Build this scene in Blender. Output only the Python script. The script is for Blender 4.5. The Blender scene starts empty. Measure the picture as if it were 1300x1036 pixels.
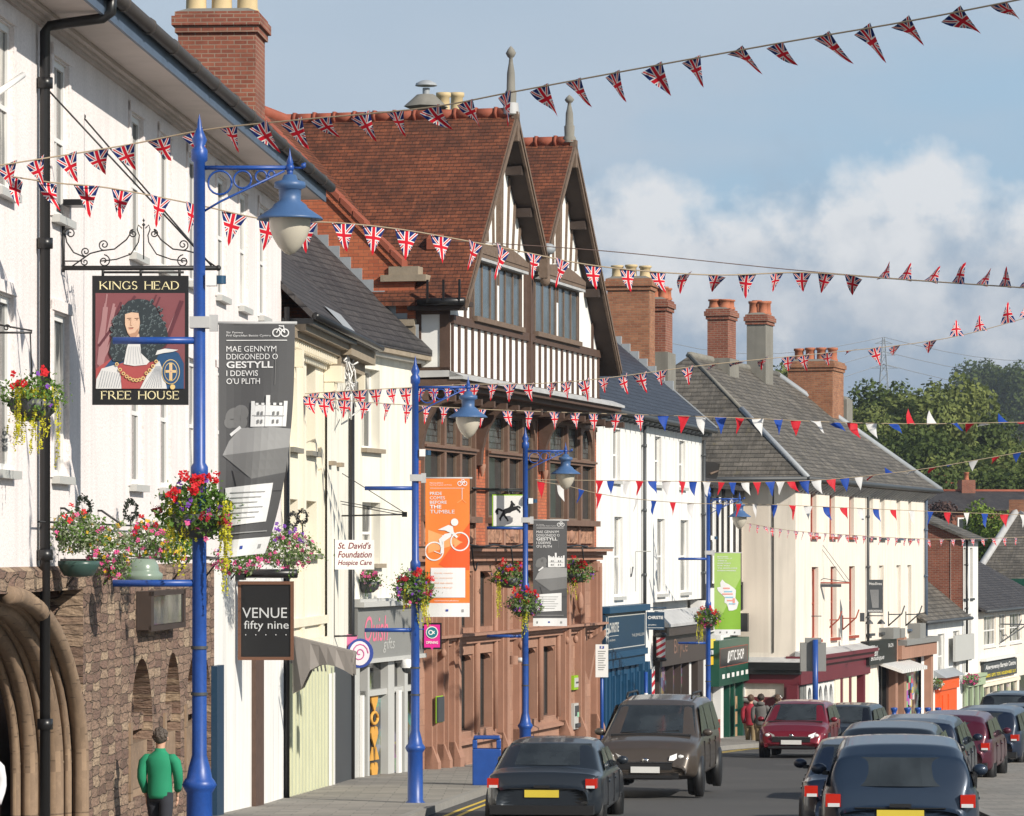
import bpy, bmesh, math, random
from mathutils import Vector, Matrix, noise
R=math.radians
SC=bpy.context.scene
COL=SC.collection
rnd=random.Random(7)
F=4700.; HX=650.; HY=700.
def P(px,py,Y): return Vector(((px-HX)/F*Y, Y, (HY-py)/F*Y))
# ---------------------------------------------------------------- nodes
class N:
    def __init__(s,mat):
        s.m=mat; s.t=mat.node_tree; s.n=s.t.nodes; s.l=s.t.links
    def new(s,typ,**kw):
        n=s.n.new(typ)
        for k,v in kw.items():
            if k.startswith('i_'):
                key=k[2:]; key=int(key) if key.isdigit() else key.replace('_',' ')
                s.put(n.inputs[key],v)
            else: setattr(n,k,v)
        return n
    def put(s,sock,v):
        if isinstance(v,bpy.types.NodeSocket): s.l.new(v,sock)
        else:
            if sock.type=='RGBA' and len(v)==3: v=(*v,1)
            sock.default_value=v
    def math(s,op,a,b=None,c=None,clamp=False):
        n=s.n.new('ShaderNodeMath'); n.operation=op; n.use_clamp=clamp
        s.put(n.inputs[0],a)
        if b is not None: s.put(n.inputs[1],b)
        if c is not None: s.put(n.inputs[2],c)
        return n.outputs[0]
    def mix(s,f,a,b,mode='MIX'):
        n=s.n.new('ShaderNodeMix'); n.data_type='RGBA'; n.blend_type=mode
        s.put(n.inputs[0],f); s.put(n.inputs[6],a); s.put(n.inputs[7],b)
        return n.outputs[2]
    def ramp(s,f,stops,interp='LINEAR'):
        n=s.n.new('ShaderNodeValToRGB'); n.color_ramp.interpolation=interp
        e=n.color_ramp.elements
        while len(e)<len(stops): e.new(.5)
        for i,(p,c) in enumerate(stops):
            e[i].position=p; e[i].color=(*c,1) if not isinstance(c,(int,float)) else (c,c,c,1)
        s.put(n.inputs[0],f); return n.outputs[0]
    def noise(s,vec,scale,detail=3,rough=.55):
        n=s.n.new('ShaderNodeTexNoise'); s.put(n.inputs['Vector'],vec)
        n.inputs['Scale'].default_value=scale; n.inputs['Detail'].default_value=detail; n.inputs['Roughness'].default_value=rough
        return n.outputs['Fac']
    def mapping(s,vec,scale=(1,1,1),loc=(0,0,0)):
        n=s.n.new('ShaderNodeMapping'); s.put(n.inputs['Vector'],vec); n.inputs['Scale'].default_value=scale; n.inputs['Location'].default_value=loc
        return n.outputs[0]
    def bump(s,h,strength,dist=.02):
        n=s.n.new('ShaderNodeBump'); n.inputs['Strength'].default_value=strength; n.inputs['Distance'].default_value=dist
        s.put(n.inputs['Height'],h); return n.outputs[0]
def newmat(name):
    m=bpy.data.materials.new(name); m.use_nodes=True
    nn=N(m); b=m.node_tree.nodes['Principled BSDF']
    return m,nn,b
def coords(nn): 
    t=nn.n.new('ShaderNodeTexCoord'); return t
def sca(c,k): return tuple(min(1,x*k) for x in c)
def mk(name,c,rough=.7,metal=0,var=.12,vs=1.5,bump=.0,bs=60,spec=.5,streak=0,fine=0):
    """plain material with weathering noise"""
    m,nn,b=newmat(name); t=coords(nn); uv=t.outputs['Object']
    n1=nn.noise(uv,vs,4)
    col=nn.mix(n1,sca(c,1-var),sca(c,1+var))
    if streak:
        n2=nn.noise(nn.mapping(uv,(1.6,1.6,.12)),2.2,4)
        col=nn.mix(nn.ramp(n2,[(.45,0),(.75,streak)]),col,sca(c,.55))
    if fine:
        n3=nn.noise(uv,fine,2); col=nn.mix(nn.ramp(n3,[(.4,0),(.65,.5)]),col,sca(c,.75))
    nn.put(b.inputs['Base Color'],col)
    b.inputs['Roughness'].default_value=rough; b.inputs['Metallic'].default_value=metal
    b.inputs['Specular IOR Level'].default_value=spec
    if bump:
        nn.put(b.inputs['Normal'],nn.bump(nn.noise(uv,bs,3),bump,.01))
    return m
def mk_brick(name,c1,c2,mortar,w=.225,h=.075,ms=.008,rough=.85,bump=.6,var=.5):
    m,nn,b=newmat(name); t=coords(nn); uv=t.outputs['UV']
    br=nn.new('ShaderNodeTexBrick'); nn.put(br.inputs['Vector'],uv)
    br.inputs['Color1'].default_value=(*c1,1); br.inputs['Color2'].default_value=(*c2,1); br.inputs['Mortar'].default_value=(*mortar,1)
    br.inputs['Scale'].default_value=1; br.inputs['Brick Width'].default_value=w; br.inputs['Row Height'].default_value=h
    br.inputs['Mortar Size'].default_value=ms; br.inputs['Mortar Smooth'].default_value=.2; br.inputs['Bias'].default_value=0
    n1=nn.noise(uv,1.1,5); n2=nn.noise(uv,9,3)
    col=nn.mix(nn.ramp(n1,[(.35,0),(.7,var)]),br.outputs[0],sca(c1,.45))
    col=nn.mix(nn.ramp(n2,[(.5,0),(.75,.35)]),col,sca(c2,1.25))
    nn.put(b.inputs['Base Color'],col); b.inputs['Roughness'].default_value=rough
    nn.put(b.inputs['Normal'],nn.bump(br.outputs['Fac'],-bump if False else bump,-.01))
    br2=nn.bump(nn.math('SUBTRACT',nn.math('MULTIPLY',n2,.3),br.outputs['Fac']),bump,.012)
    nn.put(b.inputs['Normal'],br2)
    return m
def mk_roof(name,c1,c2,dark,w=.26,h=.2,rough=.7,var=.6,moss=None,spec=.4):
    """overlapping courses: saw-tooth height per row plus slate joints"""
    m,nn,b=newmat(name); t=coords(nn); uv=t.outputs['UV']
    br=nn.new('ShaderNodeTexBrick'); nn.put(br.inputs['Vector'],uv)
    br.inputs['Color1'].default_value=(*c1,1); br.inputs['Color2'].default_value=(*c2,1); br.inputs['Mortar'].default_value=(*dark,1)
    br.inputs['Scale'].default_value=1; br.inputs['Brick Width'].default_value=w; br.inputs['Row Height'].default_value=h
    br.inputs['Mortar Size'].default_value=.006; br.inputs['Mortar Smooth'].default_value=.1
    sp=nn.new('ShaderNodeSeparateXYZ'); nn.put(sp.inputs[0],uv)
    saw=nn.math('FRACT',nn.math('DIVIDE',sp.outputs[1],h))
    n1=nn.noise(uv,.7,5,.65); n2=nn.noise(nn.mapping(uv,(3,.5,1)),2.5,4); n3=nn.noise(uv,14,3)
    col=nn.mix(nn.ramp(n1,[(.38,0),(.62,var)]),br.outputs[0],dark)
    col=nn.mix(nn.ramp(n2,[(.5,0),(.8,.45)]),col,sca(c2,1.5))
    col=nn.mix(nn.ramp(n3,[(.45,0),(.7,.4)]),col,sca(c1,.6))
    if moss: col=nn.mix(nn.ramp(nn.noise(uv,2.3,6,.7),[(.58,0),(.66,.8)]),col,moss)
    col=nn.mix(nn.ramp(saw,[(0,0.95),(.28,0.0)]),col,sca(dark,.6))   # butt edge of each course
    nn.put(b.inputs['Base Color'],col); b.inputs['Roughness'].default_value=rough; b.inputs['Specular IOR Level'].default_value=spec
    h1=nn.math('SUBTRACT',nn.math('MULTIPLY',saw,-1.0),nn.math('MULTIPLY',br.outputs['Fac'],.5))
    h1=nn.math('ADD',h1,nn.math('MULTIPLY',n3,.35))
    nn.put(b.inputs['Normal'],nn.bump(h1,.8,.02))
    return m
def mk_rubble(name,cols,mortar,scale=3.2):
    """roughly coursed rubble: brick pattern with warped joints, stones of differing colour"""
    m,nn,b=newmat(name); t=coords(nn); uv=t.outputs['UV']
    w=nn.n.new('ShaderNodeTexNoise'); nn.put(w.inputs['Vector'],nn.mapping(uv,(1.5,3,1))); w.inputs['Scale'].default_value=2.2; w.inputs['Detail'].default_value=3
    vm=nn.new('ShaderNodeVectorMath',operation='MULTIPLY_ADD'); nn.put(vm.inputs[0],w.outputs['Color']); vm.inputs[1].default_value=(.6,.7,0); nn.put(vm.inputs[2],nn.mapping(uv,(1.9,8.6,1)))
    vv=[]
    for ft in ('F1','F2'):
        v=nn.new('ShaderNodeTexVoronoi',feature=ft,voronoi_dimensions='2D',distance='CHEBYCHEV'); nn.put(v.inputs['Vector'],vm.outputs[0]); v.inputs['Scale'].default_value=1; v.inputs['Randomness'].default_value=.5; vv.append(v)
    sp=nn.new('ShaderNodeSeparateColor'); nn.put(sp.inputs[0],vv[0].outputs['Color'])
    edge=nn.ramp(nn.math('SUBTRACT',vv[1].outputs['Distance'],vv[0].outputs['Distance']),[(.0,1),(.13,0)])
    k=len(cols)
    cc=nn.ramp(sp.outputs[0],[(i/(k-1),cols[i]) for i in range(k)])
    n3=nn.noise(nn.mapping(uv,(.35,1,1)),22,4)
    cc=nn.mix(nn.ramp(n3,[(.35,0),(.7,.55)]),cc,sca(cols[0],.45))
    col=nn.mix(nn.math('MULTIPLY',edge,.75),cc,mortar)
    nn.put(b.inputs['Base Color'],col); b.inputs['Roughness'].default_value=.95
    hh=nn.math('ADD',nn.math('MULTIPLY',edge,-1.0),nn.math('MULTIPLY',n3,.8))
    nn.put(b.inputs['Normal'],nn.bump(hh,1.0,.05))
    return m
M={}
WHITE=(.72,.70,.68)
M['render_pinkwhite']=mk('render_pinkwhite',(.80,.74,.725),.85,bump=1.0,bs=30,var=.09,streak=.35,fine=26)
M['render_white']=mk('render_white',(.76,.75,.72),.8,bump=.25,bs=30,var=.09,streak=.5)
M['render_offwhite']=mk('render_offwhite',(.76,.73,.64),.8,bump=.2,bs=30,var=.10,streak=.5)
M['render_cream']=mk('render_cream',(.78,.72,.585),.8,bump=.2,bs=30,var=.06,streak=.25)
M['paint_cream']=mk('paint_cream',(.78,.71,.56),.6,var=.05,streak=.15)
M['render_ivory']=mk('render_ivory',(.77,.695,.60),.85,bump=.2,bs=25,var=.09,streak=.45)
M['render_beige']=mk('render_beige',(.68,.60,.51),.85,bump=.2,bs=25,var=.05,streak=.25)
M['white_paint']=mk('white_paint',(.74,.73,.71),.45,var=.05)
M['grey_paint']=mk('grey_paint',(.22,.22,.21),.5,var=.08)
M['pale_grey_paint']=mk('pale_grey_paint',(.45,.45,.43),.5,var=.06)
M['dark_grey']=mk('dark_grey',(.05,.055,.06),.5,var=.1)
M['black_paint']=mk('black_paint',(.012,.012,.013),.35,var=.2)
M['black_iron']=mk('black_iron',(.015,.015,.016),.5,var=.2)
M['blue_paint']=mk('blue_paint',(.012,.062,.28),.4,var=.3,vs=5,fine=35)
M['blue_lamp']=mk('blue_lamp',(.05,.11,.24),.45,var=.15,vs=6)
M['navy_shop']=mk('navy_shop',(.008,.036,.075),.5,var=.1)
M['shop_blue']=mk('shop_blue',(.006,.052,.115),.5,var=.1)
M['green_shop']=mk('green_shop',(.01,.07,.045),.35,var=.1)
M['rib_green']=mk('rib_green',(.50,.52,.37),.6,var=.1)
M['pale_green']=mk('pale_green',(.34,.42,.27),.5,var=.08)
M['maroon']=mk('maroon',(.13,.018,.028),.45,var=.25,vs=3)
M['brown_fascia']=mk('brown_fascia',(.055,.042,.036),.5,var=.15)
M['timber']=mk('timber',(.082,.047,.033),.7,var=.35,vs=6,bump=.3,bs=20)
M['frame_timber']=mk('frame_timber',(.15,.088,.062),.7,var=.3,vs=6)
M['old_timber']=mk('old_timber',(.145,.10,.072),.85,var=.4,vs=9,bump=.5,bs=25)
M['dark_timber']=mk('dark_timber',(.04,.026,.02),.8,var=.3,vs=5)
M['plaster_white']=mk('plaster_white',(.80,.79,.76),.7,var=.03)
M['lead']=mk('lead',(.30,.32,.34),.5,var=.15,vs=5)
M['lead_white']=mk('lead_white',(.42,.42,.42),.6,var=.2,vs=3,streak=.4)
M['stone_pale']=mk('stone_pale',(.28,.23,.17),.9,var=.3,vs=5,bump=.4,bs=30)
M['cement']=mk('cement',(.20,.19,.165),.95,var=.25,vs=2,bump=.4,bs=25,streak=.5)
M['soffit']=mk('soffit',(.50,.44,.41),.7,var=.08,streak=.2)
M['gutter_grey']=mk('gutter_grey',(.045,.038,.035),.6,var=.4,vs=10)
M['blue_fascia']=mk('blue_fascia',(.07,.10,.15),.6,var=.3,vs=4)
M['red_pot']=mk('red_pot',(.36,.12,.06),.8,var=.2,vs=8)
M['cream_pot']=mk('cream_pot',(.52,.40,.22),.8,var=.15,vs=6,streak=.4)
M['red_frame']=mk('red_frame',(.30,.055,.03),.6,var=.2,vs=5)
M['orange_door']=mk('orange_door',(.72,.10,.015),.4,var=.06)
M['brick_red']=mk_brick('brick_red',(.20,.055,.032),(.30,.095,.055),(.30,.22,.16),ms=.010)
M['brick_orange']=mk_brick('brick_orange',(.38,.095,.043),(.49,.145,.063),(.20,.09,.055),var=.2,ms=.006)
M['brick_old']=mk_brick('brick_old',(.25,.095,.05),(.38,.165,.085),(.26,.19,.12),var=.4)
M['brick_dark']=mk_brick('brick_dark',(.17,.05,.03),(.27,.09,.05),(.17,.12,.09))
M['sandstone']=mk_brick('sandstone',(.285,.15,.10),(.37,.21,.145),(.22,.12,.08),w=.62,h=.34,ms=.006,bump=.15,var=.3)
M['sandstone_trim']=mk('sandstone_trim',(.325,.175,.12),.85,var=.18,vs=3,bump=.3,bs=30,streak=.3)
M['tile_red']=mk_roof('tile_red',(.135,.045,.026),(.25,.082,.041),(.036,.024,.020),w=.17,h=.118,rough=.85,var=.6,spec=.2)
M['tile_ridge']=mk('tile_ridge',(.27,.07,.038),.8,var=.25,vs=3,streak=.2)
M['slate_navy']=mk_roof('slate_navy',(.026,.033,.050),(.042,.051,.072),(.014,.018,.027),w=.3,h=.2,rough=.55,var=.3,spec=.3)
M['slate_dark']=mk_roof('slate_dark',(.052,.048,.05),(.085,.078,.076),(.026,.025,.028),w=.28,h=.2,rough=.7,var=.5,spec=.2)
M['slate_old']=mk_roof('slate_old',(.10,.092,.08),(.19,.17,.145),(.045,.041,.036),w=.32,h=.22,rough=.75,var=.6,moss=(.15,.13,.085),spec=.25)
M['rubble']=mk_rubble('rubble',[(.13,.08,.06),(.31,.205,.145),(.21,.135,.10),(.42,.31,.21),(.25,.155,.115),(.17,.105,.08)],(.28,.20,.14),scale=5.0)
M['arch_stone']=mk_brick('arch_stone',(.22,.15,.10),(.31,.215,.14),(.13,.09,.06),w=3.0,h=.62,ms=.008,bump=.5,var=.7)
def mk_glass(name,c,rough=.08,var=.5,spec=.5):
    m,nn,b=newmat(name); t=coords(nn)
    n=nn.noise(t.outputs['Object'],2.1,3)
    nn.put(b.inputs['Base Color'],nn.mix(n,sca(c,1-var),sca(c,1+var)))
    b.inputs['Roughness'].default_value=rough; b.inputs['Specular IOR Level'].default_value=spec
    nn.put(b.inputs['Normal'],nn.bump(nn.noise(t.outputs['Object'],1.3,1),.12,.05))
    return m
M['glass']=mk_glass('glass',(.035,.04,.042))
M['glass_pale']=mk_glass('glass_pale',(.30,.29,.26),.2)
M['glass_blue']=mk_glass('glass_blue',(.09,.115,.135),.15,.4)
M['glass_shop']=mk_glass('glass_shop',(.05,.05,.048),.1,.8)
def mk_leaded():
    m,nn,b=newmat('leaded_glass'); t=coords(nn)
    br=nn.new('ShaderNodeTexBrick'); nn.put(br.inputs['Vector'],t.outputs['UV']); br.inputs['Scale'].default_value=1
    br.offset=0; br.inputs['Brick Width'].default_value=.11; br.inputs['Row Height'].default_value=.14; br.inputs['Mortar Size'].default_value=.012
    br.inputs['Color1'].default_value=(.05,.058,.06,1); br.inputs['Color2'].default_value=(.11,.12,.12,1); br.inputs['Mortar'].default_value=(.02,.02,.02,1)
    nn.put(b.inputs['Base Color'],br.outputs[0]); b.inputs['Roughness'].default_value=.2
    nn.put(b.inputs['Normal'],nn.bump(nn.noise(t.outputs['Object'],8,1),.3,.03)); return m
M['leaded']=mk_leaded()
def mk_curtain():
    m,nn,b=newmat('glass_pale'); t=coords(nn); o=t.outputs['Object']
    n=nn.noise(nn.mapping(o,(1.1,1.1,.25)),2.6,2); f=nn.noise(nn.mapping(o,(14,14,.3)),2,1)
    c=nn.mix(nn.ramp(n,[(.50,0),(.57,1)]),(.05,.055,.055),nn.mix(f,(.30,.29,.26),(.62,.60,.55)))
    nn.put(b.inputs['Base Color'],c); b.inputs['Roughness'].default_value=.18; return m
M['glass_pale']=mk_curtain()
def mk_display():
    m,nn,b=newmat('glass_shop'); t=coords(nn); o=t.outputs['Object']
    v=nn.new('ShaderNodeTexVoronoi',distance='CHEBYCHEV'); nn.put(v.inputs['Vector'],nn.mapping(o,(1.4,1.4,3))); v.inputs['Scale'].default_value=1.6
    n=nn.noise(o,1.2,2); c=nn.mix(.55,v.outputs['Color'],(.25,.22,.18)); c=nn.mix(nn.ramp(n,[(.46,0),(.6,.55)]),(.025,.027,.028),c)
    nn.put(b.inputs['Base Color'],c); b.inputs['Roughness'].default_value=.1; return m
M['glass_shop']=mk_display()
def flat(name,c,rough=.55,metal=0,spec=.4):
    if name in M: return M[name]
    m,nn,b=newmat(name); t=coords(nn)
    nn.put(b.inputs['Base Color'],nn.mix(nn.noise(t.outputs['Object'],5,3),sca(c,.93),sca(c,1.05)))
    b.inputs['Roughness'].default_value=rough; b.inputs['Metallic'].default_value=metal; b.inputs['Specular IOR Level'].default_value=spec
    M[name]=m; return m
# ---------------------------------------------------------------- mesh builder
SPLIT={'kneeler','window_surround','niche_jamb','niche_step','jetty_bracket','cornice_bracket','carving','pier_corbel','pilaster','door_frame','ledge','cement_base','wall_fitting','door_seam','bumper','door_handle','wall_plaque','wiper','stay_rod','end_cap','jetty_corbel','carved_panel','shopfront_panel','seam','window_frame'}
class MB:
    def __init__(s,mat=None): s.v=[]; s.f=[]; s.fm=[]; s.mats=[]; s.cur=0; s.uv={}; s.sm=[]; s.smooth=False; s.T=None
    def mat(s,m):
        if isinstance(m,str): m=M[m]
        if m not in s.mats: s.mats.append(m)
        s.cur=s.mats.index(m); return s
    def add(s,pts,faces,uvs=None):
        b=len(s.v)
        if s.T: pts=[s.T@Vector(p) for p in pts]
        s.v+= [tuple(p) for p in pts]
        for k,f in enumerate(faces):
            if uvs: s.uv[len(s.f)]=uvs[k]
            s.f.append([b+i for i in f]); s.fm.append(s.cur); s.sm.append(s.smooth)
        return s
    def poly(s,pts,uv=None): return s.add(pts,[list(range(len(pts)))],[uv] if uv else None)
    def box(s,x0,x1,y0,y1,z0,z1):
        if x0>x1:x0,x1=x1,x0
        if y0>y1:y0,y1=y1,y0
        if z0>z1:z0,z1=z1,z0
        p=[(x,y,z) for z in(z0,z1) for y in(y0,y1) for x in(x0,x1)]
        return s.add(p,[(0,2,3,1),(4,5,7,6),(0,1,5,4),(2,6,7,3),(0,4,6,2),(1,3,7,5)])
    def hexa(s,b,t):
        """bottom 4 pts, top 4 pts (same order ccw from above)"""
        p=list(b)+list(t)
        return s.add(p,[(3,2,1,0),(4,5,6,7),(0,1,5,4),(1,2,6,5),(2,3,7,6),(3,0,4,7)])
    def prism(s,pts,vec):
        """polygon pts (3d) extruded by vec"""
        n=len(pts); vec=Vector(vec); a=[Vector(p) for p in pts]; b=[p+vec for p in a]
        nrm=Vector((0,0,0))
        for i in range(n): nrm+=a[i].cross(a[(i+1)%n])
        if nrm.dot(vec)>0: a,b=[p for p in a],[p for p in b]; fl=True
        else: fl=False
        f=[list(range(n)),list(range(n,2*n))]
        if fl: f[0]=f[0][::-1]
        else: f[1]=f[1][::-1]
        for i in range(n):
            j=(i+1)%n
            f.append([i,j,n+j,n+i] if fl else [j,i,n+i,n+j])
        return s.add(a+b,f)
    def tube(s,pts,r,n=8,caps=True):
        pts=[Vector(p) for p in pts]; rr=r if isinstance(r,(list,tuple)) else [r]*len(pts)
        vs=[];fs=[]
        up=None
        for i,p in enumerate(pts):
            d=(pts[min(i+1,len(pts)-1)]-pts[max(i-1,0)])
            if d.length<1e-9: d=Vector((0,0,1))
            d.normalize()
            if up is None:
                up=Vector((0,0,1)) if abs(d.z)<.9 else Vector((1,0,0))
            a=d.cross(up)
            if a.length<1e-6: a=d.cross(Vector((0,1,0)))
            a.normalize(); c=a.cross(d).normalized(); up=c
            for k in range(n):
                t=2*math.pi*k/n; vs.append(p+a*(math.cos(t)*rr[i])+c*(math.sin(t)*rr[i]))
        for i in range(len(pts)-1):
            for k in range(n):
                k2=(k+1)%n; fs.append((i*n+k,i*n+k2,(i+1)*n+k2,(i+1)*n+k))
        if caps: fs.append(list(range(n))[::-1]); fs.append([(len(pts)-1)*n+k for k in range(n)])
        sm=s.smooth; s.smooth=n>4; s.add(vs,fs); s.smooth=sm; return s
    def lathe(s,prof,c=(0,0,0),n=16,smooth=True):
        vs=[];fs=[]
        for r,z in prof:
            for k in range(n):
                t=2*math.pi*k/n; vs.append((c[0]+r*math.cos(t),c[1]+r*math.sin(t),c[2]+z))
        for i in range(len(prof)-1):
            for k in range(n):
                k2=(k+1)%n; fs.append((i*n+k,i*n+k2,(i+1)*n+k2,(i+1)*n+k))
        sm=s.smooth; s.smooth=smooth; s.add(vs,fs); s.smooth=sm
        if prof[0][0]>1e-4: s.add(vs[:n],[list(range(n))[::-1]])
        if prof[-1][0]>1e-4: s.add(vs[-n:],[list(range(n))])
        return s
    def sphere(s,c,r,n=10,m=6,sq=(1,1,1)):
        vs=[];fs=[]
        for i in range(m+1):
            a=math.pi*i/m
            for k in range(n):
                t=2*math.pi*k/n; vs.append((c[0]+r*sq[0]*math.sin(a)*math.cos(t),c[1]+r*sq[1]*math.sin(a)*math.sin(t),c[2]-r*sq[2]*math.cos(a)))
        for i in range(m):
            for k in range(n): fs.append((i*n+k,i*n+(k+1)%n,(i+1)*n+(k+1)%n,(i+1)*n+k))
        sm=s.smooth; s.smooth=True; s.add(vs,fs); s.smooth=sm; return s
    def wall(s,u0,u1,z0,z1,holes=(),v=0.,reveal=.14,rmat=None,side=1):
        """front wall in plane v with rectangular holes (ua,ub,za,zb) and reveals going back"""
        us=sorted({u0,u1,*[h[0] for h in holes],*[h[1] for h in holes]}); zs=sorted({z0,z1,*[h[2] for h in holes],*[h[3] for h in holes]})
        us=[u for u in us if u0<=u<=u1]; zs=[z for z in zs if z0<=z<=z1]
        for i in range(len(us)-1):
            for j in range(len(zs)-1):
                cu=(us[i]+us[i+1])/2; cz=(zs[j]+zs[j+1])/2
                if any(h[0]<cu<h[1] and h[2]<cz<h[3] for h in holes): continue
                s.poly([(us[i],v,zs[j]),(us[i+1],v,zs[j]),(us[i+1],v,zs[j+1]),(us[i],v,zs[j+1])])
        c=s.cur
        if rmat: s.mat(rmat)
        for (a,b,za,zb,*_) in holes:
            w=v+reveal
            s.poly([(a,v,za),(a,v,zb),(a,w,zb),(a,w,za)]); s.poly([(b,v,za),(b,w,za),(b,w,zb),(b,v,zb)])
            s.poly([(a,v,zb),(b,v,zb),(b,w,zb),(a,w,zb)]); s.poly([(a,v,za),(a,w,za),(b,w,za),(b,v,za)])
        s.cur=c
        return s
    def text(s,txt,o,ex,ey,w,h,bold=.0,fit=True,shear=0,align='L'):
        vs,fs,bb=text_geo(txt,bold,shear)
        ex=Vector(ex);ey=Vector(ey);o=Vector(o)
        tw=bb[1]-bb[0]; th=bb[3]-bb[2]
        sx=w/tw if w else h/th
        sy=h/th
        off=0
        pts=[o+ex*((x-bb[0])*sx)+ey*((y-bb[2])*sy) for x,y in vs]
        return s.add(pts,fs)
    def pieces(s,tol=.03):
        """indices of faces grouped into pieces whose boxes touch"""
        par=list(range(len(s.v)))
        def fd(a):
            while par[a]!=a: par[a]=par[par[a]]; a=par[a]
            return a
        for f in s.f:
            for a in f[1:]: par[fd(a)]=fd(f[0])
        g={}
        for k,f in enumerate(s.f): g.setdefault(fd(f[0]),[]).append(k)
        cl=[]
        for fs in g.values():
            vs=[s.v[i] for k in fs for i in s.f[k]]; bb=[min(v[i] for v in vs)-tol for i in range(3)]+[max(v[i] for v in vs)+tol for i in range(3)]
            cl.append([bb,fs])
        ch=True
        while ch:
            ch=False; out=[]
            for bb,fs in cl:
                for o in out:
                    if all(bb[i]<=o[0][i+3] and o[0][i]<=bb[i+3] for i in range(3)):
                        o[0]=[min(o[0][i],bb[i]) for i in range(3)]+[max(o[0][i+3],bb[i+3]) for i in range(3)]; o[1]+=fs; ch=True; break
                else: out.append([bb,fs])
            cl=out
        return [fs for _,fs in cl]
    def build(s,name,parent=None,**kw):
        if name in SPLIT:
            ps=s.pieces()
            if len(ps)>1:
                for fs in ps:
                    q=MB(); q.mats=s.mats; mp={}
                    for k in sorted(fs):
                        for i in s.f[k]:
                            if i not in mp: mp[i]=len(q.v); q.v.append(s.v[i])
                        if k in s.uv: q.uv[len(q.f)]=s.uv[k]
                        q.f.append([mp[i] for i in s.f[k]]); q.fm.append(s.fm[k]); q.sm.append(s.sm[k])
                    o=q.build1(name,parent,**kw)
                return o
        return s.build1(name,parent,**kw)
    def build1(s,name,parent=None,smooth=False,uv=True,loc=None,bevel=0,kind=None,label=None,auto=None):
        me=bpy.data.meshes.new(name); me.from_pydata(s.v,[],s.f)
        for m in s.mats: me.materials.append(m)
        me.polygons.foreach_set('material_index',s.fm)
        me.polygons.foreach_set('use_smooth',[bool(x or smooth) for x in s.sm])
        if uv:
            l=me.uv_layers.new(name='UVMap'); d=[0.]*(2*len(me.loops))
            for p in me.polygons:
                ov=s.uv.get(p.index)
                if ov:
                    for k,li in enumerate(p.loop_indices): d[2*li]=ov[k][0]; d[2*li+1]=ov[k][1]
                    continue
                n=p.normal
                if abs(n.z)>.97: t=Vector((1,0,0)); b=Vector((0,1,0))
                else:
                    t=Vector((-n.y,n.x,0)).normalized(); b=n.cross(t)
                for li in p.loop_indices:
                    co=me.vertices[me.loops[li].vertex_index].co
                    d[2*li]=co.dot(t); d[2*li+1]=co.dot(b)
            l.data.foreach_set('uv',d)
        me.update()
        o=bpy.data.objects.new(name,me); COL.objects.link(o)
        if parent: o.parent=parent
        if loc is not None: o.location=loc
        if bevel:
            bm=o.modifiers.new('bevel','BEVEL'); bm.width=bevel; bm.segments=2; bm.limit_method='ANGLE'; bm.angle_limit=R(40)
        if kind: o['kind']=kind
        if label: o['label']=label
        return o
_tg={}
def text_geo(txt,bold=0,shear=0):
    k=(txt,bold,shear)
    if k in _tg: return _tg[k]
    cu=bpy.data.curves.new('t','FONT'); cu.body=txt; cu.size=1; cu.offset=bold; cu.shear=shear; cu.resolution_u=3
    ob=bpy.data.objects.new('t',cu); COL.objects.link(ob)
    dg=bpy.context.evaluated_depsgraph_get(); me=ob.evaluated_get(dg).to_mesh()
    vs=[(v.co.x,v.co.y) for v in me.vertices]; fs=[list(p.vertices) for p in me.polygons]
    ob.evaluated_get(dg).to_mesh_clear(); bpy.data.objects.remove(ob); bpy.data.curves.remove(cu)
    bb=(min(v[0] for v in vs),max(v[0] for v in vs),min(v[1] for v in vs),max(v[1] for v in vs))
    _tg[k]=(vs,fs,bb); return _tg[k]
def tag(o,label=None,cat=None,group=None,kind=None):
    if label: o['label']=label
    if cat: o['category']=cat
    if group: o['group']=group
    if kind: o['kind']=kind
    return o
def empty(name,loc,rz=0,label=None,cat=None,group=None):
    o=bpy.data.objects.new(name,None); COL.objects.link(o); o.location=loc; o.rotation_euler=(0,0,rz); o.empty_display_size=.3
    return tag(o,label,cat,group)
def dup(o,parent=None,top=True):
    c=o.copy(); COL.objects.link(c)
    if parent is not None: c.parent=parent
    for ch in list(o.children): dup(ch,c,False)
    return c
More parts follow.
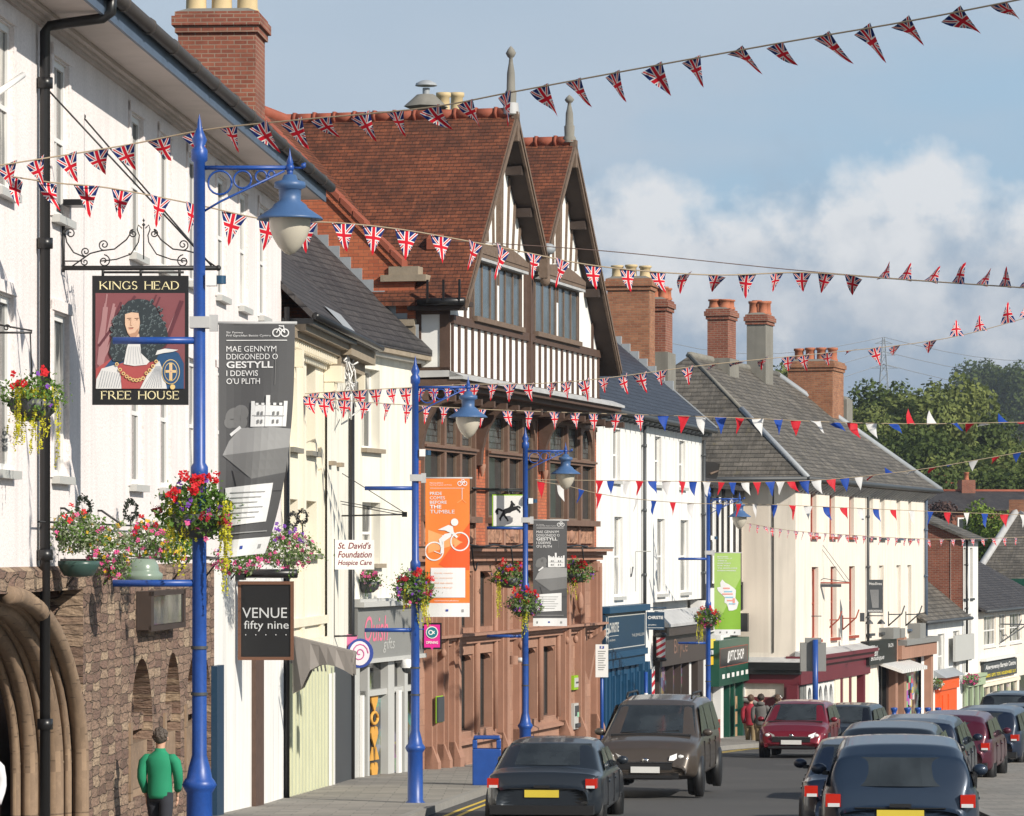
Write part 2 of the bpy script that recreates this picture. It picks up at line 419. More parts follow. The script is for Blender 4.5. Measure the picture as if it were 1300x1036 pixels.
# ground height (relative to the camera's eye) along the street
GZ=[(-60,.6),(0,-1.6),(36,-3.3),(61.6,-4.3),(80.8,-4.84),(103.8,-5.56),(145,-6.95),(200,-8.8),(300,-11.5),(700,-14),(5000,-14)]
def gz(Y):
    for (a,za),(b,zb) in zip(GZ,GZ[1:]):
        if Y<=b: return za+(zb-za)*(Y-a)/(b-a)
    return GZ[-1][1]
class Fr:
    """a facade frame: x along the street away from the camera, y back into the building, z relative to the eye"""
    def __init__(s,X,Y,slope,gzv=None):
        s.o=Vector((X,Y)); n=math.hypot(1,slope); s.d=Vector((slope/n,1/n)); s.b=Vector((-s.d.y,s.d.x)); s.ang=math.atan2(s.d.y,s.d.x)
        s.gz=gz(Y) if gzv is None else gzv
    def uz(s,px,py=700,v=0.):
        r=Vector(((px-HX)/F,1)); t=(v+s.o.dot(s.b))/r.dot(s.b); p=r*t-s.o
        return p.dot(s.d),(HY-py)/F*t
    def u(s,px,v=0.): return s.uz(px,700,v)[0]
    def w(s,u,v,z=0): p=s.o+s.d*u+s.b*v; return Vector((p.x,p.y,z))
    def px(s,u,v,z):
        p=s.w(u,v,z); return HX+F*p.x/p.y, HY-F*p.z/p.y
    def root(s,name,label,cat,group=None): 
        e=empty(name,(s.o.x,s.o.y,s.gz),s.ang,label,cat,group); return e
    def rect(s,x0,y0,x1,y1,v=0.):
        """pixel corners -> (ua,ub,za,zb)"""
        ua,za=s.uz(x0,y0,v); ub,zb=s.uz(x1,y1,v); return (min(ua,ub),max(ua,ub),min(za,zb),max(za,zb))
def part(fr,mb,name,par,**kw):
    top=par.parent is None
    return mb.build(name,par,loc=(0,0,-fr.gz) if top else None,**kw)
def window(fr,par,h,v=.10,cols=2,rows=2,fw=.06,bw=.028,fm='white_paint',gm='glass',sill=.0,sillm='white_paint',name='window',mid=None,depth=.05,sash=True,sv=0.,label=None):
    ua,ub,za,zb=h
    m=MB().mat(fm); d=depth
    m.box(ua,ua+fw,v,v+d,za,zb); m.box(ub-fw,ub,v,v+d,za,zb); m.box(ua+fw,ub-fw,v,v+d,za,za+fw); m.box(ua+fw,ub-fw,v,v+d,zb-fw,zb)
    iu0,iu1,iz0,iz1=ua+fw,ub-fw,za+fw,zb-fw
    zm=(iz0+iz1)/2 if mid is None else iz0+(iz1-iz0)*mid
    if sash: m.box(iu0,iu1,v+.004,v+d-.004,zm-bw,zm+bw)
    for i in range(1,cols):
        u=iu0+(iu1-iu0)*i/cols; m.box(u-bw/2,u+bw/2,v+.008,v+d-.008,iz0,iz1)
    if rows>2 or (rows>1 and not sash):
        for j in range(1,rows):
            z=iz0+(iz1-iz0)*j/rows
            if sash and abs(z-zm)<.08: continue
            m.box(iu0,iu1,v+.01,v+d-.01,z-bw/2,z+bw/2)
    w=part(fr,m,name,par,label=label)
    g=MB().mat(gm); g.poly([(iu0-.01,v+d*.6,iz0-.01),(iu1+.01,v+d*.6,iz0-.01),(iu1+.01,v+d*.6,iz1+.01),(iu0-.01,v+d*.6,iz1+.01)])
    g.build('pane',w)
    if sill:
        q=MB().mat(sillm); q.box(ua-.06,ub+.06,sv-sill,sv+v,za-.09,za-.002); q.build('sill',w)
    return w
def pots(mb,us,vs,z,h=.5,r=.13,m='red_pot',n=12):
    mb.mat(m)
    for u in us:
        for v in vs:
            mb.lathe([(r*1.05,0),(r*1.05,.06),(r*.9,.1),(r*.85,h*.8),(r*1.05,h*.84),(r*1.05,h),(r*.8,h),(r*.8,h-.1),(.0,h-.1)],(u,v,z),n)
def vat(fr,u,px):   # depth v on the line u=const seen at pixel column px
    lo,hi=-25,45
    for _ in range(40):
        mid=(lo+hi)/2
        if fr.px(u,mid,0)[0]>px: lo=mid
        else: hi=mid
    return lo
def zat(fr,u,v,py): p=fr.w(u,v); return (HY-py)/F*p.y
# ---------------------------------------------------------------- camera, light, sky
cam=bpy.data.cameras.new('camera'); co=bpy.data.objects.new('camera',cam); COL.objects.link(co); SC.camera=co
cam.sensor_width=36; cam.lens=36*F/1300; cam.shift_y=(HY-518)/1300; cam.clip_start=.5; cam.clip_end=20000
co.location=(0,0,0); co.rotation_euler=(R(90),0,0)
SUNV=Vector((.74,-.67,0)).normalized(); EL=R(30)
sv=Vector((SUNV.x*math.cos(EL),SUNV.y*math.cos(EL),math.sin(EL)))
sl=bpy.data.lights.new('sun','SUN'); sl.energy=5.0; sl.angle=R(.55); sl.color=(1,.93,.82)
so=bpy.data.objects.new('sun',sl); COL.objects.link(so); so.rotation_euler=sv.to_track_quat('Z','Y').to_euler(); so.location=(40,-40,60)
W=bpy.data.worlds.new('World'); SC.world=W; W.use_nodes=True
nn=N(W); bg=W.node_tree.nodes['Background']
sky=nn.new('ShaderNodeTexSky'); sky.sky_type='NISHITA'; sky.sun_disc=False; sky.sun_elevation=EL; sky.sun_rotation=math.atan2(SUNV.x,SUNV.y)
sky.air_density=1.0; sky.dust_density=.6; sky.ozone_density=1.2
tc=coords(nn); sp=nn.new('ShaderNodeSeparateXYZ'); nn.put(sp.inputs[0],tc.outputs['Generated'])
u=nn.math('MULTIPLY',sp.outputs[0],10); w=nn.math('MULTIPLY',sp.outputs[2],10)
cb=nn.new('ShaderNodeCombineXYZ'); nn.put(cb.inputs[0],u); nn.put(cb.inputs[1],w)
def blob(u0,w0,ru,rw):
    a=nn.math('POWER',nn.math('ABSOLUTE',nn.math('DIVIDE',nn.math('SUBTRACT',u,u0),ru)),2)
    b=nn.math('POWER',nn.math('ABSOLUTE',nn.math('DIVIDE',nn.math('SUBTRACT',w,w0),rw)),2)
    return nn.math('SUBTRACT',1,nn.math('ADD',a,b))
nA=nn.noise(cb.outputs[0],3.2,7,.58); nB=nn.noise(nn.mapping(cb.outputs[0],(1,2.6,1),(3,1,0)),1.1,4,.45); nC=nn.noise(nn.mapping(cb.outputs[0],(1,1.2,1),(1,7,0)),8.5,6,.62)
cu=nn.math('MAXIMUM',blob(1.0,.78,.50,.32),nn.math('MAXIMUM',blob(1.36,.72,.36,.26),nn.math('MAXIMUM',blob(.24,.86,.30,.18),blob(.62,.74,.6,.20))))
cu=nn.math('ADD',nn.math('MULTIPLY',cu,.55),nn.math('ADD',nn.math('MULTIPLY',nn.math('SUBTRACT',nA,.5),1.9),nn.math('MULTIPLY',nn.math('SUBTRACT',nC,.5),.55)))
cum=nn.ramp(cu,[(.02,0),(.42,1)])
# soft veil: grey blue high veil and low haze bank, open blue band between them
lowb=nn.ramp(nn.math('ADD',w,nn.math('MULTIPLY',nn.math('SUBTRACT',nA,.5),.9)),[(.0,1),(.62,1),(.98,0)])
hib=nn.ramp(nn.math('ADD',nn.math('SUBTRACT',w,nn.math('MULTIPLY',u,-.03)),nn.math('MULTIPLY',nn.math('SUBTRACT',nB,.5),.7)),[(.98,0),(1.0,0)]) if False else None
hh=nn.math('ADD',nn.math('ADD',w,nn.math('MULTIPLY',u,-.16)),nn.math('MULTIPLY',nn.math('SUBTRACT',nB,.5),1.1))
hi=nn.math('MULTIPLY',nn.math('SUBTRACT',hh,.88),3,clamp=True)
base=nn.mix(.0,sky.outputs[0],sky.outputs[0])
fade=nn.math('SUBTRACT',1,nn.math('MULTIPLY',nn.math('SUBTRACT',w,3.5),.3,clamp=True))
BLUE=(4.4,6.5,8.5); LOWC=(3.8,4.8,6.1); CUW=(10.0,10.0,10.0); CUG=(4.6,5.5,6.6)
low=nn.mix(nn.math('MULTIPLY',fade,.88),sky.outputs[0],BLUE)
low=nn.mix(nn.math('MULTIPLY',nn.math('MULTIPLY',hi,fade),.85),low,nn.mix(nB,(4.6,5.8,7.2),(6.3,7.2,8.2)))
low=nn.mix(nn.math('MULTIPLY',lowb,.8),low,nn.mix(nC,LOWC,(4.4,5.3,6.5)))
shade=nn.math('ADD',nn.math('MULTIPLY',nn.math('SUBTRACT',w,.50),1.9),nn.math('MULTIPLY',nn.math('SUBTRACT',nA,.42),3.0),clamp=True)
low=nn.mix(nn.math('MULTIPLY',cum,.85),low,nn.mix(shade,CUG,CUW))
nn.put(bg.inputs[0],low); bg.inputs[1].default_value=.075
SC.view_settings.view_transform='Standard'; SC.view_settings.look='None'; SC.view_settings.exposure=0.25; SC.view_settings.gamma=1; SC.view_settings.use_curve_mapping=False
SC.cycles.max_bounces=6; SC.cycles.transparent_max_bounces=12
# ---------------------------------------------------------------- ground, road, pavements
def kL(Y):
    K=[(-60,-3.2),(0,-2.9),(36,-2.6),(61.6,-1.15),(80.8,.75),(103.8,6.1),(120.5,11.5),(145,18.6),(200,34),(300,58),(700,150)]
    for (a,x),(b,x2) in zip(K,K[1:]):
        if Y<=b: return x+(x2-x)*(Y-a)/(b-a)
    return K[-1][1]
YS=sorted({*[g[0] for g in GZ if -60<=g[0]<=300],*[y for y in range(-60,300,5)],*[36,61.6,80.8,103.8,120.5,145]})
m,nq,b=newmat('asphalt'); t=coords(nq); nz=nq.noise(t.outputs['Object'],90,3); n2=nq.noise(t.outputs['Object'],.6,5)
ptc=nq.new('ShaderNodeTexVoronoi',voronoi_dimensions='2D',distance='CHEBYCHEV'); nq.put(ptc.inputs['Vector'],t.outputs['Object']); ptc.inputs['Scale'].default_value=.22
nq.put(b.inputs['Base Color'],nq.mix(nq.math('MULTIPLY',nq.math('GREATER_THAN',ptc.outputs['Color'],.62),.55),nq.mix(nq.math('MULTIPLY',nq.math('ADD',nz,n2),.5),(.03,.03,.031),(.095,.092,.088)),nq.mix(nz,(.02,.02,.021),(.05,.05,.05)))); b.inputs['Roughness'].default_value=.85
nq.put(b.inputs['Normal'],nq.bump(nz,.4,.01)); M['asphalt']=m
M['paving']=mk_brick('paving',(.20,.19,.17),(.27,.25,.22),(.10,.095,.09),w=.6,h=.6,ms=.008,bump=.2,var=.3)
M['kerb']=mk('kerb',(.24,.23,.21),.85,var=.2,vs=4,bump=.2)
M['line_white']=mk('line_white',(.62,.62,.60),.7,var=.15,vs=8)
M['line_yellow']=mk('line_yellow',(.60,.42,.05),.7,var=.15,vs=8)
def ribbon(mb,fa,fb,dz,ys=YS):
    for y0,y1 in zip(ys,ys[1:]):
        mb.poly([(fa(y0),y0,gz(y0)+dz),(fb(y0),y0,gz(y0)+dz),(fb(y1),y1,gz(y1)+dz),(fa(y1),y1,gz(y1)+dz)])
RW=8.6
g=MB().mat('asphalt'); ribbon(g,lambda y:kL(y)-.05,lambda y:kL(y)+RW+.05,0); tag(g.build('road'),kind='structure')
for nm,fa,fb in (('pavement',lambda y:kL(y)-26,lambda y:kL(y)-.14),('pavement',lambda y:kL(y)+RW+.14,lambda y:kL(y)+RW+16)):
    g=MB().mat('paving'); ribbon(g,fa,fb,.12); tag(g.build(nm),kind='structure')
for s,fa in ((0,lambda y:kL(y)-.14),(1,lambda y:kL(y)+RW)):
    g=MB().mat('kerb')
    for y0,y1 in zip(YS,YS[1:]):
        g.hexa([(fa(y0),y0,gz(y0)-.1),(fa(y0)+.14,y0,gz(y0)-.1),(fa(y1)+.14,y1,gz(y1)-.1),(fa(y1),y1,gz(y1)-.1)],[(fa(y0),y0,gz(y0)+.124),(fa(y0)+.14,y0,gz(y0)+.124),(fa(y1)+.14,y1,gz(y1)+.124),(fa(y1),y1,gz(y1)+.124)])
    tag(g.build('kerb'),kind='structure')
g=MB().mat('line_yellow')
for off in (.25,.45): ribbon(g,lambda y:kL(y)+off,lambda y:kL(y)+off+.08,.005,[y for y in YS if 0<=y<=145])
tag(g.build('road_markings'),kind='structure')
# land sheet to the horizon with the hills beyond the town
def hill(X,Y):
    z=0
    if Y>260: z+= 4*math.sin(X*.01+1)*min(1,(Y-260)/200)
    if Y>420:
        a=min(1,(Y-420)/900)
        z+=a*a*(3-2*a)*(30+ (X-60)*.10+10*noise.noise(Vector((X*.004,Y*.002,3))))
    if Y>1200:
        a=min(1,(Y-1200)/900); z+=a*(45+18*noise.noise(Vector((X*.0016,Y*.001,9))))
    return z
m,nq,b=newmat('land'); t=coords(nq); a1=nq.noise(t.outputs['Object'],.004,3); a2=nq.noise(t.outputs['Object'],.25,4)
c=nq.mix(nq.ramp(a1,[(.4,0),(.5,1)]),(.075,.10,.035),(.19,.20,.08)); c=nq.mix(a2,sca((.05,.07,.025),1),c)
nq.put(b.inputs['Base Color'],c); b.inputs['Roughness'].default_value=.95; M['land']=m
ys=[-400,-200,-60]+YS[1:-1:1]+[300,330,370,420,480,560,650,750,850,950,1060,1180,1300,1450,1600,1800,2100,2600,3500,5000,9000]
ys=sorted(set(ys)); nx=61
vs=[];fs=[]
for y in ys:
    span=120+abs(y)*.9
    for i in range(nx):
        x=-span+2*span*i/(nx-1); vs.append((x,y,gz(y)+hill(x,y)-.02 if y>=300 or y<-60 else gz(y)-.02))
for j in range(len(ys)-1):
    for i in range(nx-1): fs.append((j*nx+i,j*nx+i+1,(j+1)*nx+i+1,(j+1)*nx+i))
g=MB().mat('land'); g.add(vs,fs); tag(g.build('ground'),kind='structure')

# iron covers and a gully in the road
M['cast_iron']=mk('cast_iron',(.035,.033,.032),.6,var=.4,vs=12,bump=.5,bs=60)
for (dx,Y,lab) in ((4.3,57,'round iron manhole cover in the road behind the first saloon'),(2.2,76,'round iron manhole cover in the road beyond the people carrier'),(6.0,90,'round iron manhole cover ahead of the dark red hatchback')):
    X=kL(Y)+dx; q=MB().mat('cast_iron'); q.add([(.32*math.cos(i*math.pi/10),.32*math.sin(i*math.pi/10),0) for i in range(20)]+[(.32*math.cos(i*math.pi/10),.32*math.sin(i*math.pi/10),-.05) for i in range(20)],[list(range(20))]+[(i,20+i,20+(i+1)%20,(i+1)%20) for i in range(20)])
    o=q.build('manhole_cover',None,loc=(X,Y,gz(Y)+.012)); o.rotation_euler=(math.atan2(gz(Y+1)-gz(Y),1),0,0); tag(o,lab,'manhole cover')
# ---------------------------------------------------------------- helpers for buildings
def arch_fill(mb,ua,ub,zs,zt,v,depth,pointed=0,n=6):
    um=(ua+ub)/2; hw=(ub-ua)/2
    def crv(t): # t 0..1 springing to crown
        if pointed:
            return hw*(1-t**(1.0+pointed)), (zt-zs)*math.sin(t*math.pi/2)**.9
        return hw*math.cos(t*math.pi/2),(zt-zs)*math.sin(t*math.pi/2)
    for sg in (-1,1):
        for i in range(n):
            x0,z0=crv(i/n); x1,z1=crv((i+1)/n)
            pts=[(um+sg*hw,v,zs+z0),(um+sg*x0,v,zs+z0),(um+sg*x1,v,zs+z1),(um+sg*hw,v,zs+z1)]
            if abs(x0-hw)<1e-6: pts=[pts[0],pts[2],pts[3]]
            mb.prism(pts,(0,depth,0))
def chimney(fr,par,u0,u1,v0,v1,z0,z1,mat='brick_red',bands=2,potn=(2,1),pot='red_pot',ph=.5,base=None,pr=.13,capm=None,label=None,toph=.5):
    m=MB().mat(mat)
    zt=z1
    m.box(u0,u1,v0,v1,z0,z1-.36)
    e=.05
    m.mat(capm or mat)
    m.box(u0-e,u1+e,v0-e,v1+e,z1-.36,z1-.24); m.box(u0-2*e,u1+2*e,v0-2*e,v1+2*e,z1-.24,z1-.08)
    m.box(u0-e,u1+e,v0-e,v1+e,z1-.08,z1)
    m.mat('cement'); m.hexa([(u0-e+.01,v0-e+.01,z1),(u1+e-.01,v0-e+.01,z1),(u1+e-.01,v1+e-.01,z1),(u0-e+.01,v1+e-.01,z1)],[(u0+.15,v0+.15,z1+.08),(u1-.15,v0+.15,z1+.08),(u1-.15,v1-.15,z1+.08),(u0+.15,v1-.15,z1+.08)])
    if base: m.mat('cement'); m.box(u0-.09,u1+.09,v0-.09,v1+.09,z0-.05,base)
    c=part(fr,m,'chimney',par,label=label)
    for i in range(potn[0]):
        for j in range(potn[1]):
            q=MB(); u=u0+(u1-u0)*(i+.5)/potn[0]; v=v0+(v1-v0)*(j+.5)/potn[1]
            pots(q,[u],[v],z1+.03,ph*rnd.uniform(.9,1.1),pr,pot); q.build('chimney_pot',c)
    return c
def downpipe(fr,par,u,z0,z1,v=-.09,r=.05,m='black_paint'):
    q=MB().mat(m); q.tube([(u,v,z0),(u,v,z1)],r,10)
    z=z0+.8
    while z<z1: q.tube([(u,v,z),(u,v,z+.09)],r*1.25,10); q.box(u-r*1.5,u+r*1.5,v,0,z+.02,z+.06); z+=1.8
    return part(fr,q,'downpipe',par)
def slab_roof(fr,par,u0,u1,eave,ridge,mat,t=.12,back=None,ridgem='tile_ridge',name='roof',gutter=None,skirt=True):
    """pitched roof parallel to the facade; eave=(v,z) ridge=(v,z)"""
    (ve,ze),(vr,zr)=eave,ridge
    vb,zb=back or (2*vr-ve,ze)
    m=MB().mat(mat)
    m.prism([(u0,ve,ze),(u0,vr,zr),(u0,vr,zr-t),(u0,ve,ze-t)],(u1-u0,0,0))
    m.prism([(u0,vr,zr),(u0,vb,zb),(u0,vb,zb-t),(u0,vr,zr-t)],(u1-u0,0,0))
    m.mat(ridgem); m.tube([(u0,vr,zr+.01),(u1,vr,zr+.01)],.11,6)
    r=part(fr,m,name,par)
    if gutter:
        q=MB().mat(gutter); q.tube([(u0,ve-.05,ze-.06),(u1,ve-.05,ze-.06)],.07,8); q.build('gutter',r)
    return r
# ================================================================ A: the pub
A=Fr(-7.9+.0617*34,34,.0617); A.gz=gz(34)+.12
uE=A.u(357)
pub=A.root('pub_building','long three storey pub with pinkish white roughcast upper walls over a rubble stone ground floor','pub')
def yu(Y): return (Y-34)*math.hypot(1,.0617)
holes=[]
uw=[yu(y) for y in (39.2,42.5,47.9,50.3,52.9,55.8,58.3,60.7)]
for a in uw:
    holes.append((a,a+.95,3.87,5.68)); holes.append((a,a+.95,.87,2.75))
m=MB().mat('render_pinkwhite'); m.wall(-3,uE,-.22,6.2,holes,0,.09)
m.box(-3,uE,.3,7,-.22,6.1); part(A,m,'wall',pub)
for k,h in enumerate(holes):
    window(A,pub,h,v=.035,cols=1 if k%2 else 2,rows=1,fw=.075,gm='glass' if k%3 else 'glass_pale',sill=.10,sillm='pale_grey_paint',depth=.05)
# surrounds: raised architraves
m=MB().mat('render_pinkwhite')
for (a,b,za,zb) in holes:
    m.box(a-.13,a-.005,-.025,.0,za-.02,zb+.13); m.box(b+.005,b+.13,-.025,0,za-.02,zb+.13); m.box(a-.13,b+.13,-.04,-.002,zb+.02,zb+.15)
part(A,m,'window_surround',pub)
# eaves: cornice, soffit, fascia, gutter, slates
m=MB().mat('soffit'); m.box(-3,uE+.15,-.72,.25,6.06,6.10)
m.mat('soffit'); 
for k,(vv,zz) in enumerate(((-.05,5.92),(-.10,5.97),(-.17,6.01))): m.box(-3,uE+.05,vv,.0,zz,6.058)
part(A,m,'soffit',pub)
m=MB().mat('blue_fascia'); m.box(-3,uE+.15,-.76,-.722,6.02,6.25); part(A,m,'fascia',pub)
m=MB().mat('gutter_grey'); m.tube([(-3,-.84,6.27),(uE+.2,-.84,6.27)],.085,10)
u=-2.6
while u<uE: m.tube([(u,-.84,6.27),(u+.07,-.84,6.27)],.1,10); u+=1.83
part(A,m,'gutter',pub)
slab_roof(A,pub,-3,uE+.1,(-.86,6.36),(3.6,8.5),'slate_dark',gutter=None)
# stepped downpipe with swan neck
ud=A.u(47)
m=MB().mat('black_paint'); m.tube([(ud,-.09,-6),(ud,-.09,5.84),(ud+.01,-.14,5.90),(ud+.03,-.3,5.93),(ud+.05,-.74,5.99),(ud+.05,-.83,6.05),(ud+.05,-.84,6.27)],.06,10)
for z in (5.2,3.4,1.6,-.1,-2): m.tube([(ud,-.09,z),(ud,-.09,z+.12)],.09,10)
part(A,m,'downpipe',pub)
m=MB().mat('black_paint'); m.tube([(uE-.03,-.1,-5.5),(uE-.03,-.1,4.2)],.05,8)
part(A,m,'downpipe',pub)
# little wall fittings
m=MB().mat('white_paint'); us,zs=A.uz(8,90); m.tube([(us-.8,-.05,zs-.35),(us-.1,-.2,zs-.06)],.035,8); part(A,m,'flagpole_bracket',pub)
for (x,y) in ((284,412),(80,255)):
    us,zs=A.uz(x,y); m=MB().mat('black_paint'); m.box(us,us+.35,-.22,0,zs-.05,zs+.02); part(A,m,'lamp_bracket',pub)
# chimney on the far gable
u0=yu(63.5)
chimney(A,pub,u0,u0+1.25,.42,1.76,4.5,9.27,mat='brick_red',potn=(1,3),pot='cream_pot',ph=.7,pr=.2)
# stone ground floor
us_=A.u(266)
ar=[]
for (x0,x1,yt) in ((159,187,838),(203,223,830),(230,262,822)):
    a,zt=A.uz(x0,yt); b=A.u(x1); ar.append((a,b,zt))
h2=[(a,b,-3.2,zt) for a,b,zt in ar]
portal=(A.u(-120),A.u(98),-7,-.45)
m=MB().mat('rubble'); m.wall(-3,us_,-7,-.22,h2+[portal],-.07,.95)
for a,b,zt in ar: arch_fill(m,a,b,zt-.8,zt,-.07,.5,pointed=.4)
m.box(portal[1],us_,.86,1.1,-7,-.22)
m.poly([(-3,-.07,-.22),(us_,-.07,-.22),(us_,.0,-.17),(-3,.0,-.17)])
part(A,m,'stone_wall',pub)
m=MB().mat('arch_stone')
for a,b,zt in ar:   # jambs and shelves in the niches
    m.box(a-.16,a-.01,-.10,.2,-3.2,zt-.8); m.box(a+.02,b-.02,.0,.6,-3.2,-2.5)
    for k in range(9):
        t=k/8; 
        if k<8:
            t1=(k+1)/8; um=(a+b)/2; hw=(b-a)/2
part(A,m,'niche_jamb',pub)
m=MB().mat('rubble')
for a,b,zt in ar:
    for k in range(4): m.box(a+.02,b-.02,.05+.12*k,.85,-2.35+.22*k,-2.35+.22*(k+1)-.004)
part(A,m,'niche_step',pub)
# moulded stone portal: clustered shafts bending into a pointed arch
m=MB().mat('arch_stone'); pa,pb,_,pz=portal; um=(pa+pb)/2
for k,(off,r,v) in enumerate(((.04,.10,-.05),(.20,.05,.08),(.34,.11,.21),(.48,.045,.33),(.60,.10,.46),(.72,.06,.60))):
    pts=[]
    b2=pb-off
    for z in (-7,-5,-3.6,-2.6): pts.append((b2,v,z))
    for j in range(1,13):
        t=j/12; ang=t*math.pi*.5
        pts.append((um+(b2-um)*math.cos(ang),v,-2.6+(2.15-off*.3)*math.sin(ang)))
    m.tube(pts,r,10)
    for z in (-3.3,-4.2,-2.5): m.tube([(b2,v,z),(b2,v,z+.02)],r*1.05,10)
for k in range(5):   # hollow order faces between the shafts
    v=.0+.13*k; b2=pb-.10-.13*k
    pts=[(b2+.02,-7),(b2+.02,-2.6)]+[(um+(b2-um)*math.cos(t/10*math.pi*.45),-2.6+(2.1-.05*k)*math.sin(t/10*math.pi*.45)) for t in range(1,11)]
    for (x0,z0),(x1,z1) in zip(pts,pts[1:]): m.poly([(x0,v+.05,z0),(x0,v+.16,z0),(x1,v+.16,z1),(x1,v+.05,z1)]); m.poly([(x0,v+.05,z0),(x1,v+.05,z1),(x1+.3,v+.05,z1),(x0+.3,v+.05,z0)])
part(A,m,'portal',pub)
m=MB().mat('dark_timber'); m.box(pa,pb,.8,.9,-7,-.4); part(A,m,'door',pub)
# white shopfront at the far end of the pub
m=MB().mat('render_white'); hs=[A.rect(318,838,327,1000)[:2]+(-6.5,-1.7)]
m.wall(us_,uE,-7,-.221,hs,-.05,.25); m.box(us_,uE,.3,.6,-7,-.22)
part(A,m,'shopfront_wall',pub)
m=MB().mat('timber'); m.box(hs[0][0]-.25,hs[0][1]-.1,-.12,-.052,-6.5,-1.3); part(A,m,'door',pub)
m=MB().mat('navy_shop'); a=A.u(262);b=A.u(271); m.box(a,b,-.16,-.072,-7,-1.7); part(A,m,'noticeboard',pub)
# glazed menu frame on stone
a,b,za,zb=A.rect(190,800,234,748,-.25)
f=MB().mat('dark_timber'); f.box(a,b,-.24,-.075,za,zb)
f.mat('dark_timber'); f.box(a,a+.22,-.27,-.24,za,zb); f.box(b-.15,b,-.27,-.24,za,zb); f.box(a,b,-.27,-.24,zb-.06,zb+.0); f.box(a,b,-.272,-.24,za-.02,za+.05)
f.mat('glass'); f.box(a+.22,b-.15,-.25,-.24,za+.06,zb-.06)
part(A,f,'display_frame',pub)
# ================================================================ B: cream house, B2 pale bay, C ivory shop
B=Fr(-3.97,64.2,.0745); B.gz=gz(64.2)+.12
uB=B.u(412); uB2=B.u(443)
hb=B.root('terraced_house','narrow cream house with recessed windows under a heavy crumbling cornice','house')
hs=[]
for (x0,x1,yt,yb) in ((365.5,377,438,570),(389,400.5,451,574),(365.5,378,633,702),(389,402,639,706)):
    a,zt=B.uz(x0,yt); b,zb=B.uz(x1,yb); hs.append((a,b,zb,zt))
# use common levels
zt1=hs[0][3]; zb1=(hs[0][2]+hs[1][2])/2
hs=[(hs[0][0],hs[0][1],zb1,zt1),(hs[1][0],hs[1][1],zb1,zt1),(hs[2][0],hs[2][1],-.05,hs[2][3]),(hs[3][0],hs[3][1],-.05,hs[2][3])]
m=MB().mat('render_cream'); m.wall(-.4,uB,-7.2,4.0,hs,0,.34,'render_cream'); m.box(-.4,uB,.5,6,-7.2,4.0)
part(B,m,'wall',hb)
for h in hs: window(B,hb,h,v=.26,cols=2,rows=2,gm='glass_pale',sill=.12,sillm='cement')
m=MB().mat('paint_cream')
for x in (362,381,405): 
    a=B.u(x); m.box(a-.12,a+.2,-.06,-.001,-2,3.3)
m.box(-.4,uB,-.08,-.002,-1.35,-1.2)
part(B,m,'pilaster',hb)
def cornice(fr,par,u0,u1,z,steps,mats,name='cornice',dent=None):
    m=MB()
    for k,(d,z0,z1) in enumerate(steps): m.mat(mats[k%len(mats)]); m.box(u0-d*.0,u1,-d,.0,z+z0,z+z1-.002)
    if dent:
        m.mat(mats[0]); u=u0+.1
        while u<u1-.1: m.box(u,u+dent[0],-dent[2],-.01,z+dent[3],z+dent[4]); u+=dent[1]
    return part(fr,m,name,par)
cornice(B,hb,-.4,uB+.3,3.42,((.07,0,.10),(.14,.10,.22),(.30,.26,.38),(.45,.38,.50),(.58,.50,.60)),['paint_cream','paint_cream','stone_pale','stone_pale','dark_grey'],dent=(.10,.26,.24,.12,.26))
# bracket ends of the cornice
m=MB().mat('paint_cream')
for u in (.05,uB-.15,uB+.25,uB2-.25):
    m.box(u,u+.16,-.34,-.01,3.2,3.5); m.box(u+.02,u+.14,-.2,-.01,3.0,3.2)
part(B,m,'cornice_bracket',hb)
slab_roof(B,hb,-.6,uB2,(-.6,4.1),(5.4,10.0),'slate_dark',gutter='black_paint')
m=MB().mat('lead'); m.prism([(uB-1.2,-.66,4.02),(uB+.5,-.66,4.02),(uB+.5,-.25,4.50),(uB-1.9,-.25,4.50)],(0,.03,.02)); part(B,m,'lead_flashing',hb)
h2=B.root('terraced_house','very narrow white bay with tangled cables below its eaves beside the cream house','house')
m=MB().mat('render_offwhite'); m.wall(uB+.002,uB2,-7.2,3.9,[],-.05,.1); m.box(uB+.002,uB2,.0,6,-7.2,3.9)
part(B,m,'wall',h2)
m=MB().mat('stone_pale'); m.box(uB+.1,uB2+.3,-.5,-.06,3.72,3.98); m.box(uB+.1,uB2+.2,-.3,-.06,3.5,3.715); 
u=uB+.15
m.mat('lead_white')
while u<uB2+.3: m.box(u,u+.1,-.62,-.1,3.99,4.12); u+=.17
part(B,m,'eaves',h2)
m=MB().mat('white_paint'); r2=random.Random(4)
for k in range(9):
    u0=uB+r2.uniform(.1,1.8); z0=3.6; pts=[(u0,-.35,z0)]
    for j in range(1,7): pts.append((u0+j*r2.uniform(.05,.26),-.3+r2.uniform(-.15,.12),z0-.12*j*r2.uniform(.2,1.4)+.25*math.sin(j)))
    m.tube(pts,.018,5)
part(B,m,'cables',h2)
for (x,y) in ((418,468),(426,480),(418,588),(428,590)):
    a,z=B.uz(x,y,-.05); m=MB().mat('stone_pale'); m.box(a-.1,a+.25,-.16,-.052,z-.04,z+.04); part(B,m,'ledge',h2)
m=MB().mat('black_paint'); a=B.u(439); m.tube([(a,-.12,-6),(a,-.12,3.05)],.055,8); m.box(a-.12,a+.12,-.24,-.02,3.05,3.35); part(B,m,'downpipe',h2)
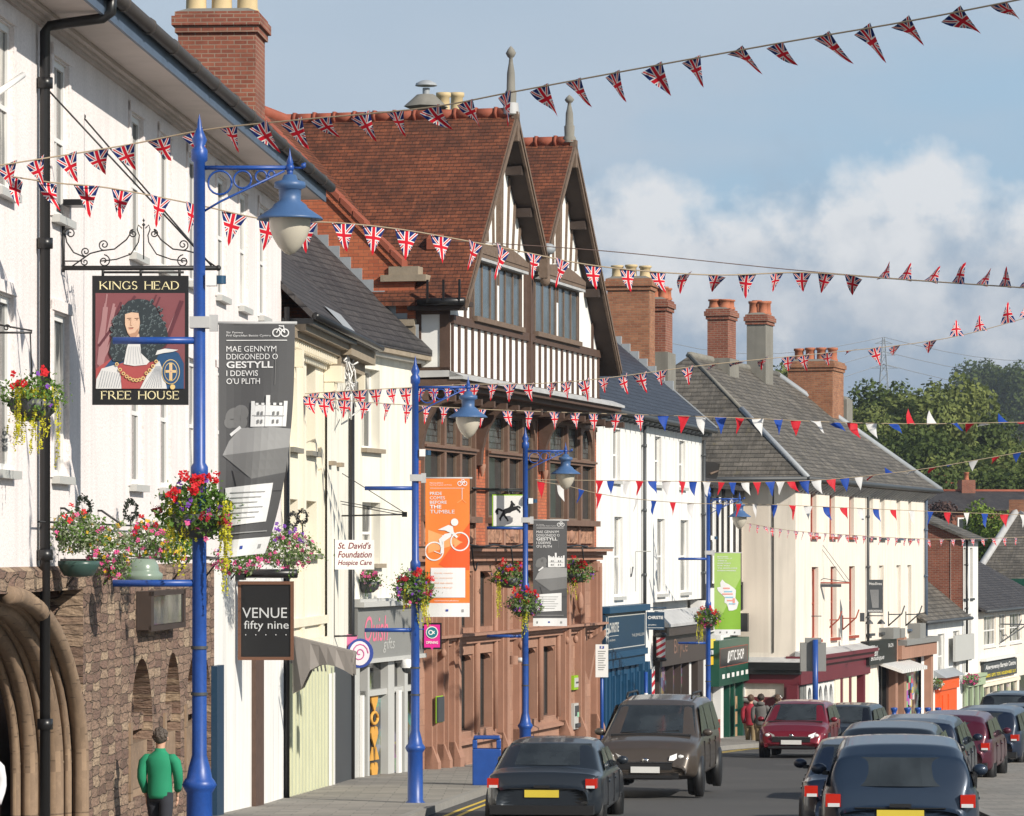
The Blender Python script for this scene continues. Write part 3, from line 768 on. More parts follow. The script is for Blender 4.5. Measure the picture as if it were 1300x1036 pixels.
# ---- C
C=Fr(-21.4+.245*74.0,74.0,.245); C.gz=gz(74)+.12
uC0=C.u(444); uC=C.u(530)-.01
hc=C.root('shop_building','two storey ivory rendered building with dark slate roof above a grey shopfront','shop')
wa=C.rect(459.5,568,482,478.5); wb=C.rect(460,712,483,641); wa=(wa[0],wa[1],2.1,3.72); wb=(wa[0]+.03,wa[1]+.05,-.25,1.0)
m=MB().mat('render_offwhite'); m.wall(uC0,uC,-1.1,4.12,[wa,wb],0,.30); m.box(uC0,uC,.45,7,-7.2,4.1)
part(C,m,'wall',hc)
for h in (wa,wb): window(C,hc,h,v=.2,cols=2,rows=2,gm='glass_pale',sill=.12,sillm='stone_pale')
m=MB().mat('white_paint'); m.box(uC0-.1,uC-.02,-.2,-.002,4.0,4.16); m.mat('stone_pale'); m.box(uC0-.2,uC-.02,-.34,-.2,4.06,4.22)
part(C,m,'eaves',hc)
slab_roof(C,hc,uC0-.9,uC-.02,(-.36,4.28),(5.6,10.1),'slate_dark')
# shopfront
z0,z1=-2.17,-1.12
m=MB().mat('grey_paint'); m.box(uC0+.02,uC-.05,-.16,.4,z0,z1); m.mat('pale_grey_paint'); m.box(uC0,uC-.04,-.30,.4,z1,z1+.10); m.box(uC0,uC-.04,-.22,.35,z1+.10,z1+.16); m.box(uC0+.02,uC-.05,-.22,-.0,z0-.09,z0-.002)
fz=part(C,m,'fascia',hc)
ua,za=C.uz(463,822,-.165); ub,zb=C.uz(494,777,-.165)
m=MB().mat(flat('pink_letter',(.72,.16,.26))); m.text('Quish',(ua,-.166,-1.93),(1,0,0),(0,0,1),(ub-ua)*.95,.62,bold=.0,shear=.25); m.mat('pale_grey_paint'); m.text('gifts',(ua+1.35,-.167,-2.08),(1,0,0),(0,0,1),.9,.3,shear=.2)
m.build('fascia_lettering',fz)
m=MB().mat('pale_grey_paint')
cols=[C.u(x,-.05) for x in (452,461,488,494,510,514)]
for a,b in ((uC0+.02,C.u(452)),(C.u(462),C.u(464.5)),(C.u(488),C.u(496)),(C.u(509),C.u(513))): m.box(a,b,-.08,.1,-7,z0-.09)
m.box(C.u(462),uC-.1,-.05,.1,-2.95,-2.83); m.box(C.u(462),uC-.1,-.07,.1,-7,-5.6)
part(C,m,'shopfront_frame',hc)
m=MB().mat('glass_shop'); m.poly([(uC0,.08,-7),(uC,.08,-7),(uC,.08,z0),(uC0,.08,z0)]); part(C,m,'pane',hc)
m=MB().mat('white_paint'); m.box(C.u(505,-.12),C.u(509,-.12),-.14,-.085,-7,-2.9); m.box(C.u(459,-.12),C.u(461.5,-.12),-.14,-.085,-7,-2.9); part(C,m,'door_frame',hc)
# yellow hanging hearts and stars in the window
hg=C.root('window_garland','string of golden hearts and wreaths hanging in the grey shopfront window','decoration')
m=MB().mat(flat('gold',(.62,.32,.06))); cx_=(C.u(472)+C.u(482))/2
def heart(m,u,v,z,s):
    pts=[]
    for k in range(16):
        t=2*math.pi*k/16; x=16*math.sin(t)**3; y=13*math.cos(t)-5*math.cos(2*t)-2*math.cos(3*t)-math.cos(4*t); pts.append((u+x*s/17,v,z+y*s*.06))
    m.prism(pts,(0,.03,0))
for k,z in enumerate((-3.05,-3.42,-3.78,-4.15,-4.52)):
    if k==1: m.tube([(cx_+.24*math.cos(t*.5236),.03,z+.12*math.sin(t*.5236)) for t in range(13)],.035,6)
    elif k==3:
        for d in (-.2,.2): m.prism([(cx_+d-.13,.02,z-.13),(cx_+d+.13,.02,z-.13),(cx_+d*.6,.02,z+.14)],(0,.03,0))
    else: heart(m,cx_,.02,z,.27)
part(C,m,'ornaments',hg)
m=MB().mat('black_iron'); m.tube([(cx_,.035,-2.83),(cx_,.035,-4.75)],.008,4); part(C,m,'string',hg)
# camera dome on the shopfront
t=C.root('security_camera','white dome security camera on the grey shopfront corner','camera')
a,z=C.uz(517,846,-.3); m=MB().mat('white_paint'); m.lathe([(.0,.16),(.12,.14),(.15,.02),(.15,-.03)],(a,-.3,z),14); m.mat('glass'); m.sphere((a,-.3,z-.03),.12,12,8); m.mat('white_paint'); m.tube([(a,-.3,z+.1),(a,-.05,z+.1)],.03,8)
part(C,m,'housing',t)
# ================================================================ D: sandstone and timber framed bank
D=Fr(-21.4+.245*78.9,78.9,.245); D.gz=gz(78.9)+.12
uD=D.u(757)
bank=D.root('bank_building','three storey corner bank of pink sandstone with two half timbered gables and red tiled roofs','bank')
VJ=-.75
# key points
a1,za1=D.uz(653,148,-1.16); a2,za2=D.uz(727,178,-1.16)
ZA=(za1+za2)/2
umid=(a1+a2)/2; KS=.99
uL=-.25; uR=a2+(a2-umid)+1.7
uR=D.u(786,-1.18)
uJ=D.u(759,VJ); uK=D.u(789,-1.0)
print('D key',uD,a1,za1,a2,za2,uR)
# ---- ground floor wall with mullioned lights in two tiers
ZC=0.0      # cornice under the first floor sills
ZS=-1.95    # string course
bays=[(571,633),(654,712)]
holes=[];lights=[]
for (x0,x1) in bays:
    b0=D.u(x0)+.5; b1=D.u(x1)-.4; n=2; wdt=(b1-b0)/n
    for k in range(n):
        a=b0+wdt*k+.2; b=b0+wdt*(k+1)-.2
        holes.append((a,b,-1.72,-.45)); holes.append((a,b,-4.05,-2.32)); lights.append((a,b))
door=(D.u(728),D.u(741),-8,-2.4)
m=MB().mat('sandstone'); m.wall(0,uD,-8,ZC,holes,0,.30,'sandstone_trim'); m.box(0,uD,.6,8,-8,3.2)
part(D,m,'stone_wall',bank)
for (a,b,za,zb) in holes:
    window(D,bank,(a,b,za,zb),v=.20,cols=2,rows=1,sash=False,fw=.05,fm='dark_timber',gm='glass')
m=MB().mat('sandstone_trim')
# pilasters with mouldings, mullion shafts, sills, strings
for x in (541,556,571,633,654,712,731,752):
    u=D.u(x); w=.42 if x in (571,633,654,712,752) else .25
    m.box(u-w/2,u+w/2,-.16,0,-8,-.25); m.box(u-w/2+.1,u+w/2-.1,-.24,-.16,-8,-.4)
    m.box(u-w/2-.06,u+w/2+.06,-.2,0,-.5,-.3); m.hexa([(u-w/2,-.30,-4.55),(u+w/2,-.30,-4.55),(u+w/2,-.0,-4.55),(u-w/2,-.0,-4.55)],[(u-w/2,-.17,-4.2),(u+w/2,-.17,-4.2),(u+w/2,-.0,-4.2),(u-w/2,-.0,-4.2)])
    m.box(u-w/2,u+w/2,-.30,0,-8,-4.552)
for (a,b) in lights:
    for e in (a-.15,b+.15):
        m.tube([(e,-.03,-4.1),(e,-.03,-.4)],.07,8); 
    for zt in (-.45,-2.32):
        arch_fill(m,a,b,zt-.14,zt,.05,.12)
for (x0,x1) in bays:
    b0=D.u(x0)+.3;b1=D.u(x1)-.25
    for z in (-4.12,-1.8):
        m.prism([(b0,.36,z+.05),(b0,-.14,z-.14),(b0,-.14,z-.2),(b0,.36,z-.2)],(b1-b0,0,0))
part(D,m,'stone_mullions',bank)
m=MB().mat('sandstone_trim')
for (v,z0,z1) in ((-.10,ZS-.12,ZS-.02),(-.20,ZS-.02,ZS+.06),(-.32,ZS+.06,ZS+.12)): m.box(-.02,uD+.05,v,-.001,z0,z1-.002)
for (v,z0,z1) in ((-.16,-.22,-.10),(-.26,-.10,-.0),(-.42,0,.07)): m.box(-.02,uD+.1,v,-.001,z0,z1-.002)
part(D,m,'string_course',bank)
m=MB().mat('dark_timber'); m.box(-.02,uD+.12,-.44,-.002,.072,.11); part(D,m,'lead_ledge',bank)
# carved bosses under the string course
m=MB().mat('sandstone_trim')
for x in (553,575,634,652,711,722,732,741): m.sphere((D.u(x),-.18,ZS-.26),.085,8,6,(1,.8,1.2))
for x in (727,): 
    u=D.u(x); m.sphere((u,-.2,-1.3),.14,8,6,(1,.6,2)); 
u=D.u(738); m.prism([(u,-.05,-2.9),(u,-.1,-2.3),(u,-.6,-2.0),(u,-.6,-2.15),(u,-.35,-2.5),(u,-.2,-3.3)],(.2,0,0))
part(D,m,'carving',bank)
# first floor: brick piers, carved panels, timber windows
z_s,z_t,z_h=.72,2.25,3.25
wins=[(-.05+D.u(535),D.u(601)),(D.u(616),D.u(679)),(D.u(694),D.u(752))]
m=MB().mat('brick_orange'); m.wall(0,uD,.0+.11,3.3,[(a,b,.111,z_h) for a,b in wins],0,.3); part(D,m,'brick_wall',bank)
def mkcarve():
    m_,nq,b=newmat('carved_panel'); t=coords(nq); v=nq.new('ShaderNodeTexVoronoi'); nq.put(v.inputs['Vector'],t.outputs['UV']); v.inputs['Scale'].default_value=5
    n=nq.noise(t.outputs['UV'],7,4); hgt=nq.math('ADD',v.outputs['Distance'],n)
    nq.put(b.inputs['Base Color'],nq.mix(nq.ramp(hgt,[(.5,0),(1.1,1)]),(.16,.08,.05),(.36,.19,.12))); b.inputs['Roughness'].default_value=.9
    nq.put(b.inputs['Normal'],nq.bump(hgt,1,.08)); return m_
M['carved']=mkcarve()
for wi,(a,b) in enumerate(wins):
    m=MB().mat('carved'); n=3
    for k in range(n):
        x0=a+(b-a)*k/n+.08; x1=a+(b-a)*(k+1)/n-.08; m.box(x0,x1,-.02,.1,.2,.6)
    m.mat('sandstone_trim'); m.box(a,b,.06,.29,.112,.64)
    for k in range(n+1):
        x=a+(b-a)*k/n; m.box(max(a,x-.08),min(b,x+.08),-.06,.06,.115,.64)
    m.sphere(((a+b)/2,-.0,.4),.17,8,6,(1,.6,1))
    part(D,m,'carved_panel',bank)
    # timber frame
    m=MB().mat('frame_timber'); vf=-.02
    m.box(a,b,vf-.2,.1,z_s-.08,z_s+.06); m.box(a,b,vf-.06,.1,z_t-.07,z_t+.07); m.box(a,b,vf-.05,.1,z_h-.1,z_h)
    nl=3; es=[a,a+(b-a)*.40,a+(b-a)*.70,b]
    for e in es: m.box(max(a,e-.09),min(b,e+.09),vf-.05,.1,z_s+.062,z_h-.102)
    m.box(a,b,vf-.12,vf-.055,z_t+.0,z_t+.05)
    for i in range(3):
        if i==2 and wi: arch_fill(m,es[i]+.09,es[i+1]-.09,z_h-.75,z_h-.1,vf-.02,.1)
        # inner casement frames
        for zz0,zz1 in ((z_s+.062,z_t-.072),(z_t+.072,z_h-.102)):
            x0,x1=es[i]+.092,es[i+1]-.092
            m.mat('old_timber'); m.box(x0,x0+.05,.02,.08,zz0,zz1); m.box(x1-.05,x1,.02,.08,zz0,zz1); m.box(x0,x1,.025,.078,zz0,zz0+.05); m.mat('frame_timber')
    fw=part(D,m,'window',bank)
    g=MB().mat('glass'); g.poly([(a,.085,z_s),(b,.085,z_s),(b,.085,z_t),(a,.085,z_t)]); g.mat('leaded'); g.poly([(a,.085,z_t),(b,.085,z_t),(b,.085,z_h),(a,.085,z_h)]); g.build('pane',fw)
    g=MB().mat('plaster_white'); 
    if wi: g.box(a+.5,a+1.4,.3,.32,z_s,z_s+.75); g.build('blind',fw)
# pier shafts and curved brackets carrying the jetty
m=MB().mat('sandstone_trim')
for u in (D.u(607),D.u(687)): m.lathe([(.02,-.16),(.07,-.02),(.09,.06),(.09,.12)],(u,-.09,1.86),8)
part(D,m,'pier_corbel',bank)
def bracket(m,u,w,z0=1.95,z1=3.2,vo=VJ):
    pts=[(u,-.02,z0)]
    for k in range(7):
        t=k/6; pts.append((u,-.12+(vo+.12)*(1-math.cos(t*math.pi/2)),z0+.0+(z1-z0)*math.sin(t*math.pi/2)))
    pts+=[(u,vo,z1+.02),(u,-.02,z1+.02)]
    m.prism(pts,(w,0,0))
m=MB().mat('timber')
for u in (.05,D.u(604),D.u(683)): bracket(m,u,.2)
part(D,m,'jetty_bracket',bank)
m=MB().mat('timber')
m.box(-.02,uK-.1,-.3,.5,3.22,3.34); m.box(-.02,uK-.08,-.5,.5,3.342,3.46); m.box(-.02,uK-.04,-.85,.5,3.462,3.56); m.box(-.02,uK,-1.0,.5,3.562,3.66)
u=.3
while u<uD: m.box(u,u+.14,-.8,-.31,3.2,3.34); u+=1.15
m.box(-.02,uD,-.03,.5,3.1,3.22)
part(D,m,'jetty_cornice',bank)
m=MB().mat('lead_white'); m.prism([(-.05,-1.08,3.662),(-.05,-1.08,3.72),(-.05,VJ-.02,3.84),(-.05,VJ-.02,3.662)],(uK+.1,0,0)); m.poly([(-.05,-1.08,3.72),(-.05,VJ,3.85),(-.05,.0,3.85),(-.05,0,3.7)]); part(D,m,'lead_apron',bank)
# ---- timbered upper storey
def zr(u): # underside of the roof above the front wall
    return ZA-.16-KS*min(abs(u-a1),abs(u-a2))
m=MB().mat('plaster_white')
UL=.12; URw=uJ
poly=[(UL,VJ,3.67),(URw,VJ,3.67),(URw,VJ,zr(URw)),(a2,VJ,zr(a2)),(umid,VJ,zr(umid)),(a1,VJ,zr(a1)),(UL,VJ,zr(UL))]
m.add(poly,[[0,1,2,6],[2,3,4],[4,5,6],[2,4,6]])
# back body up to the roof
m.box(UL,URw,VJ+.02,7.5,3.7,5.0)
m.poly([(URw,VJ,3.3),(URw,7.5,3.3),(URw,7.5,zr(URw)),(URw,VJ,zr(URw))])
part(D,m,'plaster_wall',bank)
m=MB().mat('timber'); vp=VJ-.05
def beam(m,u0,z0,u1,z1,w,vp=vp,d=.05,clip=True):
    dx,dz=u1-u0,z1-z0; L=math.hypot(dx,dz); nx_,nz_=-dz/L*w/2,dx/L*w/2
    m.prism([(u0-nx_,vp,z0-nz_),(u1-nx_,vp,z1-nz_),(u1+nx_,vp,z1+nz_),(u0+nx_,vp,z0+nz_)],(0,d,0))
zw0,zw1=5.06,6.33
m.box(UL,URw,vp-.02,VJ-.001,3.70,3.83)
m.box(UL,URw,vp-.03,VJ-.001,4.86,5.04)
nst=26
for k in range(nst):
    u=UL+.08+(URw-UL-.16)*k/(nst-1); m.box(u-.042,u+.042,vp+.0,VJ-.002,3.832,4.858)
w1=(D.u(598,VJ),D.u(658,VJ)); w2=(D.u(676,VJ),D.u(731,VJ))
for u in (w1[0]-.12,w1[1]+.12,w2[0]-.12,w2[1]+.12,w1[1]+.55,URw-.1,URw-.75,w1[0]-.6):
    zt=min(zr(u)-.05,6.6)
    if zt>5.1: m.box(u-.045,u+.045,vp,VJ-.002,5.042,zt)
m.box(umid-.09,umid+.09,vp-.06,VJ-.001,3.83,7.0)
part(D,m,'timber_frame',bank)
m=MB().mat('old_timber')
for (a,b),ua in ((w1,a1),(w2,a2)):
    # tie beam, arched hood over the window
    m.box(a-.25,b+.25,vp-.14,VJ-.001,6.42,6.50)
    n=8
    for k in range(n):
        t0=k/n;t1=(k+1)/n; h0=.28*math.sin(math.pi*t0)+.12; h1=.28*math.sin(math.pi*t1)+.12; x0=a-.2+(b-a+.4)*t0; x1=a-.2+(b-a+.4)*t1
        m.prism([(x0,vp-.16,6.5),(x1,vp-.16,6.5),(x1,vp-.16,6.5+h1*.8),(x0,vp-.16,6.5+h0*.8)],(0,.16,0))
    # radiating studs in the gable head
    zt0=6.85
    for x,sx in ((-2.1,-.9),(-1.5,-.75),(-.95,-.5),(-.4,-.2),(.4,.2),(.95,.5),(1.5,.75),(2.1,.9)):
        u0=ua+x*.95; u1=ua+x*.95+ (-sx)*.0
        ztop=zr(u0)-.08
        # lean: studs fan out
        u1=u0+sx*.35*max(0,(ztop-zt0)); zt=min(ztop,zr(u1)-.06)
        if zt>zt0: beam(m,u0,zt0,u0+(u1-u0)*.6,zr(u0+(u1-u0)*.6)-.08,.06)
    m.box(ua-.05,ua+.05,vp-.06,VJ-.002,6.9,ZA-.5)
    # small collar near apex
part(D,m,'gable_timbers',bank)
for (a,b) in (w1,w2):
    m=MB().mat('old_timber'); v0=VJ-.06
    m.box(a-.05,b+.05,v0-.10,VJ,zw0-.05,zw0+.06)
    m.box(a-.02,b+.02,v0,VJ,zw1-.02,6.42)
    mid=(a+b)/2; es=[a+.05,a+(mid-a)*.36,a+(mid-a)*.70,mid-.12,mid+.12,mid+(b-mid)*.33,mid+(b-mid)*.66,b-.05]
    for e in es: m.box(e-.036,e+.036,v0,VJ-.001,zw0+.062,zw1-.022)
    w=part(D,m,'window',bank)
    g=MB().mat('glass_blue'); g.poly([(a,VJ-.03,zw0),(b,VJ-.03,zw0),(b,VJ-.03,zw1),(a,VJ-.03,zw1)]); g.build('pane',w)
    g=MB().mat('plaster_white'); g.box(mid-.07,mid+.07,VJ-.07,VJ-.035,zw0+.065,zw1-.4); g.build('mullion_plaster',w)
    g=MB().mat('lead_white'); g.box(a-.05,b+.1,v0-.16,VJ,6.34,6.40); g.build('drip_strip',w)
# side return of the jetty (faces the viewer)
m=MB().mat('dark_timber'); m.poly([(UL,VJ,3.3),(UL,VJ,5.4),(UL,.3,5.4),(UL,.3,3.3)]); m.mat('timber')
m.box(UL-.06,UL-.002,VJ,VJ+.22,3.8,5.35); m.box(UL-.06,UL-.002,-.12,.12,3.8,5.35); m.box(UL-.06,UL-.002,VJ,.1,3.7,3.92); m.box(UL-.06,UL-.002,VJ,.1,5.05,5.4); m.mat('plaster_white'); m.box(UL-.03,UL-.004,VJ+.22,-.12,3.93,5.05)
part(D,m,'jetty_side',bank)
# ---- roofs
VF,VB=-1.18,8.2
def gable_roof(m,ua,ul,ur,t=.15,vf=VF):
    for sg,ue in ((-1,ul),(1,ur)):
        zl=ZA-KS*abs(ue-ua)
        pts=[(ua,vf,ZA),(ue,vf,zl),(ue,vf,zl-t),(ua,vf,ZA-t)]
        m.prism(pts,(0,VB-vf,0))
for ua,ul,ur,nm in ((a1,uL,umid,'near'),(a2,umid,uR,'far')):
    m=MB().mat('tile_red'); gable_roof(m,ua,ul,ur)
    m.mat('tile_ridge'); 
    v=VF
    while v<VB: m.tube([(ua,v,ZA+.03),(ua,v+.44,ZA+.03)],.13,6); m.tube([(ua,v+.40,ZA+.03),(ua,v+.47,ZA+.03)],.16,6); v+=.47
    rf=part(D,m,'roof',bank)
    q=MB().mat('dark_timber')
    for ue in (ul,ur):
        zl=ZA-KS*abs(ue-ua); s_=1 if ue>ua else -1
        q.prism([(ua,VF+.02,ZA-.16),(ue,VF+.02,zl-.16),(ue,VF+.02,zl-.20),(ua,VF+.02,ZA-.20)],(0,.62,0))
        for f in (.3,.6):   # purlin ends
            uu=ua+(ue-ua)*f; z=ZA-KS*abs(uu-ua)-.2; q.box(uu-.09,uu+.09,VF+.05,VJ,z-.2,z)
    q.build('verge_soffit',rf)
    q=MB().mat('old_timber')
    for ue in (ul,ur):
        zl=ZA-KS*abs(ue-ua)
        q.prism([(ua,VF-.05,ZA-.04),(ue,VF-.05,zl-.04),(ue,VF-.05,zl-.22),(ua,VF-.05,ZA-.28)],(0,.06,0))
        q.prism([(ua,VF-.08,ZA-.02),(ue,VF-.08,zl-.02),(ue,VF-.08,zl-.14),(ua,VF-.08,ZA-.14)],(0,.03,0))
    q.box(ua-.10,ua+.10,VF-.08,VF+.06,ZA-.6,ZA+.05)
    q.build('bargeboard',rf)
    q=MB().mat('cement')
    fh=.76 if nm=='near' else .56; q.lathe([(r_,z_*fh) for r_,z_ in ((.16,-.1),(.16,.1),(.12,.2),(.13,.6),(.10,.65),(.09,1.15),(.05,1.45),(.04,1.58),(.08,1.63),(.12,1.73),(.07,1.85),(.0,1.95))],(ua,VF+.1,ZA+.05),8)
    if nm=='near': q.mat('lead_white'); q.lathe([(.19,-.05),(.17,.2)],(ua,VF+.1,ZA+.05),8)
    q.build('finial',rf)
# pendant at the valley
m=MB().mat('old_timber'); zv=ZA-KS*(umid-a1); m.box(umid-.12,umid+.12,VF-.08,VF+.12,zv-.55,zv+.05); m.sphere((umid,VF-.0,zv-.6),.12,8,6,(1,1,1.2)); m.mat('lead'); m.sphere((umid,VF-.05,zv+.12),.2,8,5,(1,1,.7)); part(D,m,'valley_pendant',bank)
# eaves of the near gable slope with gutter
m=MB().mat('black_paint'); zl=ZA-KS*abs(uL-a1)
m.tube([(uL-.08,VF,zl-.08),(uL-.08,-.15,zl-.08)],.08,8)
for v in (-1.1,-.75,-.4): m.box(uL-.16,uL-.1,v,v+.04,zl-.1,zl+.38)
m.mat('dark_timber'); m.box(uL,UL,VF+.05,.1,zl-.25,zl-.16); m.box(UL-.02,UL+.5,VF+.05,VJ,zl-.15,zl-.05)
part(D,m,'eaves',bank)
# main roof parallel to the street
zE=5.75; vr=4.15
m=MB().mat('tile_red'); 
m.prism([(.2,-.05,zE),(.2,vr,ZA-.02),(.2,vr,ZA-.2),(.2,-.05,zE-.2)],(uD-.4,0,0)); m.prism([(.2,vr,ZA-.02),(.2,8.3,zE),(.2,8.3,zE-.2),(.2,vr,ZA-.2)],(uD-.4,0,0))
m.mat('tile_ridge'); m.tube([(.2,vr,ZA),(uD,vr,ZA)],.14,6)
part(D,m,'main_roof',bank)
# brick gable wall towards the viewer with tile coping and kneeler
m=MB().mat('brick_orange'); t=.32
prof=[(0,0.0,-1.0),(0,8.3,-1.0),(0,8.3,zE+.1),(0,vr,ZA+.22),(0,.35,zE+.35),(0,.0,zE+.0)]
m.prism([(-.06,p[1],p[2]) for p in prof],(t,0,0)); part(D,m,'gable_wall',bank)
m=MB().mat('tile_ridge')
for k in range(14):
    t0=k/14;t1=(k+.9)/14; v0=.25+(vr-.25)*t0; v1=.25+(vr-.25)*t1; zz0=zE+.30+(ZA+.22-zE-.30)*t0; zz1=zE+.30+(ZA+.22-zE-.30)*t1
    m.prism([(-.14,v0,zz0+.02),(-.14,v1,zz1+.02),(-.14,v1,zz1+.15),(-.14,v0,zz0+.17)],(.46,0,0))
m.mat('brick_orange'); m.prism([(-.11,.1,zE+.0),(-.11,vr,ZA+.05),(-.11,vr,ZA+.2),(-.11,.1,zE+.18)],(.05,0,0))
part(D,m,'coping',bank)
m=MB().mat('stone_pale'); m.box(-.16,.30,-.28,.72,zE+.0,zE+.14); m.box(-.12,.28,-.1,.55,zE+.14,zE+.32); m.box(-.1,.26,-.04,.5,4.55,4.8); m.box(-.14,.3,-.02,.32,4.8,4.95)
part(D,m,'kneeler',bank)
m=MB().mat('stone_pale'); m.box(-.15,.4,vr-.5,vr+.25,ZA+.25,ZA+.42); m.prism([(-.12,vr-.45,ZA+.42),(-.12,vr+.2,ZA+.42),(-.12,vr-.12,ZA+.75)],(.45,0,0)); part(D,m,'apex_stone',bank)
# stepped lead flashing along the slate roof of the neighbour
m=MB().mat('lead'); n=22
rz=lambda v: 4.28+(v+.36)*.977
for k in range(n):
    v0=-.1+k*.25; m.box(-.085,-.061,v0,v0+.247,rz(v0)-.1,rz(v0+.25)+.05)
part(D,m,'stepped_flashing',bank)
# stone clad chimney with cowl far behind the ridge
vc=5.0; u0=D.u(556,vc); zc=zat(D,u0,vc,131)
m=MB().mat('cement'); m.box(u0-.9,u0+3.6,vc-.45,vc+.45,8.5,zc-.25); m.lathe([(.62,-.25),(.25,.08)],(D.u(541,vc),vc,zc),6)
c=part(D,m,'chimney',bank)
m=MB().mat('lead'); u=D.u(541,vc)
m.lathe([(.1,-.1),(.1,.16)],(u,vc,zc+.1),8); m.lathe([(.30,.22),(.28,.28),(.12,.36),(.0,.38)],(u,vc,zc+.1),12)
m.build('chimney_cowl',c)
for x in (563,580):
    u=D.u(x,vc); zt_=zat(D,u,vc,118); q=MB(); pots(q,[u],[vc],zt_-.62,.62,.20,'cream_pot'); q.build('chimney_pot',c)
m=MB().mat('tile_ridge'); u,z=D.uz(551,318,1.0)
vv=-.35; uu=a1-(ZA-6.75)/KS; m.prism([(uu-.05,vv,6.85),(uu-.3,vv,6.72),(uu-.3,vv,6.50),(uu-.05,vv,6.70)],(0,.32,0)); part(D,m,'roof_vent',bank)
# cables, alarm boxes, cash machine, bell
m=MB().mat('black_iron')
for wi in range(2):
    pts=[(D.u(x,-.46),-.46,.16-.05*abs(math.sin(x*.09))) for x in range(560,750,6)]
m.tube(pts,.022,5)
for x in (586,600,650,740):
    u=D.u(x,-.42); pts=[(u+.5*t-.2,-.45,.12-.55*math.sin(t*2.4)) for t in [i/8 for i in range(9)]]; m.tube(pts,.018,5)
part(D,m,'cables',bank)
m=MB().mat('black_iron'); m.tube([(D.u(600,-.1),-.1,1.42),(D.u(665,-.1),-.1,1.42)],.03,6); m.tube([(D.u(650,-.1),-.1,1.42),(D.u(650,-.1),-.1,1.3)],.03,6)
part(D,m,'wall_rail',bank)
a,b,za,zb=D.rect(728,926,741,891,-.08)
m=MB().mat('pale_grey_paint'); m.box(a,b,-.1,-.001,za,zb); m.mat('dark_grey'); m.box(a+.08,b-.3,-.112,-.1,zb-.32,zb-.06); m.box(a+.1,b-.12,-.16,-.1,za+.05,za+.14); m.mat(flat('pale_green_light',(.25,.5,.35))); m.box(a+.3,b-.2,-.114,-.1,za+.3,za+.42)
part(D,m,'cash_machine',bank)
a,b,za,zb=D.rect(728,876,735,857,-.08)
m=MB().mat(flat('lime_edge',(.25,.45,.02))); m.box(a,b,-.09,-.001,za,zb); m.mat('pale_grey_paint'); m.box(a+.06,b-.06,-.1,-.09,za+.06,zb-.06); m.mat('dark_grey'); m.box(a+.2,b-.15,-.106,-.1,za+.2,zb-.2); part(D,m,'wall_plaque',bank)
m=MB().mat('dark_grey'); a,b,za,zb=D.rect(545,917,553,884,-.1); m.box(a,b,-.3,-.26,za,zb); m.mat(flat('lime_edge',(.25,.45,.02))); m.box(a-.03,b+.03,-.26,-.25,za-.02,zb+.02); m.mat('dark_grey'); m.box(a+.2,b-.2,-.25,-.001,za+.1,zb-.1); part(D,m,'wall_plaque',bank)
m=MB().mat('sandstone_trim'); u,z=D.uz(654,838,-.3); m.lathe([(.12,-.1),(.12,.1)],(u,-.25,z),8); m.mat('white_paint'); m.tube([(u+.05,-.35,z),(u+.1,-.52,z+.0)],.06,8); m.mat('dark_grey'); m.tube([(u+.1,-.52,z),(u+.12,-.56,z)],.055,8); part(D,m,'security_camera',bank)
# ================================================================ E: white house with blue shop
E=Fr(2.2-.213*.3,96.3,.213); E.gz=gz(96.3)+.12
uE0=-.05; uEe=E.u(891); uEm=E.u(820)
he=E.root('shop_building','white rendered house with smooth navy slate roof over a blue shop and a brown shop','shop')
zt=3.13
wz=[];
for (x0,x1) in ((778.5,787),(831.5,839.5),(862.5,870)): wz.append((E.u(x0),E.u(x1),1.9,3.35)); 
for (x0,x1) in ((780,790.5),(834.5,844),(864,874)): wz.append((E.u(x0),E.u(x1),-1.2,.95))
hh=[(a,b,1.9 if i<3 else -1.22,3.28 if i<3 else .93) for i,(a,b,*_) in enumerate(wz)]
m=MB().mat('render_white'); m.wall(uE0,uEe,-1.45,3.62,hh,0,.2); m.box(uE0,uEe,.4,8,-8,3.6)
m.wall(E.u(818),E.u(829),-8,-1.45,[],0,.1)
part(E,m,'wall',he)
for h in hh: window(E,he,h,v=.1,cols=1,rows=1,gm='glass_pale',sill=.1,sillm='pale_grey_paint',depth=.06)
downpipe(E,he,E.u(814.5),-1.5,3.5,m='dark_grey'); downpipe(E,he,E.u(890),-1.5,3.4,m='dark_grey')
m=MB().mat('dark_grey'); m.box(uE0,uEe+.1,-.3,0,3.58,3.64); m.tube([(uE0,-.42,3.68),(uEe+.1,-.42,3.68)],.07,8)
u=.3
while u<uEe: m.box(u,u+.05,-.4,0,3.5,3.57); u+=.8
part(E,m,'eaves',he)
ze=3.78; pk=.86; 
rv=5.0
slab_roof(E,he,uE0-.2,uEe+.15,(-.45,ze),(rv,ze+pk*(rv+.45)),'slate_navy',ridgem='lead')
m=MB().mat('lead'); n=16
for k in range(n):
    v0=.9+k*.27; z=ze+pk*(v0+.45); m.box(uEe+.0,uEe+.16,v0,v0+.26,z-.1,z+.30)
m.prism([(uEe+.05,-.45,ze+.01),(uEe+.05,2.4,ze+pk*2.85+.01),(uEe+.05,2.4,ze+pk*2.85+.05),(uEe+.05,-.45,ze+.05)],(.14,0,0))
part(E,m,'stepped_flashing',he)
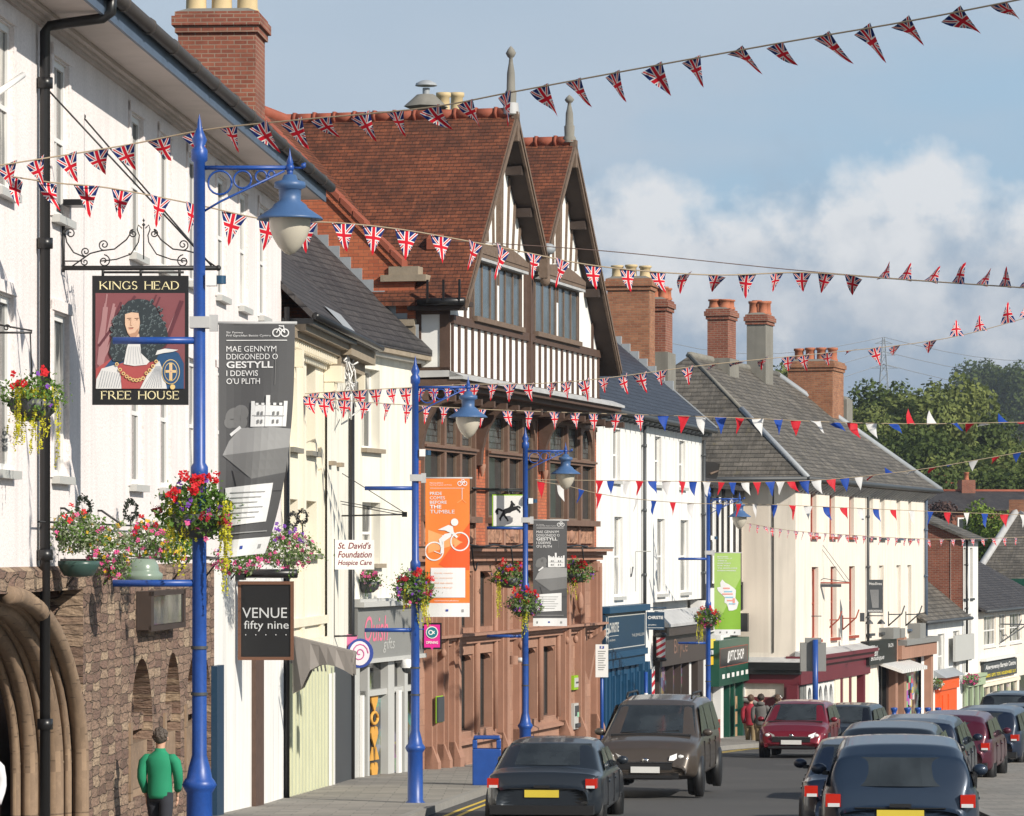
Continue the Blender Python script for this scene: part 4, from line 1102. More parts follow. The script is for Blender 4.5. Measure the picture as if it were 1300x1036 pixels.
# stacks on the far party wall
v0=E_v=None
uc=uEe+.16
va,vb=vat(E,uc,824.5),vat(E,uc,771)
chimney(E,he,uc,uc+1.0,va,vb,4.0,zat(E,uc,va,353),mat='brick_old',potn=(1,3),pot='cream_pot',ph=.42,pr=.19,label='broad weathered stack with three cream pots')
c=chimney(E,he,uEe+2.6,uEe+3.9,vat(E,uEe+2.6,845),vat(E,uEe+2.6,824),3.0,zat(E,uEe+2.6,2,380),mat='brick_red',potn=(2,2),pot='red_pot',ph=.42,pr=.17,base=zat(E,uEe+2.6,2,447),label='narrow red brick stack on cement base')
# blue shop
z1=zat(E,.3,0,767); zb=zat(E,.3,0,813)
us2=E.u(820,-.3)
m=MB().mat('navy_shop'); m.box(uE0+.05,us2,-.3,.35,-2.65,-1.62); m.mat('shop_blue'); m.box(uE0+.02,us2+.03,-.42,.35,-1.62,-1.45); m.box(uE0+.05,us2,-.36,.3,-2.82,-2.652); m.box(uE0+.05,us2,-.28,.3,-3.08,-2.822)
fz=part(E,m,'fascia',he)
m=MB().mat('pale_grey_paint'); V=-.302
def outline(m,a,b,za,zb,t,V,d=.003):
    m.box(a,b,V-d,V,za,za+t); m.box(a,b,V-d,V,zb-t,zb); m.box(a,a+t*1.8,V-d,V,za+t,zb-t); m.box(b-t*1.8,b,V-d,V,za+t,zb-t)
outline(m,uE0+.4,us2-.15,-2.58,-1.70,.025,V)
x1=E.u(769.5,-.3); m.box(x1,x1+.09,V-.003,V,-2.555,-1.725)
m.text('9',(uE0+.75,V-.002,-2.28),(1,0,0),(0,0,1),x1-uE0-1.15,.28,bold=.02)
xa=E.u(773.5,-.3); m.text('CHRISTIE',(xa,V-.002,-2.13),(1,0,0),(0,0,1),E.u(785.5,-.3)-xa,.26,bold=.03); m.box(xa,E.u(785,-.3),V-.004,V-.001,-2.23,-2.215); m.text('resident',(xa,V-.002,-2.36),(1,0,0),(0,0,1),(E.u(781,-.3)-xa),.07)
xa=E.u(802,-.3); m.text('THE JEWELLERS',(xa,V-.002,-2.33),(1,0,0),(0,0,1),E.u(818,-.3)-xa,.10)
m.build('fascia_lettering',fz)
m=MB().mat('shop_blue')
xs=[760,765,772,779,787,796,803,811,818]
for k,x in enumerate(xs): 
    u=E.u(x); m.box(u-.16,u+.16,-.14,.2,-8,-3.08); m.box(u-.09,u+.09,-.2,-.14,-8,-3.3)
m.box(uE0,us2,-.1,.2,-3.5,-3.081); m.box(uE0,us2,-.16,.2,-8,-5.35); m.box(uE0,us2,-.18,-.16,-5.5,-5.4)
part(E,m,'shopfront_frame',he)
m=MB().mat('glass_shop'); m.poly([(uE0,.12,-8),(us2,.12,-8),(us2,.12,-3.1),(uE0,.12,-3.1)]); part(E,m,'pane',he)
m=MB().mat('white_paint'); 
for x in (768,796.5): m.box(E.u(x),E.u(x)+.14,-.0,.1,-5.3,-3.5)
part(E,m,'window_frame',he)
# brown shop
ub0=E.u(829); 
m=MB().mat('brown_fascia'); a,b=E.u(838,-.15),uEe; m.box(a,b,-.15,.35,-3.3,-2.42)
m.box(a,a+.3,-.12,.3,-8,-3.3); m.box(b-1.4,b-.35,-.1,.3,-8,-3.3); 
for x in (852,862,872): m.box(E.u(x),E.u(x)+.12,-.05,.2,-8,-3.3)
m.box(a,b,-.1,.2,-8,-6.0)
fz=part(E,m,'fascia',he)
m=MB().mat(flat('bronze_letter',(.20,.12,.09))); xa=E.u(856,-.16); m.text('Bryce',(xa,-.156,-3.12),(1,0,0),(0,0,1),E.u(873,-.16)-xa,.58); m.build('fascia_lettering',fz)
m=MB().mat('lead_white'); a=E.u(844,-.3); m.prism([(a,-.0,-1.70),(a,-.42,-2.08),(a,-.42,-2.16),(a,0,-2.16)],(b-a+.1,0,0)); m.mat('brown_fascia'); m.box(a,b+.05,-.36,0,-2.42,-2.165); part(E,m,'canopy',he)
m=MB().mat('glass_shop'); m.poly([(ub0,.15,-8),(uEe,.15,-8),(uEe,.15,-2.5),(ub0,.15,-2.5)]); part(E,m,'pane',he)
m=MB().mat('white_paint'); m.box(E.u(875),E.u(877.5),.0,.14,-6,-3.35); m.box(uEe-.33,uEe-.02,-.12,.3,-8,-1.5); part(E,m,'window_frame',he)
# barber stripes panel
a,b=E.u(822,-.05),E.u(831,-.05)
m=MB().mat(flat('deep_red',(.22,.01,.02))); m.box(a,b,-.06,-.001,-6.2,-3.35); bp=part(E,m,'striped_panel',he)
m=MB()
for k in range(22):
    z=-6.2+k*.13; m.mat('white_paint' if k%2 else 'striped_red' ) if k%2 else m.mat(flat('striped_red',(.5,.015,.03)))
    m.prism([(b-1.1,-.064,z-.1),(b-.05,-.064,z+.1),(b-.05,-.064,z+.23),(b-1.1,-.064,z+.03)],(0,.003,0))
m.build('stripes',bp)
# ================================================================ Fh: black and white shop
G0=Fr(5.85,113.6,.22); FH=G0; FH.gz=gz(113.6)+.12
uf=FH.u(946)
hf=FH.root('shop_building','low white fronted shop with black window surrounds and a green optical shop sign','shop')
zt=zat(FH,2,0,607)
ws=[(FH.u(x0),FH.u(x1),-1.0,1.65) for x0,x1 in ((902,909),(917,923),(932,938))]
m=MB().mat('render_white'); m.wall(.02,uf,-2.5,2.1,ws,0,.15); m.box(.02,uf,.3,7,-8.5,2.05)
part(FH,m,'wall',hf)
for h in ws: window(FH,hf,h,v=.08,cols=1,rows=2,gm='glass',sill=.08,sillm='black_paint')
m=MB().mat('black_paint')
for (a,b,za,zb) in ws: m.box(a-.22,a-.01,-.06,-.002,za-.1,zb+.25); m.box(b+.01,b+.22,-.06,-.002,za-.1,zb+.25); m.box(a-.26,b+.26,-.14,-.002,zb+.05,zb+.4)
m.box(.05,.9,-.08,-.003,-1.9,-1.0); m.box(uf-1.1,uf-.2,-.08,-.003,-1.9,-1.0); 
part(FH,m,'window_surround',hf)
m=MB().mat('slate_dark'); m.prism([(-.1,-.35,2.05),(-.1,.6,2.32),(-.1,.6,2.1),(-.1,-.3,1.95)],(uf+.1,0,0)); m.box(-.1,uf-.0,.5,6,2.1,2.325); part(FH,m,'roof',hf)
m=MB().mat('black_paint'); a=FH.u(896,.7);b=FH.u(917,.7); m.box(a,b,.7,1.1,2.33,2.88); m.mat('old_timber'); m.tube([(a+.8,.68,2.5),(b-1,.68,2.62)],.04,5); part(FH,m,'roof_hatch',hf)
m=MB().mat('white_paint'); a=FH.u(919,.7);b=FH.u(936,.7); m.box(a,b,.7,1.2,2.33,2.50); part(FH,m,'roof_tank',hf)
# aerial
m=MB().mat('dark_grey'); u,z=FH.uz(893,500,2.2); m.tube([(u,2.2,2.3),(u,2.2,5.35)],.03,6)
for k in range(9): m.tube([(u-.5+k*.1,1.2+k*.24,5.25),(u-.5+k*.1,1.2+k*.24,5.45)],.012,4)
m.tube([(u-.5,1.1,5.35),(u+.35,3.2,5.35)],.018,5)
ae=part(FH,m,'aerial',hf)
# optic shop sign
m=MB().mat('green_shop'); a,b=FH.u(913,-.3),FH.u(951,-.3); m.box(a,b,-.3,.3,-4.2,-2.78); fz=part(FH,m,'fascia',hf)
m=MB().mat('black_paint'); m.box(a+.1,b-.3,-.305,-.3,-3.62,-3.02); m.mat('red_frame'); outline(m,a+.1,b-.3,-3.62,-3.02,.02,-.305); m.mat('white_paint'); xa=FH.u(923,-.3); m.text('OPTIC SHOP',(xa+.2,-.308,-3.46),(1,0,0),(0,0,1),FH.u(943,-.3)-xa,.33,bold=.02)
m.prism([(a+.6+1.0,-.308,-3.5),(a+.9+1.0,-.308,-3.5),(a+1.0+1.0,-.308,-3.15),(a+.75+1.0,-.308,-3.15)],(0,.002,0))
for k in range(7): m.box(a+.6+k*.95,a+1.1+k*.95,-.304,-.301,-3.98,-3.84)
m.build('fascia_lettering',fz)
m=MB().mat('green_shop')
for x in (921,927,938): u=FH.u(x); m.box(u,u+.25,-.12,.2,-8.5,-4.2)
part(FH,m,'shopfront_frame',hf)
m=MB().mat('white_paint'); 
for x0,x1 in ((913,916.5),(944,950)): m.box(FH.u(x0,-.1),FH.u(x1,-.1),-.15,.2,-8.5,-4.2 if x0>940 else -2.5)
m.mat('glass_shop'); m.poly([(0,.1,-8.5),(uf,.1,-8.5),(uf,.1,-4.2),(0,.1,-4.2)])
m.mat(flat('box_tan',(.38,.25,.14))); 
for k in range(6): m.box(FH.u(930),FH.u(936),.0,.08,-7.6+.5*k,-7.2+.5*k)
part(FH,m,'shop_window',hf)
for (y0,y1,c,txt) in ((811,824,(.75,.58,.08),'FREE'),(825,832,(.6,.6,.6),'OPEN'),(833,845,(.7,.45,.02),'SALE')):
    a,b,za,zb=FH.rect(902,y1,911.5,y0,-.2)
    m=MB().mat(flat('plaque_%d'%y0,c)); m.box(a,b,-.12,-.002,za,zb); part(FH,m,'wall_plaque',hf)
m=MB().mat('black_paint'); 
for y in (680,688,700): u,z=FH.uz(946,y); m.box(u-.2,u-.05,-.2,-.002,z-.1,z+.1)
u,z=FH.uz(943,790,-.1); m.box(u-.3,u,-.3,-.002,z-.3,z+.3)
part(FH,m,'wall_fitting',hf)
# ================================================================ G: long ivory building on the bend
G=Fr(9.23,120.5,.287); G.gz=gz(120.5)+.12
uG=G.u(1175)
hg=G.root('corner_building','long ivory rendered building on the bend with a big hipped slate roof and maroon shopfront','shop')
zG=2.42
def gu(x): return G.u(x)
top=[(1029,1036.5,'r'),(1053,1060,'r'),(1078,1084,'r'),(1101.5,1108,'d'),(1117,1123,'d'),(1138,1143,'b'),(1153,1157,'b')]
lo=[(1030.5,1039,'r'),(1054.5,1062,'r'),(1078,1085.5,'r'),(1100,1106,'d'),(1116,1122,'d'),(1138,1143.5,'b'),(1152,1157,'b')]
holes=[(gu(a),gu(b),.50,2.1) for a,b,_ in top]+[(gu(a),gu(b),-2.95,-.52) for a,b,_ in lo]
m=MB().mat('render_ivory'); m.wall(0,uG,-3.7,zG,holes,0,.28); m.mat('render_ivory'); m.poly([(0,0,-8),(0,0,zG),(0,.9,zG),(0,.9,-8)]); 
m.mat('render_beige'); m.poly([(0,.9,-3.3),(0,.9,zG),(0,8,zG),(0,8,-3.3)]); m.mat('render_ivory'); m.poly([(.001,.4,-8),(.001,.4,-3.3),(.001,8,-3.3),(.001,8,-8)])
m.box(.02,uG,.5,8,-9,zG-.05)
part(G,m,'wall',hg)
for i,h in enumerate(holes):
    k=(top+lo)[i][2]; fm={'r':'red_frame','d':'white_paint','b':'white_paint'}[k]
    window(G,hg,h,v=.14,cols=1,rows=2 if i>6 else 1,fm=fm,gm='glass_pale',sill=.14,sillm={'r':'red_frame','d':'dark_grey','b':'blue_fascia'}[k],fw=.1,depth=.08)
m=MB().mat('black_paint'); u=-.02; m.box(-.03,-.001,.72,.76,-3.3,zG); part(G,m,'cable_trunking',hg)
downpipe(G,hg,G.u(1099),-3.2,zG,m='dark_grey'); downpipe(G,hg,G.u(1173),-3.6,zG,m='blue_fascia',r=.06)
m=MB().mat('maroon'); m.box(-.05,3.2,-.05,-.0,1.95,2.3); part(G,m,'eaves_board',hg)
# hipped roof
k=.84; ov=.5; ze=zG+.02; L=uG; Dp=4.6
def gp(u,v,z): return (u,v,z)
zr_=ze+k*Dp
e0=(-ov,-ov,ze-k*ov*0); 
m=MB().mat('slate_old')
z0=ze-.05
A0=(-ov,-ov,z0); B0=(L+ov,-ov,z0); R0=(Dp-.1,Dp,z0+k*(Dp+ov)); R1=(L-6.2,Dp,z0+k*(Dp+ov)); A1=(-ov,2*Dp+ov,z0); B1=(L+ov,2*Dp+ov,z0)
m.poly([A0,B0,R1,R0]); m.poly([A1,A0,R0]); m.poly([B0,B1,R1]); m.poly([B1,A1,R0,R1])
dz=(0,0,-.12); 
m.poly([tuple(a+b for a,b in zip(p,dz)) for p in (A0,A1,B1,B0)])
for p,q in ((A0,B0),(A1,A0),(B0,B1)): m.poly([tuple(a+b for a,b in zip(p,dz)),tuple(a+b for a,b in zip(q,dz)),q,p])
rf=part(G,m,'roof',hg)
m=MB().mat('lead'); m.tube([A0,tuple((a*.45+b*.55) for a,b in zip(A0,R0))],.10,6); m.tube([B0,R1],.13,6); m.mat('cement'); m.tube([tuple((a*.45+b*.55) for a,b in zip(A0,R0)),R0],.07,6); m.tube([R0,R1],.14,6); m.build('ridge',rf)
m=MB().mat('dark_grey'); m.tube([(-ov-.05,-ov-.06,z0-.04),(L+ov,-ov-.06,z0-.04)],.08,8); m.tube([(-ov-.06,-ov,z0-.04),(-ov-.06,8,z0-.04)],.08,8); m.mat('lead_white'); 
u=.2
while u<L: m.prism([(u,-ov,z0-.16),(u,0,z0-.16),(u,0,z0-.5)],(.08,0,0)); u+=.6
m.build('gutter',rf)
# stacks along the ridge and behind
u=Dp+.0; Zr=R0[2]
def gch(x0,x1,v,ytop,ybase,mat,**kw):
    a=G.u(x0,v); b=G.u(x1,v)
    Y=G.w(a,v).y
    # width in px mostly across v: place near-face corners
    return None
def stack(fr,par,u,du,x0,x1,ytop,zb,mat,**kw):
    """near face (facing the viewer) at u spans pixels x0..x1"""
    vv0=vat(fr,u,x1); vv1=vat(fr,u,x0)
    return chimney(fr,par,u,u+du,vv0,vv1,zb,zat(fr,u,vv0,ytop),mat=mat,**kw)
def ufor(fr,v,px):
    lo,hi=-30,60
    for _ in range(50):
        mid=(lo+hi)/2
        if fr.px(mid,v,0)[0]<px: lo=mid
        else: hi=mid
    return lo
ua=ufor(G,Dp-.5,921)
c=stack(G,hg,ua,1.3,898,924,392,5.0,'brick_red',potn=(2,2),pot='red_pot',ph=.35,pr=.22,base=zat(G,ua,Dp,455),label='tall red brick stack with a cement base and square pots')
ub_=ufor(G,Dp-.5,966)
c=stack(G,hg,ub_,1.3,948,972,399,4.8,'cement',capm='brick_red',potn=(2,2),pot='red_pot',ph=.5,pr=.18,label='grey rendered stack with brick cap')
# ground floor: maroon end front facing the viewer
zf=-3.3
m=MB().mat('black_paint'); m.box(-.35,0,-.3,8,-3.86,-3.62); m.box(-.28,0,-.2,8,-4.0,-3.87); m.mat('lead_white'); m.prism([(-.36,-.3,-3.6),(0,-.3,-3.45),(0,-.3,-3.61),(-.36,-.3,-3.61)],(0,8,0)); m.mat('maroon'); m.box(-.15,0,-.15,8,-4.3,-4.01); m.box(-.16,-.0,-.1,.35,-8.6,-4.3); m.box(-.16,0,1.9,2.3,-8.6,-4.3); m.box(-.12,0,.35,1.9,-5.05,-4.75)
m.prism([(-.10,.35,-5.05),(-.10,.65,-5.05),(-.10,1.1,-5.55),(-.10,1.1,-5.85)],(.1,0,0)); m.prism([(-.10,1.9,-5.05),(-.10,1.6,-5.05),(-.10,1.1,-5.55),(-.10,1.1,-5.85)],(.1,0,0))
part(G,m,'end_shopfront',hg)
vL=3.0; vR=vat(G,0,975)
va_,vb_=vat(G,0,975),vat(G,0,940)
m=MB().mat('glass_blue'); m.box(-.05,-.02,va_,vb_+.6,-7.9,-4.85); m.mat('grey_paint'); 
vm=(va_+vb_+.6)/2; hw=(vb_+.6-va_)/2
pts=[(-.09,vm+hw*math.cos(t*math.pi/14),-5.6+.75*math.sin(t*math.pi/14)) for t in range(15)]
m.tube([(-.09,vm+hw,-8.5)]+pts+[(-.09,vm-hw,-8.5)],.09,6); m.box(-.1,-.05,va_,vb_+.6,-6.25,-6.15); m.box(-.06,-.05,va_,vb_+.6,-8.5,-6.8)
m.mat('maroon'); 
for s in (-1,1):
    for i in range(7):
        t0=i/7*math.pi/2;t1=(i+1)/7*math.pi/2
        m.prism([(-.06,vm+s*hw*1.05,-5.6+.78*math.sin(t0)),(-.06,vm+s*hw*math.cos(t0),-5.6+.75*math.sin(t0)),(-.06,vm+s*hw*math.cos(t1),-5.6+.75*math.sin(t1)),(-.06,vm+s*hw*1.05,-5.6+.78*math.sin(t1))],(.05,0,0))
part(G,m,'arched_window',hg)
# maroon shopfront on the street side
ue=G.u(1098); S='maroon'
m=MB().mat(S); m.box(-.2,ue,-.35,.3,-3.75,-3.55); m.box(-.1,ue,-.5,.3,-3.55,-3.42); m.box(-.1,ue,-.2,.3,-4.35,-3.75); m.mat('lead_white'); m.prism([(-.1,-.5,-3.42),(-.1,0,-3.42),(-.1,0,-3.25)],(ue,0,0)); m.mat(S)
m.box(-.1,ue,-.12,.2,-9,-7.2)
for x in (1006,1062,1073,1091): u=G.u(x); m.box(u,u+.3,-.16,.2,-9,-4.35)
part(G,m,'shopfront',hg)
m=MB().mat('paint_cream'); 
for x0,x1 in ((1056,1062),(1066,1073),(1077,1083),(1094,1099)): m.box(G.u(x0),G.u(x1),-.13,.1,-9,-4.36)
part(G,m,'shopfront_panel',hg)
a,b=G.u(1022),G.u(1056)
m=MB().mat('white_paint'); n=5
for i in range(n+1): u=a+(b-a)*i/n; m.box(u-.1,u+.1,-.08,.05,-7.2,-4.4)
m.box(a,b,-.09,.06,-6.3,-6.15); m.box(a,b,-.06,.06,-4.5,-4.4)
for i in range(n): arch_fill(m,a+(b-a)*i/n+.1,a+(b-a)*(i+1)/n-.1,-5.0,-4.5,-.06,.08)
w=part(G,m,'window',hg); g=MB().mat('glass_blue'); g.poly([(a,.05,-7.2),(b,.05,-7.2),(b,.05,-4.4),(a,.05,-4.4)]); g.build('pane',w)
a,b=G.u(1000,.0),G.u(1021)
m=MB().mat('dark_timber'); m.box(.4,a if a>.5 else .6,-.02,.05,-7.2,-4.4); m.mat('glass_blue'); m.box(.6,b,-.03,.02,-7.2,-4.4); m.mat('grey_paint'); 
for i in range(4): u=.6+(b-.6)*i/3; m.box(u-.05,u+.05,-.06,-.03,-7.2,-4.4)
part(G,m,'window',hg)
# dark shop, then tan shop
a,b=G.u(1099),G.u(1137)
m=MB().mat('black_paint'); m.box(G.u(1103,-.3),G.u(1138,-.3),-.32,.2,-4.05,-3.2); fz=part(G,m,'fascia',hg)
m=MB().mat('white_paint'); xa=G.u(1106,-.33); m.text('Hair',(xa,-.325,-3.75),(1,0,0),(0,0,1),1.6,.4,shear=.3); m.text('Boutique',(xa,-.325,-3.95),(1,0,0),(0,0,1),2.6,.22,shear=.3); m.text('SALON',(G.u(1128,-.33),-.325,-3.5),(1,0,0),(0,0,1),1.0,.14); m.build('fascia_lettering',fz)
m=MB().mat('render_ivory'); m.box(a,G.u(1112),-.05,.2,-9,-4.05); m.mat('white_paint'); 
for x in (1112,1129,1133): m.box(G.u(x),G.u(x)+.25,-.06,.2,-9,-4.05)
m.mat('black_paint'); m.box(G.u(1117),G.u(1118.5),-.04,.2,-9,-4.05); m.box(G.u(1124),G.u(1128),-.04,.2,-9,-4.05)
part(G,m,'shopfront_frame',hg)
m=MB().mat('glass_shop'); m.poly([(a,.1,-9),(uG,.1,-9),(uG,.1,-3.7),(a,.1,-3.7)]); part(G,m,'pane',hg)
m=MB().mat('sandstone_trim'); 
for x in (1137,1148): m.box(G.u(x,-.3),G.u(x,-.3)+.5,-.3,.2,-9,-3.2)
m.box(G.u(1140,-.3),uG,-.45,.2,-4.0,-3.5); m.mat('grey_paint'); m.box(G.u(1136,-.5),G.u(1144,-.5),-.45,.1,-3.2,-2.8); m.box(G.u(1146,-.5),G.u(1151,-.5),-.45,.1,-3.2,-2.85); m.box(G.u(1150,-.5),uG,-.55,.1,-3.5,-3.3); m.box(G.u(1170,-.5),G.u(1177,-.5),-.45,.1,-3.3,-2.75); m.mat('sandstone_trim'); m.box(uG-.5,uG,-.3,.2,-9,-3.5)
part(G,m,'shopfront_surround',hg)
m=MB()
for k in range(60):
    m.mat(flat('poster%d'%(k%6),[(.5,.1,.15),(.1,.2,.5),(.5,.4,.1),(.2,.4,.2),(.55,.5,.5),(.35,.1,.35)][k%6])); u=G.u(1146)+rnd.random()*(G.u(1160)-G.u(1146)); z=-7.2+rnd.random()*2.2; m.box(u,u+.35,.04-.0005*k,.06-.0005*k,z,z+.25)
part(G,m,'window_display',hg)
m=MB().mat('white_paint')
for k in range(14):
    u=G.u(1146,-1)+k*.38; m.prism([(u,-.1,-4.0),(u,-1.0,-4.3),(u,-1.0,-4.42),(u,-.1,-4.12)],(.2,0,0))
m.mat('pale_grey_paint')
for k in range(14):
    u=G.u(1146,-1)+k*.38+.2; m.prism([(u,-.1,-4.0),(u,-1.0,-4.3),(u,-1.0,-4.42),(u,-.1,-4.12)],(.18,0,0))
part(G,m,'awning',hg)
# big brick stack behind
m5=MB()
BK=Fr(G.w(20,9).x,G.w(20,9).y,.287); BK.gz=gz(145)
hb2=BK.root('brick_chimney_house','broad brick chimney stack with pots rising behind the hipped slate roof','house')
x0=1000;x1=1057
c=stack(BK,hb2,0,2.2,x0,x1,458,-6.6,'brick_old',potn=(1,4),pot='red_pot',ph=.55,pr=.2)
va_,vb_=vat(BK,3,1075),vat(BK,3,1046)
m=MB().mat('cement'); zt=zat(BK,3,va_,507); m.box(3,4.2,va_,vb_,-7,zt); m.hexa([(3,va_,zt),(4.2,va_,zt),(4.2,vb_,zt),(3,vb_,zt)],[(3.2,va_+.2,zt+.15),(4,va_+.2,zt+.15),(4,vb_-.2,zt+.15),(3.2,vb_-.2,zt+.15)]); part(BK,m,'rendered_stack',hb2)
# ================================================================ J: cottages beyond
J=Fr(16.3,145.,.3); J.gz=gz(148)+.1
b1=J.u(1222); b2=J.u(1241); b3=J.u(1330)
h1=J.root('cottage','small white cottage with an orange door and a low slate roof','house')
zc=zat(J,0,0,789)
ws=[(J.u(1190.5),J.u(1199),-5.0+.0,zc-.55),(J.u(1210),J.u(1218),-5.0,zc-.5)]
m=MB().mat('render_white'); m.wall(-1.5,b1,-9,zc,[(a,b,-5.1,t) for a,b,_,t in ws],0,.2); m.box(-1.5,b1,.4,8,-9,zc-.05); part(J,m,'wall',h1)
for a,b,_,t in ws: window(J,h1,(a,b,-5.1,t),v=.1,cols=2,rows=2,gm='glass_pale',sill=.1,sillm='pale_grey_paint')
slab_roof(J,h1,-2.5,b1,(-.35,zc+.06),(4.6,zc+4.1),'slate_old',ridgem='cement',gutter='dark_grey')
a,b=J.u(1187),J.u(1208)
m=MB().mat('orange_door'); m.box(a,b,-.22,-.002,-9,-6.05+.55); m.box(a-.1,b+.1,-.3,-.002,-5.5,-5.0); 
for k in range(2):
    for q in range(3): m.box(a+.35+k*1.3,a+1.3+k*1.3,-.26,-.22,-9+.5+q*1.0,-9+1.3+q*1.0)
m.mat('orange_door'); m.mat('lead'); m.prism([(a-.3,-.5,-5.0),(a-.3,-.0,-4.7),(a-.3,0,-5.0)],(b-a+.7,0,0)); part(J,m,'door',h1)
h2_=J.root('narrow_house','tall narrow white fronted house showing a long red brick side wall','house')
zt=zat(J,b1,0,683); 
ws=[(J.u(x0),J.u(x1),za,zb) for x0,x1,za,zb in ((1222.8,1226.5,-1.95,.15),(1231,1234.5,-1.95,.15),(1229,1232.5,-4.4,-2.6))]
m=MB().mat('render_white'); m.wall(b1+.05,b2,-9,zt,ws,-.02,.2); m.mat('brick_red'); m.poly([(b1+.03,0,-9),(b1+.03,0,zt),(b1+.03,9,zt),(b1+.03,9,-9)]); 
m.poly([(b1+.03,-.0,zt),(b1+.03,9,zt),(b1+.03,4.5,zt+1.9)])
m.mat('render_white'); m.poly([(b1+.03,-.02,-9),(b1+.03,-.02,zt),(b1+.03,.12,zt),(b1+.03,.12,-9)]) if False else None
m.poly([(b2,0,-9),(b2,9,-9),(b2,9,zt),(b2,0,zt)]); m.poly([(b1,.5,-9),(b2,.5,-9),(b2,.5,zt),(b1,.5,zt)]); part(J,m,'wall',h2_)
for h in ws: window(J,h2_,h,v=.1,cols=1,rows=2,fm='timber',gm='glass_pale',sill=.1,sillm='dark_grey')
slab_roof(J,h2_,b1-.15,b2+.1,(-.3,zt),(4.5,zt+2.1),'slate_old',ridgem='cement',gutter='dark_grey')
downpipe(J,h2_,b1+.35,-5,zt,v=-.12)
m=MB().mat('pale_grey_paint'); a,b=J.u(1213,-.3),J.u(1237,-.3); m.box(a,b,-.3,-.2,-4.45,-3.4); part(J,m,'blank_signboard',h2_)
a,b=J.u(1222),J.u(1244)
m=MB().mat('pale_green'); m.box(a,b,-.25,-.03,-5.6,-5.25); m.box(a,b,-.32,-.03,-5.25,-5.12)
for k in range(4): u=a+(b-a-.3)*k/3; m.box(u,u+.3,-.18,-.03,-9,-5.6)
m.box(a,b,-.14,-.03,-9,-8.0); m.mat('glass_pale'); m.box(a,b,-.08,-.04,-8,-5.6); part(J,m,'shopfront',h2_)
h3=J.root('shop_building','cream two storey shop with three white windows and black Abergavenny Bargain Centre fascia','shop')
zc=zat(J,b2,0,777)
ws=[(J.u(x0),J.u(x1),-4.05,-2.75) for x0,x1 in ((1249,1264),(1268.5,1277),(1282,1297))]
m=MB().mat('render_ivory'); m.wall(b2+.02,b3,-9.5,zc,ws,.0,.15); m.box(b2+.02,b3,.4,8,-9,zc-.05); part(J,m,'wall',h3)
for i,h in enumerate(ws): window(J,h3,h,v=.06,cols=3 if i!=1 else 2,rows=2,gm='glass_pale',sill=.08)
slab_roof(J,h3,b2,b3,(-.35,zc+.08),(4.2,zc+2.6),'slate_dark',ridgem='cement',gutter='dark_grey')
a,b=J.u(1248,-.1),J.u(1290,-.1)
m=MB().mat('white_paint'); m.box(a-.3,b+.3,-.3,0,-4.66,-4.54); m.mat('dark_grey'); m.box(a,b,-.14,0,-5.45,-4.74); m.mat('paint_cream'); m.box(a-.5,b+.6,-.2,0,-5.75,-5.6); fz=part(J,m,'fascia',h3)
m=MB().mat('white_paint'); m.text('Abergavenny Bargain Centre',(a+.4,-.144,-5.10),(1,0,0),(0,0,1),b-a-.8,.26,bold=.02); m.mat(flat('yellow_letter',(.75,.6,.02))); m.text('CARDS  GIFTS  TOYS  HOUSEWARES  D.I.Y.',(a+.3,-.144,-5.37),(1,0,0),(0,0,1),b-a-.6,.14,bold=.02); m.build('fascia_lettering',fz)
m=MB().mat('paint_cream')
for k in range(6): u=a-.4+(b-a+.6)*k/5; m.box(u,u+.18,-.1,0,-9,-5.75)
m.mat('glass_shop'); m.box(a-.3,b+.2,-.02,-.001,-9,-5.75); m.mat('glass'); m.box(J.u(1294),J.u(1302),-.03,-.001,-9,-5.6); part(J,m,'shopfront',h3)
for x,y in ((1273,795),): 
    m=MB().mat('dark_grey'); u,z=J.uz(x,y,-.1); m.tube([(u-.5,-.1,z-.7),(u+2.2,-1.2,z+.3)],.03,5); m.tube([(u-.5,-.1,z+.1),(u+1.6,-.9,z+.05)],.03,5); part(J,m,'bracket',h3)
# hall with the big hipped roof behind
K=Fr(P(1238,0,186).x,186,.3); K.gz=gz(186)
hk=K.root('hall_building','wide hall with a large hipped slate roof and dark green eaves behind the cream shop','hall')
zr0=zat(K,0,0,735)
def kp(px,py,dv=0,u=0): return None
x0,x1=1240,1345
m=MB().mat('slate_old')
ea=zat(K,0,0,735)
vv=vat(K,0,1240); wv=vat(K,0,1420)
pA=(0,vv+1,ea); pB=(0,wv,ea)
rg=zat(K,5,0,647)
m=MB().mat('slate_old'); v1=vat(K,0,1235); v2=vat(K,0,1380); vr1=vat(K,4.5,1292)
E0=(0,v2,ea); E1=(0,v1,ea); R0_=(4.5,vr1,rg); R1_=(4.5+14,vr1,rg); E2=(22,v1,ea); E3=(22,v2,ea)
m.poly([E1,E0,R0_][::1]); m.poly([E0,E3,R1_,R0_]); m.poly([E1,R0_,R1_,E2])
rf=part(K,m,'roof',hk); q=MB().mat('lead_white'); q.tube([E1,R0_],.2,6); q.tube([E0,R0_],.14,6); q.tube([R0_,R1_],.2,6); q.build('ridge',rf)
m=MB().mat('green_shop'); m.box(-.1,.3,v2,v1,ea-.5,ea+.02); part(K,m,'eaves',hk)
m=MB().mat('render_beige'); m.box(.1,21,v2+.3,v1-.2,-9,ea-.3); part(K,m,'wall',hk)
m=MB().mat('cement'); u,z=K.uz(1293,650,vr1); q=MB().mat('brick_old'); q.box(4.2,4.9,vr1-.4,vr1+.4,rg-.3,rg+.5); part(K,q,'chimney',hk)
